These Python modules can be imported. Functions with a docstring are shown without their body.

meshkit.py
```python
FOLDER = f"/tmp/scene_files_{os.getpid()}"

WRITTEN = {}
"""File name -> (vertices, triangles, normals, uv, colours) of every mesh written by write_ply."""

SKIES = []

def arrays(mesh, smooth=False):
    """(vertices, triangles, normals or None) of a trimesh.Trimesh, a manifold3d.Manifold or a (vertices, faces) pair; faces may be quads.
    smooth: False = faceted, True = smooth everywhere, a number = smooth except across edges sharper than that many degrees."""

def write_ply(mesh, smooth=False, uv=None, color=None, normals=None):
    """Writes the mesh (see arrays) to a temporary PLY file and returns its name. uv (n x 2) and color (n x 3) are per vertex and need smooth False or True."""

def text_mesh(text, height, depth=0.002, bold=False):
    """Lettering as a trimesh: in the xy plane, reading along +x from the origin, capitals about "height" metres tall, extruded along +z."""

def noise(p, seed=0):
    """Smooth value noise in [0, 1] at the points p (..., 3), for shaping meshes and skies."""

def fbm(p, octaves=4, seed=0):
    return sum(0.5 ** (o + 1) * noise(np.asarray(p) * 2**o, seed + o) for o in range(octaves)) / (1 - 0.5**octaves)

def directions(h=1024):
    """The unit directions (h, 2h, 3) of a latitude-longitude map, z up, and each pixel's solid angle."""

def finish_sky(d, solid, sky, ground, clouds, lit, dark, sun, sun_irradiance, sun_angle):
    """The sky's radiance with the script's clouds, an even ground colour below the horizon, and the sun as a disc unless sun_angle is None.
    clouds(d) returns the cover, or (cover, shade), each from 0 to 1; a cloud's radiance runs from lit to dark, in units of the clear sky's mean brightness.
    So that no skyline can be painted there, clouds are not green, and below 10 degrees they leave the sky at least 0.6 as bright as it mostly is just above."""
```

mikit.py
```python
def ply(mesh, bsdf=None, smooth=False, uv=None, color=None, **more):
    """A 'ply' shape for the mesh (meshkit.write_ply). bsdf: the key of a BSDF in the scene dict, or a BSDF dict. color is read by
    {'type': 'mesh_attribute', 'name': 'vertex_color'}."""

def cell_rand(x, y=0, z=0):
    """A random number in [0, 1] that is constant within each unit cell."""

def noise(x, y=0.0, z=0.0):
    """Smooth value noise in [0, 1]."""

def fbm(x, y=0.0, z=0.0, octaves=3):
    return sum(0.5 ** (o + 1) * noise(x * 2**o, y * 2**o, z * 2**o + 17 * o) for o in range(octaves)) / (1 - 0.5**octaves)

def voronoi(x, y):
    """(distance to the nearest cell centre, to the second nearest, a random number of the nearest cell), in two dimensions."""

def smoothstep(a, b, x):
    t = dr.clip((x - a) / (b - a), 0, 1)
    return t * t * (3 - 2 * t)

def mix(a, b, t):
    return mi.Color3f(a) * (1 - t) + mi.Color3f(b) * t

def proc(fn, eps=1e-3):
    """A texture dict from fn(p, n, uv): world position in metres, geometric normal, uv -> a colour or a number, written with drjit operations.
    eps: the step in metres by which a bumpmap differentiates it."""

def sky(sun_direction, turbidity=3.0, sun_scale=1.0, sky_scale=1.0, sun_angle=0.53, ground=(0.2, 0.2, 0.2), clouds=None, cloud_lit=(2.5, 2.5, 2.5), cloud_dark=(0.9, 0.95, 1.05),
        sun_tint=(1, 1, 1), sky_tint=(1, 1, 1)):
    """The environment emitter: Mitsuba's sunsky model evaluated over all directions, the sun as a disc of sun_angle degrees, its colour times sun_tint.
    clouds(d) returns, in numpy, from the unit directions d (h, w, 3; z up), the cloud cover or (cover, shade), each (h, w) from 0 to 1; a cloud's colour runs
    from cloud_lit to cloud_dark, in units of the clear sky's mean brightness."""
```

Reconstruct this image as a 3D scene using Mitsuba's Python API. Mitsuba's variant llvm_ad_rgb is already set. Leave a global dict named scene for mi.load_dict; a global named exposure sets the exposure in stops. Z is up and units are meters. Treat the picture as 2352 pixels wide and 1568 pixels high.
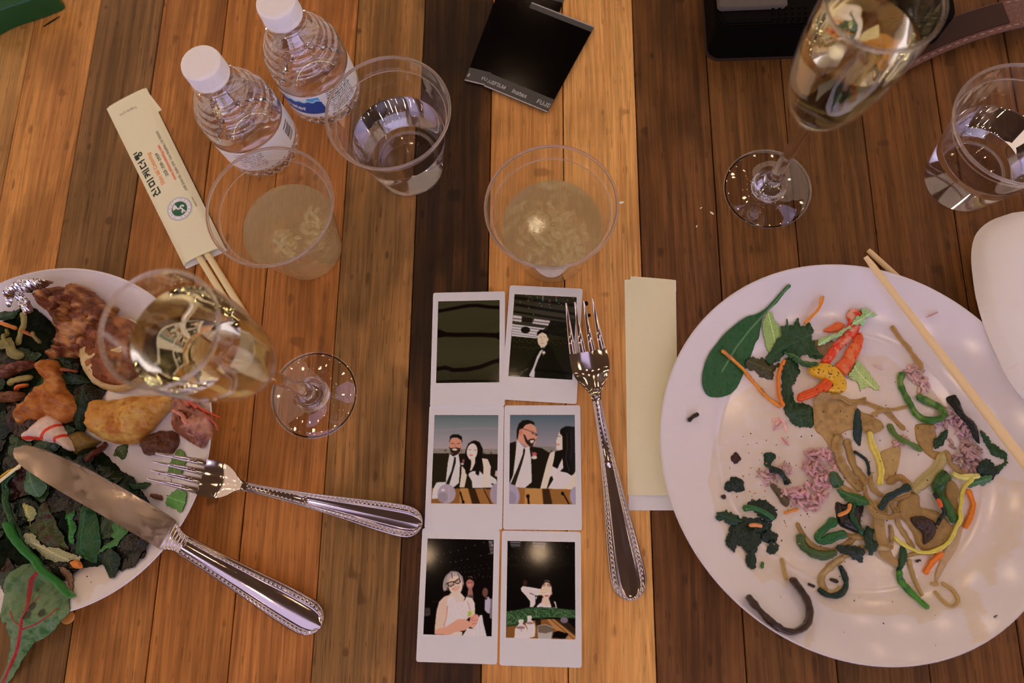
import math, random, numpy as np, trimesh, drjit as dr, mitsuba as mi, mikit, meshkit, shapely
from scipy.spatial import Delaunay
from scipy import ndimage
from shapely.geometry import Polygon, LineString, Point
T = mi.ScalarTransform4f
scene, labels = {'type': 'scene'}, {}
random.seed(7); RNG = np.random.default_rng(7)

# ------------------------------------------------------------------ camera, light, exposure
# 25 mm lens held about half a metre above the table (table top is z = 0, the boards run along y)
CAM = np.array([0.0, 0.0, 0.517446])
FWD = np.array([-0.06875823, 0.24527833, -0.9670113]); UP = np.array([0.0082236, 0.96941172, 0.24530245])
scene['camera'] = {'type': 'thinlens', 'fov': 2 * math.degrees(math.atan(1176 / 1677.06)), 'fov_axis': 'x',
                   'aperture_radius': 0.0026, 'focus_distance': 0.525, 'near_clip': 0.01, 'far_clip': 60.0,
                   'to_world': T().look_at(origin=CAM.tolist(), target=(CAM + FWD).tolist(), up=UP.tolist())}
exposure = 0.36
AMBIENT = (0.60, 0.44, 0.35)          # even warm glow from all sides, in place of the unseen hall
SKYLIGHT = (0.62, 0.52, 0.86)         # violet light of the unseen roof windows
UNSEEN_REAR_LIGHT = (1.05, 0.96, 1.45)         # lavender light of the unseen panel behind the camera
BULB = (29.0, 19.5, 12.0)             # string light bulbs, out of view
scene['unseen_hall_glow'] = {'type': 'constant', 'radiance': {'type': 'rgb', 'value': AMBIENT}}  # constant warm glow standing in for unseen surroundings


# ------------------------------------------------------------------ helpers
def lin(c):
    c = np.asarray(c, float) / 255
    return np.where(c <= 0.04045, c / 12.92, ((c + 0.055) / 1.055) ** 2.4)


ILL = np.array([0.72, 0.58, 0.53])     # how bright a white thing on this table reads in the photograph


def alb(c):
    return np.clip(lin(c) / ILL, 0.004, 0.88)


def walb(c):
    return alb(c) * np.array([1.02, 1.04, 0.80])


def rgb(c):
    return {'type': 'rgb', 'value': [float(v) for v in c]}


def bsdf(key, d):
    scene[key] = d
    return key


def pbr(key, base, rough=0.4, spec=0.5, **kw):
    base = base if isinstance(base, dict) else rgb(base)
    return bsdf(key, {'type': 'principled', 'base_color': base, 'roughness': rough, **({} if 'eta' in kw else {'specular': spec}), **kw})


VC = {'type': 'mesh_attribute', 'name': 'vertex_color'}


def numbered(key):
    if key not in scene and key not in labels:
        return key
    n = 1
    while f'{key}_{n:03d}' in scene or f'{key}_{n:03d}' in labels:
        n += 1
    return f'{key}_{n:03d}'


def tag(key, label=None, cat=None, group=None, kind=None):
    d = {k: v for k, v in (('label', label), ('category', cat), ('group', group), ('kind', kind)) if v}
    if d:
        labels[key] = d
    return key


def thing(name, label, cat, group=None):
    return tag(numbered(name), label, cat, group)


def outward(mesh):
    if isinstance(mesh, trimesh.Trimesh):
        v, f = mesh.vertices - mesh.vertices.mean(0), mesh.faces
        if np.einsum('ij,ij->i', v[f[:, 0]], np.cross(v[f[:, 1]], v[f[:, 2]])).sum() < 0:
            mesh = mesh.copy(); mesh.faces = mesh.faces[:, ::-1]
    return mesh


def put(key, mesh, mat, smooth=False, label=None, kind=None, **kw):
    key = numbered(key)
    scene[key] = mikit.ply(mesh, mat, smooth=smooth, **kw)
    if label or kind:
        tag(key, label, None, None, kind)
    return key


def obj(name, mesh, mat, label, cat, group=None, smooth=False, kind=None, **kw):
    key = numbered(name)
    scene[key] = mikit.ply(mesh, mat, smooth=smooth, **kw)
    return tag(key, label, cat, group, kind)


def moved(mesh, m):
    mesh = mesh.copy(); mesh.apply_transform(m); return mesh


def rotz(a, loc=(0, 0, 0)):
    m = np.eye(4); c, s = math.cos(a), math.sin(a); m[:2, :2] = [[c, -s], [s, c]]; m[:3, 3] = loc; return m


def frame(a, b, length):
    """Matrix that lays a thing modelled along +x (0..length, z up) from point a to point b."""
    a, b = np.array(a, float), np.array(b, float); x = b - a; s = np.linalg.norm(x) / length; x /= np.linalg.norm(x)
    y = np.cross([0, 0, 1], x); y /= np.linalg.norm(y); z = np.cross(x, y)
    m = np.eye(4); m[:3, 0], m[:3, 1], m[:3, 2], m[:3, 3] = x * s, y * s, z * s, a
    return m


def box(x0, x1, y0, y1, z0, z1):
    m = trimesh.creation.box((x1 - x0, y1 - y0, z1 - z0)); m.apply_translation(((x0 + x1) / 2, (y0 + y1) / 2, (z0 + z1) / 2)); return m


def join(ms):
    return trimesh.util.concatenate(ms)


def grid_faces(n, m, closed=False):
    """Quads of an n x m vertex grid as triangles; closed joins the last column to the first."""
    i, j = np.meshgrid(np.arange(n - 1), np.arange(m if closed else m - 1), indexing='ij'); k = (j + 1) % m
    q = np.stack([i * m + j, i * m + k, (i + 1) * m + k, (i + 1) * m + j], -1).reshape(-1, 4)
    return np.vstack([q[:, [0, 1, 2]], q[:, [0, 2, 3]]])


def lathe(profile, n=96, loc=(0, 0, 0)):
    p = np.array(profile, float); a = np.arange(n) * 2 * np.pi / n
    v = np.stack([p[:, None, 0] * np.cos(a), p[:, None, 0] * np.sin(a), np.repeat(p[:, 1:2], n, 1)], -1).reshape(-1, 3) + loc
    m = trimesh.Trimesh(v, grid_faces(len(p), n, True), process=False)
    m.merge_vertices(); m.update_faces(m.nondegenerate_faces()); return m


def spline(pts, n):
    """Catmull-Rom curve through the points, n samples even in length."""
    p = np.array(pts, float)
    if len(p) == 2:
        return p[0] + (p[1] - p[0]) * np.linspace(0, 1, n)[:, None]
    q = np.vstack([2 * p[0] - p[1], p, 2 * p[-1] - p[-2]]); out = []
    for i in range(1, len(q) - 2):
        t = np.linspace(0, 1, 24, endpoint=False)[:, None]; a, b, c, d = q[i - 1:i + 3]
        out.append(0.5 * (2 * b + (c - a) * t + (2 * a - 5 * b + 4 * c - d) * t * t + (3 * b - a - 3 * c + d) * t ** 3))
    out = np.vstack(out + [p[-1:]]); s = np.r_[0, np.cumsum(np.linalg.norm(np.diff(out, axis=0), axis=1))]
    u = np.linspace(0, s[-1], n)
    return np.stack([np.interp(u, s, out[:, k]) for k in range(p.shape[1])], -1)


def tube(pts, rw, rh, sides=10, up=(0, 0, 1)):
    """A tube of elliptical section (half width rw, half height rh, arrays or numbers) along a polyline, closed at its ends."""
    p = np.array(pts, float); n = len(p); t = np.gradient(p, axis=0); t /= np.linalg.norm(t, axis=1, keepdims=True) + 1e-12
    s = np.cross(np.broadcast_to(up, p.shape), t); s /= np.linalg.norm(s, axis=1, keepdims=True) + 1e-12; u = np.cross(t, s)
    a = np.arange(sides) * 2 * np.pi / sides; rw, rh = np.broadcast_to(rw, n), np.broadcast_to(rh, n)
    v = p[:, None] + (rw[:, None] * np.cos(a))[..., None] * s[:, None] + (rh[:, None] * np.sin(a))[..., None] * u[:, None]
    v = np.vstack([v.reshape(-1, 3), p[:1], p[-1:]]); f = [grid_faces(n, sides, True)]
    j = np.arange(sides); k = (j + 1) % sides
    f.append(np.stack([np.full(sides, n * sides), k, j], -1)); f.append(np.stack([np.full(sides, n * sides + 1), (n - 1) * sides + j, (n - 1) * sides + k], -1))
    return trimesh.Trimesh(v, np.vstack(f), process=False)


def slab(poly, z0, z1, r=0.0):
    """Extruded shapely polygon with an optional small chamfer at its top edge."""
    if r:
        a = trimesh.creation.extrude_polygon(poly, z1 - z0 - r); a.apply_translation((0, 0, z0))
        inner = poly.buffer(-r); b = trimesh.creation.extrude_polygon(inner, r); b.apply_translation((0, 0, z1 - r))
        return join([a, b])
    m = trimesh.creation.extrude_polygon(poly, z1 - z0); m.apply_translation((0, 0, z0)); return m


def grid_pad(poly, step, smooth=True, jag=0, seed=0):
    """Triangulates a closed outline (n x 2) with inner points: vertices, triangles, distance to the outline."""
    ring = _closed(np.array(poly, float)) if smooth else np.array(poly, float)
    line = LineString(np.vstack([ring, ring[:1]])); n = max(12, int(line.length / step))
    b = np.array([line.interpolate(i / n, normalized=True).coords[0] for i in range(n)])
    if jag:      # ragged edge
        t = np.roll(b, -1, 0) - np.roll(b, 1, 0); t /= np.linalg.norm(t, axis=1, keepdims=True) + 1e-12; q = np.c_[b * 1000, np.zeros(n)]
        b = b + np.stack([t[:, 1], -t[:, 0]], -1) * (jag * 2.4 * (meshkit.fbm(q * 0.35, 3, seed) - 0.5) + jag * 1.0 * (meshkit.noise(q * 1.1, seed + 4) - 0.5))[:, None]
    pg = Polygon(b).buffer(0)
    if pg.geom_type == 'MultiPolygon':
        pg = max(pg.geoms, key=lambda g: g.area); b = np.array(pg.exterior.coords)[:-1]
    x0, y0, x1, y1 = pg.bounds
    gx, gy = np.meshgrid(np.arange(x0, x1, step), np.arange(y0, y1, step * 0.87)); gx[1::2] += step / 2
    g = np.stack([gx.ravel(), gy.ravel()], -1); g += RNG.uniform(-0.12, 0.12, g.shape) * step
    inner = pg.buffer(-step * 0.55)
    g = g[shapely.contains_xy(inner, g[:, 0], g[:, 1])] if not inner.is_empty else g[:0]
    v = np.vstack([b, g]); f = Delaunay(v).simplices; c = v[f].mean(1); f = f[shapely.contains_xy(pg, c[:, 0], c[:, 1])]
    a = v[f]; cr = (a[:, 1, 0] - a[:, 0, 0]) * (a[:, 2, 1] - a[:, 0, 1]) - (a[:, 1, 1] - a[:, 0, 1]) * (a[:, 2, 0] - a[:, 0, 0])
    f = np.where(cr[:, None] < 0, f[:, ::-1], f); f = f[np.abs(cr) > 1e-13]
    d = shapely.distance(pg.exterior, shapely.points(v)); d[:len(b)] = 0
    return v, f, d, len(b)


def _closed(p):
    q = np.vstack([p[-1:], p, p[:2]]); out = []
    for i in range(1, len(q) - 2):
        t = np.linspace(0, 1, 10, endpoint=False)[:, None]; a, b, c, d = q[i - 1:i + 3]
        out.append(0.5 * (2 * b + (c - a) * t + (2 * a - 5 * b + 4 * c - d) * t * t + (3 * b - a - 3 * c + d) * t ** 3))
    return np.vstack(out)


def solid_pad(v, f, nb, top, bottom):
    """Closed mesh from a flat triangulation with a top and a bottom height per vertex (the outline is the first nb vertices)."""
    n = len(v); vv = np.vstack([np.c_[v, top], np.c_[v, bottom]]); i = np.arange(nb); k = (i + 1) % nb
    side = np.vstack([np.stack([i, n + i, n + k], -1), np.stack([i, n + k, k], -1)])
    return trimesh.Trimesh(vv, np.vstack([f, f[:, ::-1] + n, side]), process=False)


def lettering(text, height, m, depth=0.00008, bold=False, center=False):
    t = meshkit.text_mesh(text, height, depth, bold)
    if center:
        t.apply_translation((-t.bounds[:, 0].mean(), 0, 0))
    t.apply_transform(m); return t


# ------------------------------------------------------------------ materials
PLANK0, PLANKW = -0.4555, 0.0572
# board colours in the photograph, left to right: main tone, streak tone, tone of cloudy patches
PLANKS = {-4: ((150, 96, 54), (118, 70, 36), (132, 90, 50)), -3: ((120, 76, 44), (92, 54, 28), (104, 64, 36)), -2: ((158, 102, 58), (122, 74, 38), (146, 100, 60)),
          -1: ((160, 106, 62), (128, 80, 42), (150, 104, 62)), 0: ((178, 114, 64), (140, 82, 40), (166, 102, 58)), 1: ((108, 70, 40), (74, 44, 22), (128, 84, 54)),
          2: ((160, 98, 52), (120, 66, 32), (134, 78, 40)), 3: ((158, 94, 48), (112, 62, 28), (140, 82, 42)), 4: ((164, 98, 54), (126, 70, 34), (148, 90, 54)),
          5: ((122, 82, 50), (86, 54, 30), (148, 96, 58)), 6: ((52, 27, 12), (24, 12, 5), (84, 46, 20)), 7: ((182, 120, 72), (158, 98, 54), (174, 112, 66)),
          8: ((192, 132, 82), (168, 106, 60), (184, 122, 74)), 9: ((108, 62, 32), (70, 38, 18), (126, 76, 44)), 10: ((112, 68, 36), (74, 42, 20), (126, 76, 42)),
          11: ((112, 68, 37), (78, 45, 22), (98, 62, 38)), 12: ((122, 72, 38), (84, 48, 24), (110, 66, 38)), 13: ((128, 76, 42), (92, 54, 28), (116, 70, 40)),
          14: ((122, 74, 40), (88, 50, 26), (108, 64, 36)), 15: ((116, 70, 38), (80, 46, 24), (104, 62, 34)), 16: ((122, 74, 40), (88, 50, 26), (108, 64, 36)), 17: ((116, 70, 38), (80, 46, 24), (104, 62, 34))}


def plank_color(p, n, uv):
    i = dr.floor((p.x - PLANK0) / PLANKW)
    a, b, c = (mi.Color3f(*[float(v) for v in walb(PLANKS[7][k])]) for k in range(3))
    for k, cols in PLANKS.items():
        on = (i > k - 0.5) & (i < k + 0.5)
        a, b, c = (dr.select(on, mi.Color3f(*[float(v) for v in walb(cols[j])]), w) for j, w in enumerate((a, b, c)))
    warp = 0.004 * (mikit.noise(p.x * 30, p.y * 9, i) - 0.5)
    x = p.x + warp
    cloud = mikit.smoothstep(0.46, 0.72, mikit.fbm(x * 38, p.y * 9 + i * 7.1, 3.0, 3))
    streak = mikit.smoothstep(0.42, 0.74, mikit.fbm(x * 260, p.y * 9 + i * 3.7, i, 3))
    fine = mikit.fbm(x * 900, p.y * 26, i + 5.0, 3)
    pores = mikit.smoothstep(0.80, 0.90, mikit.noise(x * 1700, p.y * 90, i))
    knot = mikit.smoothstep(0.90, 0.97, mikit.noise(p.x * 150 + 3.0, p.y * 60, i * 2.0 + 1))
    col = mikit.mix(a, c, cloud * 0.8)
    smoke = mikit.smoothstep(0.50, 0.76, mikit.fbm(x * 26 + i * 3.3, p.y * 13, i * 1.7, 4))
    col = mikit.mix(col, b, streak * 0.62)
    col = mikit.mix(col, b * 0.72, smoke * 0.62)
    glow = mikit.smoothstep(0.58, 0.80, mikit.fbm(x * 34 + 9.0, p.y * 16 + i, 8.0, 3))
    col = mikit.mix(col, dr.maximum(a, c) * 1.12, glow * 0.5)
    col = col * (0.62 + 0.76 * fine)
    col = mikit.mix(col, b * 0.6, pores * 0.5)
    col = mikit.mix(col, b * 0.55, knot * 0.6)
    return dr.select(i > 8.5, col * 0.72, col)       # the boards from there on are a darker tone


def plank_bump(p, n, uv):
    return 0.5 * mikit.fbm(p.x * 700, p.y * 18, 1.0, 2) + 0.5 * mikit.noise(p.x * 60, p.y * 12, 4.0)


pbr('plank_wood', mikit.proc(plank_color), 0.38, 0.24)
pbr('dark_wood', alb((58, 36, 20)), 0.6)
pbr('gap_dark', (0.012, 0.008, 0.006), 0.9, 0.1)
pbr('porcelain', VC, 0.13, 0.55, clearcoat=0.5, clearcoat_gloss=0.9)
pbr('food', VC, 0.18, 0.4); pbr('translucent', VC, 0.18, spec_trans=0.45, eta=1.25)
pbr('fried', VC, 0.40, 0.4); pbr('matte_bed', VC, 0.8, 0.08)
pbr('leafy', VC, 0.22, 0.4)
pbr('print_gloss', VC, 0.07, 0.22)
pbr('card_white', alb((194, 180, 176)), 0.22, 0.5)
pbr('paper_cream', alb((222, 193, 154)), 0.75, 0.2)
pbr('paper_white', alb((205, 190, 188)), 0.8, 0.2)
pbr('ink_black', (0.012, 0.025, 0.016), 0.6); pbr('ink_grey', alb((138, 124, 104)), 0.7); pbr('ink_orange', alb((235, 130, 75)), 0.6); pbr('ink_red', alb((238, 105, 80)), 0.6)
pbr('ink_green', alb((18, 78, 50)), 0.5); pbr('ink_ring', alb((150, 150, 152)), 0.6); pbr('ink_white', alb((214, 198, 196)), 0.6)
pbr('silver', (0.68, 0.60, 0.54), 0.10, 0.5, metallic=1.0)


def blade_wear(p, n, uv):
    return 0.11 + 0.09 * mikit.smoothstep(0.35, 0.75, mikit.fbm(p.x * 160, p.y * 160, 2.0, 3)) + 0.12 * mikit.noise((p.x + p.y) * 2400, (p.x - p.y) * 300, 1.0)


pbr('silver_blade', (0.54, 0.455, 0.41), 0.2, 0.5, metallic=1.0)
scene['silver_blade']['roughness'] = mikit.proc(blade_wear)
pbr('foil', (0.86, 0.85, 0.88), 0.16, 0.5, metallic=1.0)
pbr('film_black', (0.0015, 0.001, 0.0012), 0.12, 0.2); pbr('film_grey', alb((64, 58, 52)), 0.5, 0.3); pbr('film_edge', alb((150, 132, 128)), 0.5); pbr('film_print', alb((150, 140, 132)), 0.5)
pbr('case_black', (0.0022, 0.0014, 0.0014), 0.6, 0.08); pbr('case_panel', alb((74, 62, 56)), 0.5); pbr('case_trim', alb((46, 28, 18)), 0.5)


def leather(p, n, uv):
    return mikit.mix(alb((112, 76, 64)).tolist(), alb((92, 58, 48)).tolist(), mikit.noise(p.x * 900, p.y * 900, p.z * 900))


pbr('leather_tan', mikit.proc(leather), 0.7, 0.25); pbr('leather_dark', alb((52, 28, 20)), 0.5, 0.3); pbr('thread', alb((150, 116, 100)), 0.8)
pbr('chopstick_wood', alb((208, 170, 124)), 0.5, 0.3); pbr('chopstick_raw', alb((218, 180, 134)), 0.5, 0.3)
pbr('cap_plastic', alb((208, 196, 200)), 0.35, 0.5); pbr('label_film', VC, 0.25, 0.5)
pbr('napkin_cloth', alb((212, 192, 188)), 0.9, 0.1, sheen=0.3)
pbr('rice_pale', alb((232, 202, 156)), 0.4); pbr('green_gloss', alb((8, 62, 26)), 0.3)
bsdf('cup_plastic', {'type': 'thindielectric', 'int_ior': 1.42, 'specular_reflectance': rgb((0.95, 0.9, 0.9))})
bsdf('bottle_plastic', {'type': 'thindielectric', 'int_ior': 1.9})
bsdf('glass_sheet', {'type': 'thindielectric', 'int_ior': 1.5})
bsdf('glass', {'type': 'dielectric', 'int_ior': 1.5, 'ext_ior': 1.0})
bsdf('rim_plastic', {'type': 'principled', 'base_color': rgb((0.90, 0.82, 0.75)), 'roughness': 0.07, 'spec_trans': 0.84, 'eta': 1.45})
bsdf('water', {'type': 'dielectric', 'int_ior': 1.33, 'ext_ior': 1.0})
bsdf('wine', {'type': 'dielectric', 'int_ior': 1.34, 'ext_ior': 1.0, 'specular_transmittance': rgb((0.955, 0.915, 0.72))})
bsdf('sweet_rice_drink', {'type': 'dielectric', 'int_ior': 1.335, 'ext_ior': 1.0, 'specular_transmittance': rgb((0.97, 0.93, 0.84))})

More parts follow.
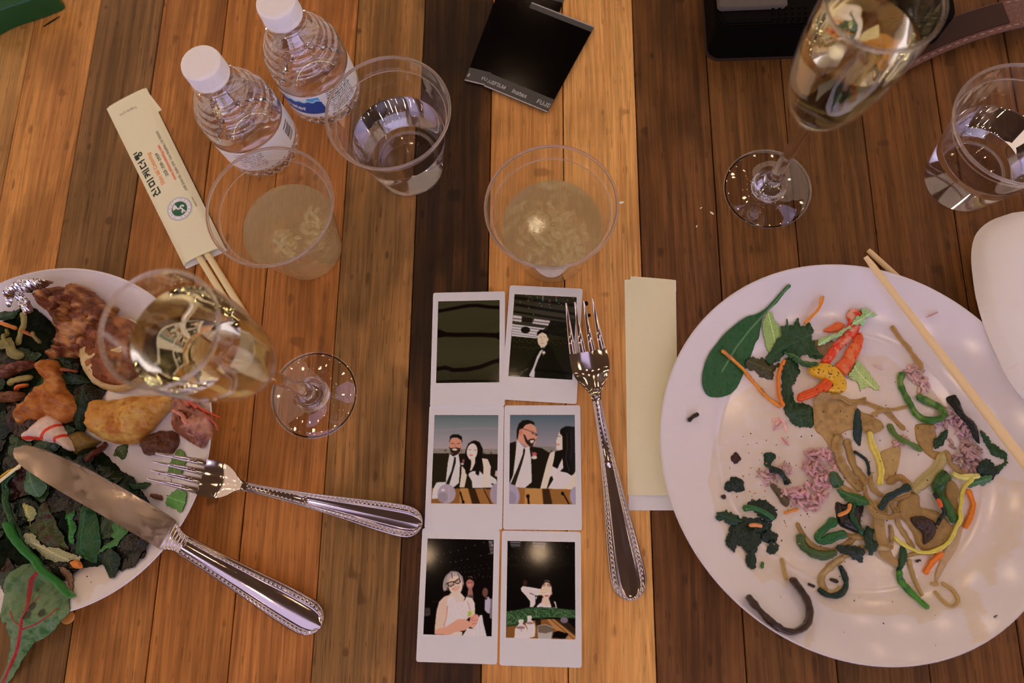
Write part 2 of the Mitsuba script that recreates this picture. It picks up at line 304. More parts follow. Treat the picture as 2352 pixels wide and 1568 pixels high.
PRINTS = {
 'dark': [  # olive surface with darker bands and small pale dots
  ('bg',[(0,(58,54,34)),(0.35,(54,50,30)),(0.7,(60,55,33)),(1,(44,40,24))]),
  ('line',1.26,(15,9,6),[(-0.4,7.8),(11.5,5.8),(22.1,3.9),(29,3.7),(37.8,5.2),(46.5,5.8)]),
  ('line',1.63,(15,9,6),[(-0.6,25.2),(13.2,26.1),(31.8,26.3),(46.6,27.3)]),
  ('poly',(15,9,6),[(-0.4,21.7),(2.5,22.1),(6.3,24),(6.3,27.3),(-0.2,28.1)]),
  ('poly',(15,9,6),[(46.6,24.5),(44.1,25),(38,25.3),(38,28.2),(42.9,28.7),(46.6,30.8)]),
  ('line',1.44,(15,9,6),[(-0.8,51.8),(6.3,50.6),(12.5,52.6),(22.9,52.2),(32.1,50.5),(41.2,47),(46.7,45.6)]),
  ('line',0.63,(18,12,8),[(-0.5,61),(13.9,60.5),(46.7,61)]),
  ('dots',0.16,(170,155,70),[(43.4,12),(44.2,12.8),(41.5,15.8),(40.4,20),(41.8,22.5),(43.4,25.3),(8.8,52.2),(8.6,58.7)]),
 ],
 'groom': [
  ('bg',[(0,(42,38,25)),(0.25,(62,56,40)),(0.5,(40,37,22)),(1,(30,27,14))]),
  ('line',1.05,(22,19,11),[(-0.3,2.6),(24.2,4.6),(46.3,6.7)]),
  ('line',1.05,(22,19,11),[(-0.3,7.8),(24.6,10.7),(46.1,13)]),
  ('line',0.92,(26,22,13),[(0.2,13.5),(24.9,16.1),(46.3,18.1)]),
  ('poly',(24,21,12),[(27.5,18.5),(47,19.9),(47.1,32.4),(24.5,28.7)]),
  ('poly',(196,182,178),[(0.1,16.2),(6.6,16.8),(6.6,21.2),(0,20.6)]),
  ('poly',(196,182,178),[(15.9,18.1),(27.7,19.1),(26.3,22.9),(14.5,21.7)]),
  ('poly',(205,192,190),[(-0.1,22.5),(15.7,24.2),(24.2,24.3),(18.8,32.9),(0.1,32.1)]),
  ('line',0.31,(60,52,42),[(-0.1,18.7),(6.7,19.1)]),
  ('line',0.28,(60,52,42),[(15.4,20.1),(27.1,21)]),
  ('line',0.43,(50,44,34),[(-0.2,22.5),(23,24.5)]),
  ('line',0.25,(80,72,64),[(-0,24.5),(23.1,26.3)]),
  ('line',0.22,(95,86,78),[(-0,26.6),(21.4,28.4)]),
  ('line',0.22,(95,86,78),[(0,28.5),(19.7,30.4)]),
  ('line',0.22,(95,86,78),[(0.1,30.4),(18.6,31.9)]),
  ('ell',(24,20,12),10,27,3.44,2.58,0),
  ('poly',(30,26,16),[(6.6,17),(14.6,17.9),(14.2,21.1),(6.9,20.8)]),
  ('poly',(30,27,14),[(-0.3,32.6),(19.3,33.7),(46.5,32.5),(46.2,62),(-0,62)]),
  ('dots',0.22,(205,150,70),[(0.4,34.3),(2.4,35.4),(4.4,36.5),(6.2,34.8),(8.1,36),(9.9,34.3),(11.9,35.4),(13.8,36.5),(15.6,34.8),(17.6,35.9),(19.4,34.2),(21.3,35.4),(23.3,36.5),(25,34.8),(27,35.9),(28.7,34.2),(30.7,35.3),(32.6,36.5),(34.4,34.8),(36.3,35.9),(38.1,34.2),(40,35.3)]),
  ('dots',0.18,(190,140,70),[(0.8,39.5),(2.6,40.1),(4.5,40.8),(6.2,39.8),(8,40.5),(9.7,39.6),(11.5,40.2),(13.3,40.9),(15,40),(16.9,40.6),(18.6,39.7),(20.4,40.3)]),
  ('dots',0.18,(190,140,70),[(30.8,21.9),(33.1,24.5),(35.3,27.2),(37.4,27),(39.7,29.7)]),
  ('dots',0.28,(220,200,180),[(8.9,0.5),(13.4,3.5),(19.1,6.1),(20.5,8.1),(26.2,6.7),(27,9.3),(33.2,5.4),(35.1,6.6),(39.4,2.6),(43.6,0.9),(4.6,5.9),(11.4,10.1),(15.1,15),(10.4,4.3)]),
  ('line',0.28,(190,150,60),[(21,0.1),(21.2,2.8)]),
  ('line',0.28,(60,150,130),[(21.1,2.7),(21.2,4.2)]),
  ('line',0.28,(190,60,40),[(30.8,-0.1),(31.1,2.7)]),
  ('line',0.28,(50,150,150),[(31.1,2.5),(31.3,4.1)]),
  ('line',0.25,(190,80,60),[(26.2,2.9),(26.3,4.6)]),
  ('line',0.25,(60,130,90),[(16.9,0.8),(17,2.3)]),
  ('poly',(20,18,10),[(20.4,40.8),(16,47.9),(11.2,56.9),(9.1,62.2),(15.7,62.1),(18.2,54),(24,40)]),
  ('poly',(22,20,11),[(26.2,36.1),(30,39),(34.1,48.1),(39.4,55.7),(42.7,61.7),(18.2,62.7),(19.2,54.5),(22.8,44.4)]),
  ('poly',(222,192,160),[(21,35.8),(26.1,34.3),(26.5,36.7),(24,40.1),(21.9,39.8)]),
  ('ell',(222,192,160),22.8,33.3,3.57,5.66,0.05),
  ('ell',(215,180,148),26.5,33.3,0.8,1.6,0),
  ('poly',(18,14,9),[(18.6,31.2),(18.5,28.4),(20.4,26.4),(23.1,26),(25.9,27.4),(26.6,31.1),(25.2,29.3),(22.3,28.1),(20,29.6)]),
  ('line',0.15,(150,105,80),[(20.6,31.9),(22.1,31.6)]),
  ('line',0.15,(150,105,80),[(23.6,31.4),(25.2,31.7)]),
  ('line',0.12,(180,130,105),[(22.6,32.6),(22.4,34.6),(23.2,34.8)]),
  ('line',0.18,(170,100,85),[(21.8,36.4),(23.9,36.3)]),
  ('poly',(198,186,180),[(23.9,40.4),(21.7,42),(19.6,46.5),(17.6,54),(14.9,60.4),(15.7,61.6),(18.9,62),(19,54.5),(20.9,48.2),(23,42.9)]),
  ('poly',(14,11,7),[(20.8,39.4),(22.5,40),(23.9,38.8),(23.9,41),(22.5,40.5),(21.3,41.6)]),
  ('ell',(225,192,176),24.4,43.2,1.23,1.23,0),
  ('line',0.22,(120,120,80),[(24.3,44.3),(24.1,45.5)]),
  ('line',0.8,(13,11,6),[(0.6,61.2),(4,58.5),(11.1,56.3)]),
  ('line',1.05,(13,11,6),[(19.6,56.3),(30.4,56.6),(44.2,57.6)]),
  ('dots',0.43,(110,102,75),[(9.4,57.9),(11.1,56.6),(12.6,55.9),(13.7,56.2),(12.1,57.3),(10.1,58.8),(8.6,59.8)]),
  ('line',0.25,(150,140,125),[(2.4,61.5),(7.8,61.4)]),
 ],
 'couple': [
  ('bg',[(0,(92,104,100)),(0.12,(118,122,120)),(0.28,(150,138,138)),(0.4,(164,146,142)),(1,(160,142,138))]),
  ('line',0.78,(140,128,130),[(-0.3,11.3),(15.3,10.4),(33.2,9.4),(46.3,10)]),
  ('line',0.6,(150,136,136),[(-0,17.3),(21.5,18.1),(46.4,16.5)]),
  ('poly',(136,122,110),[(-0.1,24.2),(45.9,24.2),(46,27.7),(0,27.5)]),
  ('dots',0.66,(70,60,50),[(8.8,25.3),(19.8,25.5),(36.3,27.3),(41.3,27)]),
  ('dots',0.27,(190,175,160),[(3.9,25.5),(5.7,26.3),(27.6,25.3),(38.3,25.6),(43,25.3),(2.1,24.9)]),
  ('poly',(34,27,17),[(0,27.3),(46,27.6),(46,51.8),(-0.1,51.5)]),
  ('poly',(196,132,106),[(11.4,17.2),(20.2,17.2),(20.2,24.8),(18.5,27.7),(13.5,27.8),(11.7,24.8)]),
  ('ell',(200,135,108),15.9,21.6,4.32,5.89,0),
  ('poly',(26,20,16),[(11.4,20.2),(11.6,15.4),(13.6,14),(17.2,13.8),(20.2,15.4),(20.7,20.4),(19.7,17.8),(16.7,16),(13.1,16.3),(11.9,17.8)]),
  ('poly',(48,33,26),[(11.1,22.5),(12.4,23.7),(13.9,23.4),(16.9,23.2),(19.3,23.9),(19.8,22.8),(19.2,26),(17.6,27.7),(15.3,28.1),(12.8,26.9)]),
  ('ell',(226,196,178),15.4,24.6,2.04,0.84,0.05),
  ('line',0.21,(80,50,38),[(12.7,20.3),(14.7,20.5)]),
  ('line',0.21,(80,50,38),[(17.1,20.5),(18.9,20.2)]),
  ('line',0.18,(165,100,80),[(15.7,21),(15.6,22.5),(16.4,22.6)]),
  ('poly',(206,194,186),[(11.5,27.2),(14.4,29.5),(18.5,27.4),(19.6,34.1),(19.1,47.9),(15.4,50.9),(9.1,50.3),(10.5,36.5),(10.7,30.7)]),
  ('poly',(38,30,18),[(10.2,27.2),(11.8,27.5),(10.7,34.2),(9.7,48),(8.3,49.7),(0.1,50.6),(-0.1,30.8),(4,27.8)]),
  ('poly',(30,24,14),[(18.2,27.7),(21.8,30),(21.5,39.3),(21.8,48.5),(18.9,50.8),(17.8,50.9),(19.1,47.9),(19.8,36.4)]),
  ('poly',(34,27,20),[(15.2,29.8),(16.4,30.1),(16.3,34.1),(15,39.3),(12.1,49.6),(9.8,48.9),(13.6,39.4),(14.9,33)]),
  ('ell',(165,80,75),21.8,32.5,0.96,1.2,0),
  ('ell',(205,180,165),21.1,34.6,1.2,0.84,0),
  ('poly',(24,18,14),[(24,22.4),(26.9,18.9),(29.8,18),(33.1,19.5),(35.3,24.1),(35.4,30.5),(34.1,36.3),(32.8,42.9),(30.4,41.5),(29.7,38.1),(27.4,39.3),(25.7,42.4),(23.6,41.6),(22.6,35.8),(22.7,27.7)]),
  ('poly',(228,196,170),[(20.8,35.8),(23.6,39.3),(24.6,42.7),(23.1,50.8),(19.6,50.9),(20.5,42.2)]),
  ('poly',(230,198,172),[(27.2,30.6),(30.1,30.6),(30.2,34),(28,38.7),(26.2,39.8),(27.3,35.2)]),
  ('poly',(208,196,188),[(25.1,41.6),(28,39.8),(33.3,39.2),(36.3,42.1),(36.2,51),(28.6,51),(28.2,46.7)]),
  ('poly',(230,198,172),[(34.9,30.5),(39,31.2),(41.3,36.3),(41.1,42),(39.4,50.9),(34.8,51),(36.3,43.8),(36,36.3)]),
  ('ell',(234,204,180),27.8,26,3.84,5.89,0.08),
  ('poly',(24,18,14),[(23.6,27.1),(24.6,22.4),(27.5,19.6),(30.2,20.1),(32,23.6),(31.6,20.1),(28.6,18.3),(25.1,20.1),(23.2,24.8)]),
  ('poly',(24,18,14),[(31.4,22.4),(33.5,24.7),(34.6,34),(32.8,42.8),(30.7,41.5),(30.9,34),(32.1,28.2)]),
  ('poly',(24,18,14),[(24.2,28.3),(25.9,31.8),(27.3,36.4),(25.7,42.1),(23.6,41.3),(22.8,34.1)]),
  ('line',0.18,(70,50,40),[(25.2,24.5),(27,24.8)]),
  ('line',0.18,(70,50,40),[(29.3,24.8),(30.9,25.1)]),
  ('ell',(205,110,100),27.2,28.5,1.56,0.66,0.1),
  ('poly',(205,192,184),[(41,42.3),(45.7,45.4),(45.9,51.1),(39.4,50.9)]),
  ('poly',(200,165,150),[(44.7,39.1),(46.1,39.1),(46,43.7),(44.2,42.6)]),
  ('line',0.42,(25,20,16),[(42.3,48.3),(43.7,48.9)]),
  ('poly',(140,88,42),[(-1,51.3),(46,51.9),(46,62.1),(-0.3,62.3)]),
  ('poly',(176,122,66),[(20.1,51.4),(25.4,51.5),(28.6,62),(19.9,62.1)]),
  ('poly',(56,34,18),[(25.7,51.5),(30.4,51.6),(34.4,61.9),(28.9,62)]),
  ('poly',(150,98,50),[(30.7,51.6),(35.9,51.8),(41.9,61.9),(34.7,61.9)]),
  ('line',0.15,(40,24,12),[(36.5,51.8),(41.9,61.9)]),
  ('poly',(208,198,188),[(3.2,47.6),(9.3,47.2),(10.2,50.3),(9.5,58.2),(0.2,59),(0.9,52.6)]),
  ('ell',(168,148,154),10.6,55.4,6.49,6.73,0),
  ('ell',(150,132,136),8,57.7,3.6,3.6,0),
  ('line',0.15,(190,172,176),[(12.2,50.8),(12.8,61.6)]),
  ('ell',(245,240,238),8,52.9,1.2,0.78,0),
  ('line',0.54,(30,22,16),[(20.3,54.3),(21.4,57.6),(22.7,62.1)]),
  ('ell',(20,15,11),22.5,61,0.96,1.44,0),
  ('line',0.27,(30,22,16),[(37.1,52.9),(41.9,61.9)]),
  ('ell',(160,140,148),45.9,55.1,4.92,7.21,0),
 ],
 'profile': [
  ('bg',[(0,(84,98,102)),(0.15,(112,114,118)),(0.3,(140,130,132)),(0.42,(156,138,136)),(1,(150,134,130))]),
  ('line',0.71,(128,120,124),[(0.1,11.8),(20.3,14.2),(45.8,11.8)]),
  ('poly',(130,118,106),[(14.4,21.9),(31.9,22.6),(31.9,26.1),(14.4,25.2)]),
  ('dots',0.59,(60,52,44),[(29.3,25.5)]),
  ('poly',(30,24,15),[(14.4,22.3),(22.6,23.5),(27.2,26.4),(47,26.9),(46,51.9),(11,51.6)]),
  ('poly',(30,24,15),[(4.3,18.9),(4.5,22.4),(2.9,42),(-0,47.7),(-0.2,20.1)]),
  ('poly',(210,198,190),[(5.3,17.7),(4.8,22.4),(2.6,42),(0.6,47.7),(5.2,50.6),(11,51),(15.7,47),(15.1,30.5),(13.8,22.3),(10.3,23.5)]),
  ('poly',(206,140,112),[(5.6,10.1),(8.5,6.5),(14.4,5.9),(18.5,8.9),(19,13),(19.8,15.3),(18.4,17.7),(18,20.6),(15.6,22.3),(13.3,22.9),(8,20),(5.3,17.7)]),
  ('poly',(28,20,15),[(5,17.1),(4.9,10.7),(6.4,6.2),(9.1,3.9),(13.2,3.6),(16.8,5),(17.9,7.1),(14.4,6.2),(11.2,7.1),(9.1,9.5),(6.8,10.7),(6.1,14.2),(5.6,17.4)]),
  ('ell',(190,118,95),7.6,12.4,1.3,2.48,0),
  ('poly',(50,34,26),[(9.4,13.6),(10.6,14.2),(12.7,18.3),(14.4,17.1),(17.3,16.8),(18.1,17.7),(16.8,20),(16.2,22.3),(13.8,22.3),(11.2,19.4)]),
  ('poly',(236,210,195),[(14.1,18.3),(17.2,17.7),(16.8,19.4),(15.1,20.3)]),
  ('line',0.18,(60,42,34),[(9.1,9.8),(16.2,12.1),(19.7,14.2)]),
  ('line',0.29,(40,28,24),[(15.6,12.7),(16.8,13.6)]),
  ('ell',(70,70,80),18.8,14.2,1.06,0.83,0.2),
  ('poly',(40,32,22),[(9.6,23.8),(11,24.1),(10.6,27.6),(8.6,35.1),(3.9,49.7),(1,48.3),(5.7,37.4),(9.3,27.6)]),
  ('ell',(190,80,85),17.5,27.8,1.77,1.53,0),
  ('ell',(226,200,176),17.3,30,2.12,1.3,0),
  ('line',0.18,(120,120,90),[(15.6,25.8),(16.8,29.9)]),
  ('poly',(232,198,170),[(28.4,26.9),(31.9,25.5),(35.4,26.9),(38.8,33.8),(31.2,41.8),(28.3,43.6),(26,51.5),(21.5,51.5),(23.7,43),(26.1,33.9)]),
  ('poly',(212,202,196),[(28.9,40.1),(31.3,36.1),(36.5,33.8),(43.3,41.8),(45.9,41.8),(43.2,47.4),(42,52),(26.7,51.6),(30.6,45.2)]),
  ('poly',(232,196,168),[(46,39.5),(46,50.8),(43.2,52.3),(35.2,52),(40.3,48.6),(42.7,44.6)]),
  ('poly',(236,202,176),[(35,11.8),(34,15.3),(32.7,18.8),(33.2,20.5),(32.8,24),(34.2,24.9),(37.1,24.6),(37.8,14.1)]),
  ('poly',(22,17,13),[(36.1,10),(39.6,8.1),(45.9,8.4),(46,36.1),(43.3,42.6),(40.4,40.6),(35.3,39.5),(37.6,37.2),(37.1,30.4),(33.5,37.8),(30,36.1),(31.3,30.4),(31.9,25.8),(37.1,24.6),(37.2,15.3),(35.2,13)]),
  ('line',0.29,(60,44,36),[(40.2,12.9),(40.6,22.3),(39.4,30.3),(41.6,39.5)]),
  ('line',0.24,(55,42,34),[(43.1,11.8),(43.5,22.3),(42.6,31.5)]),
  ('line',0.21,(70,50,40),[(34.3,15.3),(35.8,15.1)]),
  ('ell',(205,100,90),34.3,20.9,1,0.59,0),
  ('poly',(150,96,46),[(-0.1,50.8),(46.6,51.9),(46.2,62.1),(-0.1,62.1)]),
  ('poly',(184,130,72),[(11,51.2),(22.5,51.4),(23.5,62.1),(10.5,62.1)]),
  ('poly',(60,38,20),[(23,51.5),(27.8,51.7),(30,62.1),(23.8,62.1)]),
  ('poly',(146,96,48),[(28.3,51.8),(34,52),(39.1,62.2),(30.5,62.1)]),
  ('ell',(166,148,160),1.2,56.8,6.19,8.26,0),
  ('ell',(150,134,146),0.7,58.5,4.13,5.31,0),
  ('ell',(160,146,160),46,56.4,4.13,6.49,0),
  ('line',0.65,(24,18,14),[(13,56.1),(13.3,58.9),(13.6,62.1)]),
  ('ell',(24,18,14),13,56.7,1.3,1.42,0),
  ('line',0.47,(24,18,14),[(37.4,54.8),(39.7,58.7),(41.3,61.9)]),
  ('ell',(20,15,12),37,54.7,1.06,1.42,-0.4),
 ],
 'woman': [
  ('bg',[(0,(14,10,9)),(1,(12,8,7))]),
  ('poly',(96,86,84),[(42.2,1),(45.8,0.3),(46,8.9),(43.9,9.9)]),
  ('line',0.24,(30,24,24),[(42.4,2.9),(45.9,2.2)]),
  ('line',0.24,(30,24,24),[(42.8,5.4),(45.9,4.8)]),
  ('line',0.24,(30,24,24),[(43.2,7.7),(46,7)]),
  ('line',0.17,(190,180,180),[(43,1),(45.4,4.1)]),
  ('dots',0.24,(215,190,140),[(39.2,1.9),(32.9,4),(26.6,5.7),(21.7,7.5),(16.4,8.9),(11.9,9.9),(7.8,10.6),(4,11.5),(5.7,13),(6.9,14.2),(10.1,15.2),(16.5,15.4),(20.1,15),(24.1,13.9),(28.2,13.2),(37.3,10.6),(42.6,9.4)]),
  ('dots',0.17,(190,165,125),[(22.7,19.1),(26.2,18.7),(29.8,18.1),(33.3,17.7),(37.7,16.9),(41.6,16.2),(24.4,21.7),(26.8,21.5),(29.9,21.1),(32.9,20.6),(36.1,20),(39.4,19.3),(42.9,18.6),(27.3,24.6),(30.9,24.3),(33.5,23.9),(36.4,23.7),(39.4,23.9),(42.3,23.6),(44.3,24.2),(34.1,25.4),(19.3,19.8),(36.4,22.6),(39.1,24.7)]),
  ('dots',0.13,(170,140,100),[(5.4,41.2),(6.3,41.1),(7.2,41.1),(8.3,41.1),(9.2,41.1),(10.9,41.8)]),
  ('poly',(56,48,44),[(-0.2,45.5),(3.7,44.8),(4.4,49.7),(0.3,50.8)]),
  ('dots',0.2,(150,140,130),[(1.3,49.2),(2.9,49.4),(2,50.1),(3.5,46.7)]),
  ('ell',(176,112,98),30.5,28.3,2.82,4.16,0),
  ('poly',(24,15,12),[(27.6,28.7),(27.9,25.6),(30.3,24.4),(32.8,25.5),(33.4,29.2),(32.6,27.3),(30.4,26),(28.6,26.8)]),
  ('line',0.2,(90,50,44),[(29,28.4),(29.9,28.2)]),
  ('line',0.2,(90,50,44),[(31.1,28.1),(32.1,28.2)]),
  ('ell',(210,170,160),30.1,29.9,1.07,0.4,0),
  ('poly',(150,100,88),[(29.4,31.8),(32,31.7),(32.8,36),(28.9,36.8)]),
  ('poly',(80,66,62),[(28.2,36.8),(32.8,36),(33.2,38.5),(29,38.6)]),
  ('ell',(110,70,58),40.9,34.3,2.01,3.09,0),
  ('poly',(176,160,170),[(40.8,37.7),(43.4,37),(45.4,40.1),(46,48),(43,47.5),(41,45.7)]),
  ('poly',(16,11,10),[(40.3,38),(42.7,37.7),(41.8,39.2)]),
  ('poly',(120,108,110),[(44.7,38.2),(46,38.2),(46.2,51.1),(44.3,50.5)]),
  ('poly',(226,186,166),[(17.1,35.5),(24.2,34.7),(27.3,38),(26.4,40.8),(21.1,41.3),(16.4,38.9)]),
  ('poly',(222,176,152),[(9.9,40.9),(13.1,37.7),(17.6,36.1),(21.1,40.7),(26.4,40.8),(28.3,37.4),(32.3,38.2),(34.1,41.6),(34.5,48.3),(29.4,51.5),(24.5,60.2),(19.3,62.1),(7.5,61.6),(7.8,54.6),(8.4,46.5)]),
  ('poly',(232,200,186),[(15.7,38.3),(18.3,37),(21.5,41),(26.4,41),(28.9,37.7),(32.3,38.5),(34.1,41.6),(34.3,45.9),(32.6,49.6),(26.8,51.6),(21.7,56),(15.2,57.4),(13.7,52.6),(15.3,45.1)]),
  ('line',0.4,(190,130,108),[(15.7,43.9),(15.2,50.1),(13.8,56.2)]),
  ('line',0.34,(196,140,118),[(29,40.5),(30.8,44.7),(31.9,48.4)]),
  ('dots',0.4,(205,160,140),[(18.6,43.8),(22.6,44.9),(25.8,43),(21.4,48.7),(24.7,48),(18.1,48.7),(26.6,46.7),(30.4,42.3),(32.3,41),(13.2,40.2),(11.9,42.1)]),
  ('poly',(214,150,122),[(7.7,58.8),(15.2,56.8),(22.9,51.7),(27.4,51.6),(31.4,53.3),(32.8,55.7),(27.7,58.9),(21.8,59.7),(16.7,62.1),(7.5,61.7)]),
  ('ell',(218,150,126),34.4,52.9,3.49,4.83,0.1),
  ('line',0.2,(170,100,80),[(32.7,52.7),(37.3,51.9)]),
  ('line',0.2,(170,100,80),[(32.8,54.5),(37,54.1)]),
  ('dots',0.4,(190,60,50),[(32.3,51.6),(34.7,49.1),(33.3,50.8)]),
  ('poly',(205,205,150),[(29.2,46.6),(33.9,45.6),(34.4,48),(30.4,50.3)]),
  ('poly',(170,170,60),[(29.4,46.9),(31.5,46.3),(32.3,48.7),(30.3,50)]),
  ('poly',(30,22,16),[(29.2,46.6),(30,50.4),(30.7,51.6),(29.9,50.9)]),
  ('poly',(216,206,206),[(29.6,57.3),(33.5,57.6),(36,54.4),(37.7,48.9),(39.3,48.7),(40.3,53.7),(42.6,62),(26.5,62.1)]),
  ('line',0.2,(180,168,170),[(37.6,53.1),(38.2,61.9)]),
  ('line',0.2,(180,168,170),[(39.5,51.9),(40.9,61.9)]),
  ('line',0.2,(186,176,176),[(34.8,56.3),(36,62)]),
  ('poly',(226,190,168),[(20.6,60.3),(26.4,59.5),(26.2,62.1),(18.7,62.1)]),
  ('ell',(170,150,142),14,29,2.01,5.37,0.15),
  ('poly',(150,132,124),[(12.7,29),(13.8,24),(17.1,21.1),(21.7,21.3),(25.2,24.4),(26.3,28.7),(26.1,31.2),(24.2,26.3),(20.5,23.8),(16.5,25.2),(15.4,29),(14.9,32.7),(12.8,32.1)]),
  ('ell',(230,184,160),20.4,29.8,4.97,6.71,-0.2),
  ('poly',(176,156,148),[(14,27.7),(15.2,23.9),(18.4,22),(22.8,22.8),(24.6,26.3),(21.8,24.4),(17.9,24.5),(16,27.1),(15.1,29.6)]),
  ('line',0.24,(60,46,42),[(17.6,22.3),(18.2,25.8)]),
  ('line',0.24,(80,62,56),[(21.8,22.5),(23.2,25.3)]),
  ('line',0.3,(24,18,16),[(14.4,29.6),(16,28.6),(19,27.9),(19.4,29.8),(17.4,31.1),(15.8,30.7),(15.4,29)]),
  ('line',0.3,(24,18,16),[(20,27.9),(22.9,25.8),(23.8,27.8),(22.4,29.1),(20.6,28.8),(20,27.7)]),
  ('line',0.24,(24,18,16),[(19,28.2),(20.1,28)]),
  ('line',0.2,(80,56,48),[(16.7,29.9),(18.1,29.5)]),
  ('line',0.2,(80,56,48),[(21.4,27.7),(22.5,27.3)]),
  ('line',0.17,(190,130,110),[(20.2,29.8),(20.8,31.3),(19.8,31.7)]),
  ('poly',(240,226,220),[(18.8,32.6),(20.8,32.5),(22.9,31.2),(22.5,32.2),(20.5,33.2)]),
  ('line',0.2,(190,90,80),[(18.6,32.5),(20.8,32.3),(23.2,31)]),
  ('line',0.2,(190,90,80),[(18.8,32.8),(20.7,33.5),(22.8,32.2)]),
  ('dots',0.3,(230,220,210),[(15.4,33.3)]),
 ],
 'child': [
  ('bg',[(0,(13,9,8)),(1,(12,8,7))]),
  ('poly',(60,54,54),[(1.3,0.3),(8.9,0.3),(9,3.7),(2.7,4.4),(1.7,1.9)]),
  ('poly',(66,60,60),[(16.9,0.2),(26.1,0.5),(25.5,5.3),(17.6,4.2)]),
  ('line',0.2,(150,144,146),[(2,0.9),(9,1)]),
  ('line',0.2,(120,114,116),[(2.2,2.5),(8.6,2.6)]),
  ('line',0.2,(150,144,146),[(17.2,1.1),(26.1,1.6)]),
  ('line',0.2,(120,114,116),[(17.4,2.6),(25.5,3.1)]),
  ('line',0.16,(20,16,16),[(1.7,1.8),(9,1.8)]),
  ('line',0.16,(20,16,16),[(17.2,2),(25.9,2.4)]),
  ('dots',0.2,(190,180,165),[(13.3,1.4),(26.9,1.6),(31.9,2.1),(36.3,2.9),(40.9,3.4),(45,3.8),(8.2,5.1),(12.4,5),(16.3,5.4),(20.2,7.1),(23.9,8.5),(27.5,9.3),(31.4,10.1),(3.2,10.1),(6.5,10.7),(10.1,10.5),(13.7,10.8),(17.1,11.1),(20.6,11.5),(23.6,11.4),(1.1,11.6)]),
  ('dots',0.16,(150,140,122),[(0.6,14.9),(1.9,15.7),(3.1,16.5),(4.3,15.4),(5.5,16.2),(6.8,15.1),(8,15.9),(9.2,16.7),(10.4,15.6),(11.7,16.4),(12.9,15.3),(14.1,16.1),(15.4,16.9),(16.6,15.8),(17.8,16.6),(19,15.5),(20.3,16.3),(21.5,17.1),(22.7,16),(23.9,16.8),(25.1,15.7),(26.4,16.5),(27.6,17.2),(28.8,16.2),(29.5,15.8),(30.7,16.3),(31.8,16.8),(33,15.4),(34.2,15.9),(35.4,14.6),(36.6,15.1),(37.8,15.6),(39,14.3),(40.2,14.8),(41.3,13.4),(42.5,13.9),(5.2,11.6),(7.6,12.6),(10,13.6),(12.4,12.1),(14.8,13.1),(17.2,11.6),(19.6,12.6),(22,13.6),(24.4,12.1),(26.8,13.1),(29.2,11.6),(31.6,12.6),(34,13.6),(36.4,12.1),(38.8,13.1),(41.2,11.6)]),
  ('ell',(54,30,24),12.3,27.1,1.58,1.98,0),
  ('poly',(236,214,206),[(9.4,30.6),(11,29.2),(13.9,29.6),(17.2,30),(23,30.9),(22.4,35.2),(18.5,34.8),(15.9,33.8),(19.2,35.3),(19.5,40.2),(17.9,42.3),(15.7,42.4),(16,39),(13.3,35.7),(10,32.4)]),
  ('line',0.26,(60,44,40),[(15.6,33.6),(17.9,34.4)]),
  ('poly',(236,216,210),[(19.5,35.3),(24.4,38.8),(29.5,38.7),(32.8,38.7),(33.8,42.6),(20.5,42.9)]),
  ('poly',(20,14,11),[(23,27.8),(24.3,25.9),(26.9,25),(29.5,26.2),(30.3,30.1),(29.5,35.7),(32.1,39.3),(33.1,42.3),(30.2,42.4),(28.9,38.1),(25.7,37),(23.1,39.5),(19.6,42.3),(19.2,40.2),(20.5,35.9),(22.7,33.4)]),
  ('poly',(226,180,154),[(24,36.4),(28.2,36.3),(29.6,40.6),(27,42.4),(23.1,40.7)]),
  ('poly',(232,208,206),[(21.8,40.1),(24.4,40.1),(27,42.1),(29.2,40.6),(29.9,42.7),(21.2,42.9)]),
  ('ell',(232,184,156),26.8,31.1,3.56,6.07,0.05),
  ('poly',(20,14,11),[(23.2,30.3),(24,26.6),(26.9,25.2),(29.5,26.6),(30.2,30.2),(28.9,27.1),(26.3,26.3),(24.4,27.8)]),
  ('ell',(220,165,140),30,33.3,0.66,1.19,0),
  ('line',0.2,(70,46,38),[(24.6,28.9),(25.7,28.6)]),
  ('line',0.2,(70,46,38),[(27.4,28.6),(29,29.1)]),
  ('line',0.2,(60,36,30),[(24.4,28.1),(25.9,27.6)]),
  ('line',0.2,(60,36,30),[(27.2,27.6),(29.3,28.2)]),
  ('poly',(238,192,162),[(21.7,30.9),(24.3,30.3),(27.6,29.9),(27.4,30.8),(25,31.8),(28.2,33),(26.3,33.6),(23.1,34.9),(21.6,34.6)]),
  ('line',0.16,(190,130,105),[(23,31.6),(26.3,30.8)]),
  ('line',0.16,(190,130,105),[(23.4,33),(26.9,33.2)]),
  ('ell',(246,232,226),27.1,34,1.72,0.79,-0.2),
  ('ell',(170,80,72),26.9,35,1.58,0.66,0),
  ('poly',(40,62,36),[(-0.1,45.4),(7,44.4),(14.1,42.7),(23.1,42.2),(33.4,42.6),(45.9,43.6),(45.9,48.7),(38.6,49.2),(29.6,48.5),(23.2,49.8),(16.7,49.3),(12.9,51.8),(6.5,54.7),(0.1,54.8)]),
  ('grass',(92,122,74),[(-0.1,46),(7,44.7),(16.7,43),(26.3,42.5),(36,43.2),(45.6,43.9),(45.8,48.1),(36,48.3),(23.2,48.6),(16.7,49.3),(10.3,52.5),(0.4,54.2)]),
  ('poly',(130,82,40),[(0.1,55.1),(7.1,54.4),(15.5,51.2),(23.2,50.1),(30.9,49.6),(36,50.1),(46,58.9),(46,62),(0,62.1)]),
  ('poly',(40,26,16),[(19.3,50.5),(23.2,49.9),(23.2,55.2),(20.6,55.9)]),
  ('poly',(176,118,66),[(26.7,49.8),(31.5,49.6),(45.9,60.4),(46,62),(38.6,62.2)]),
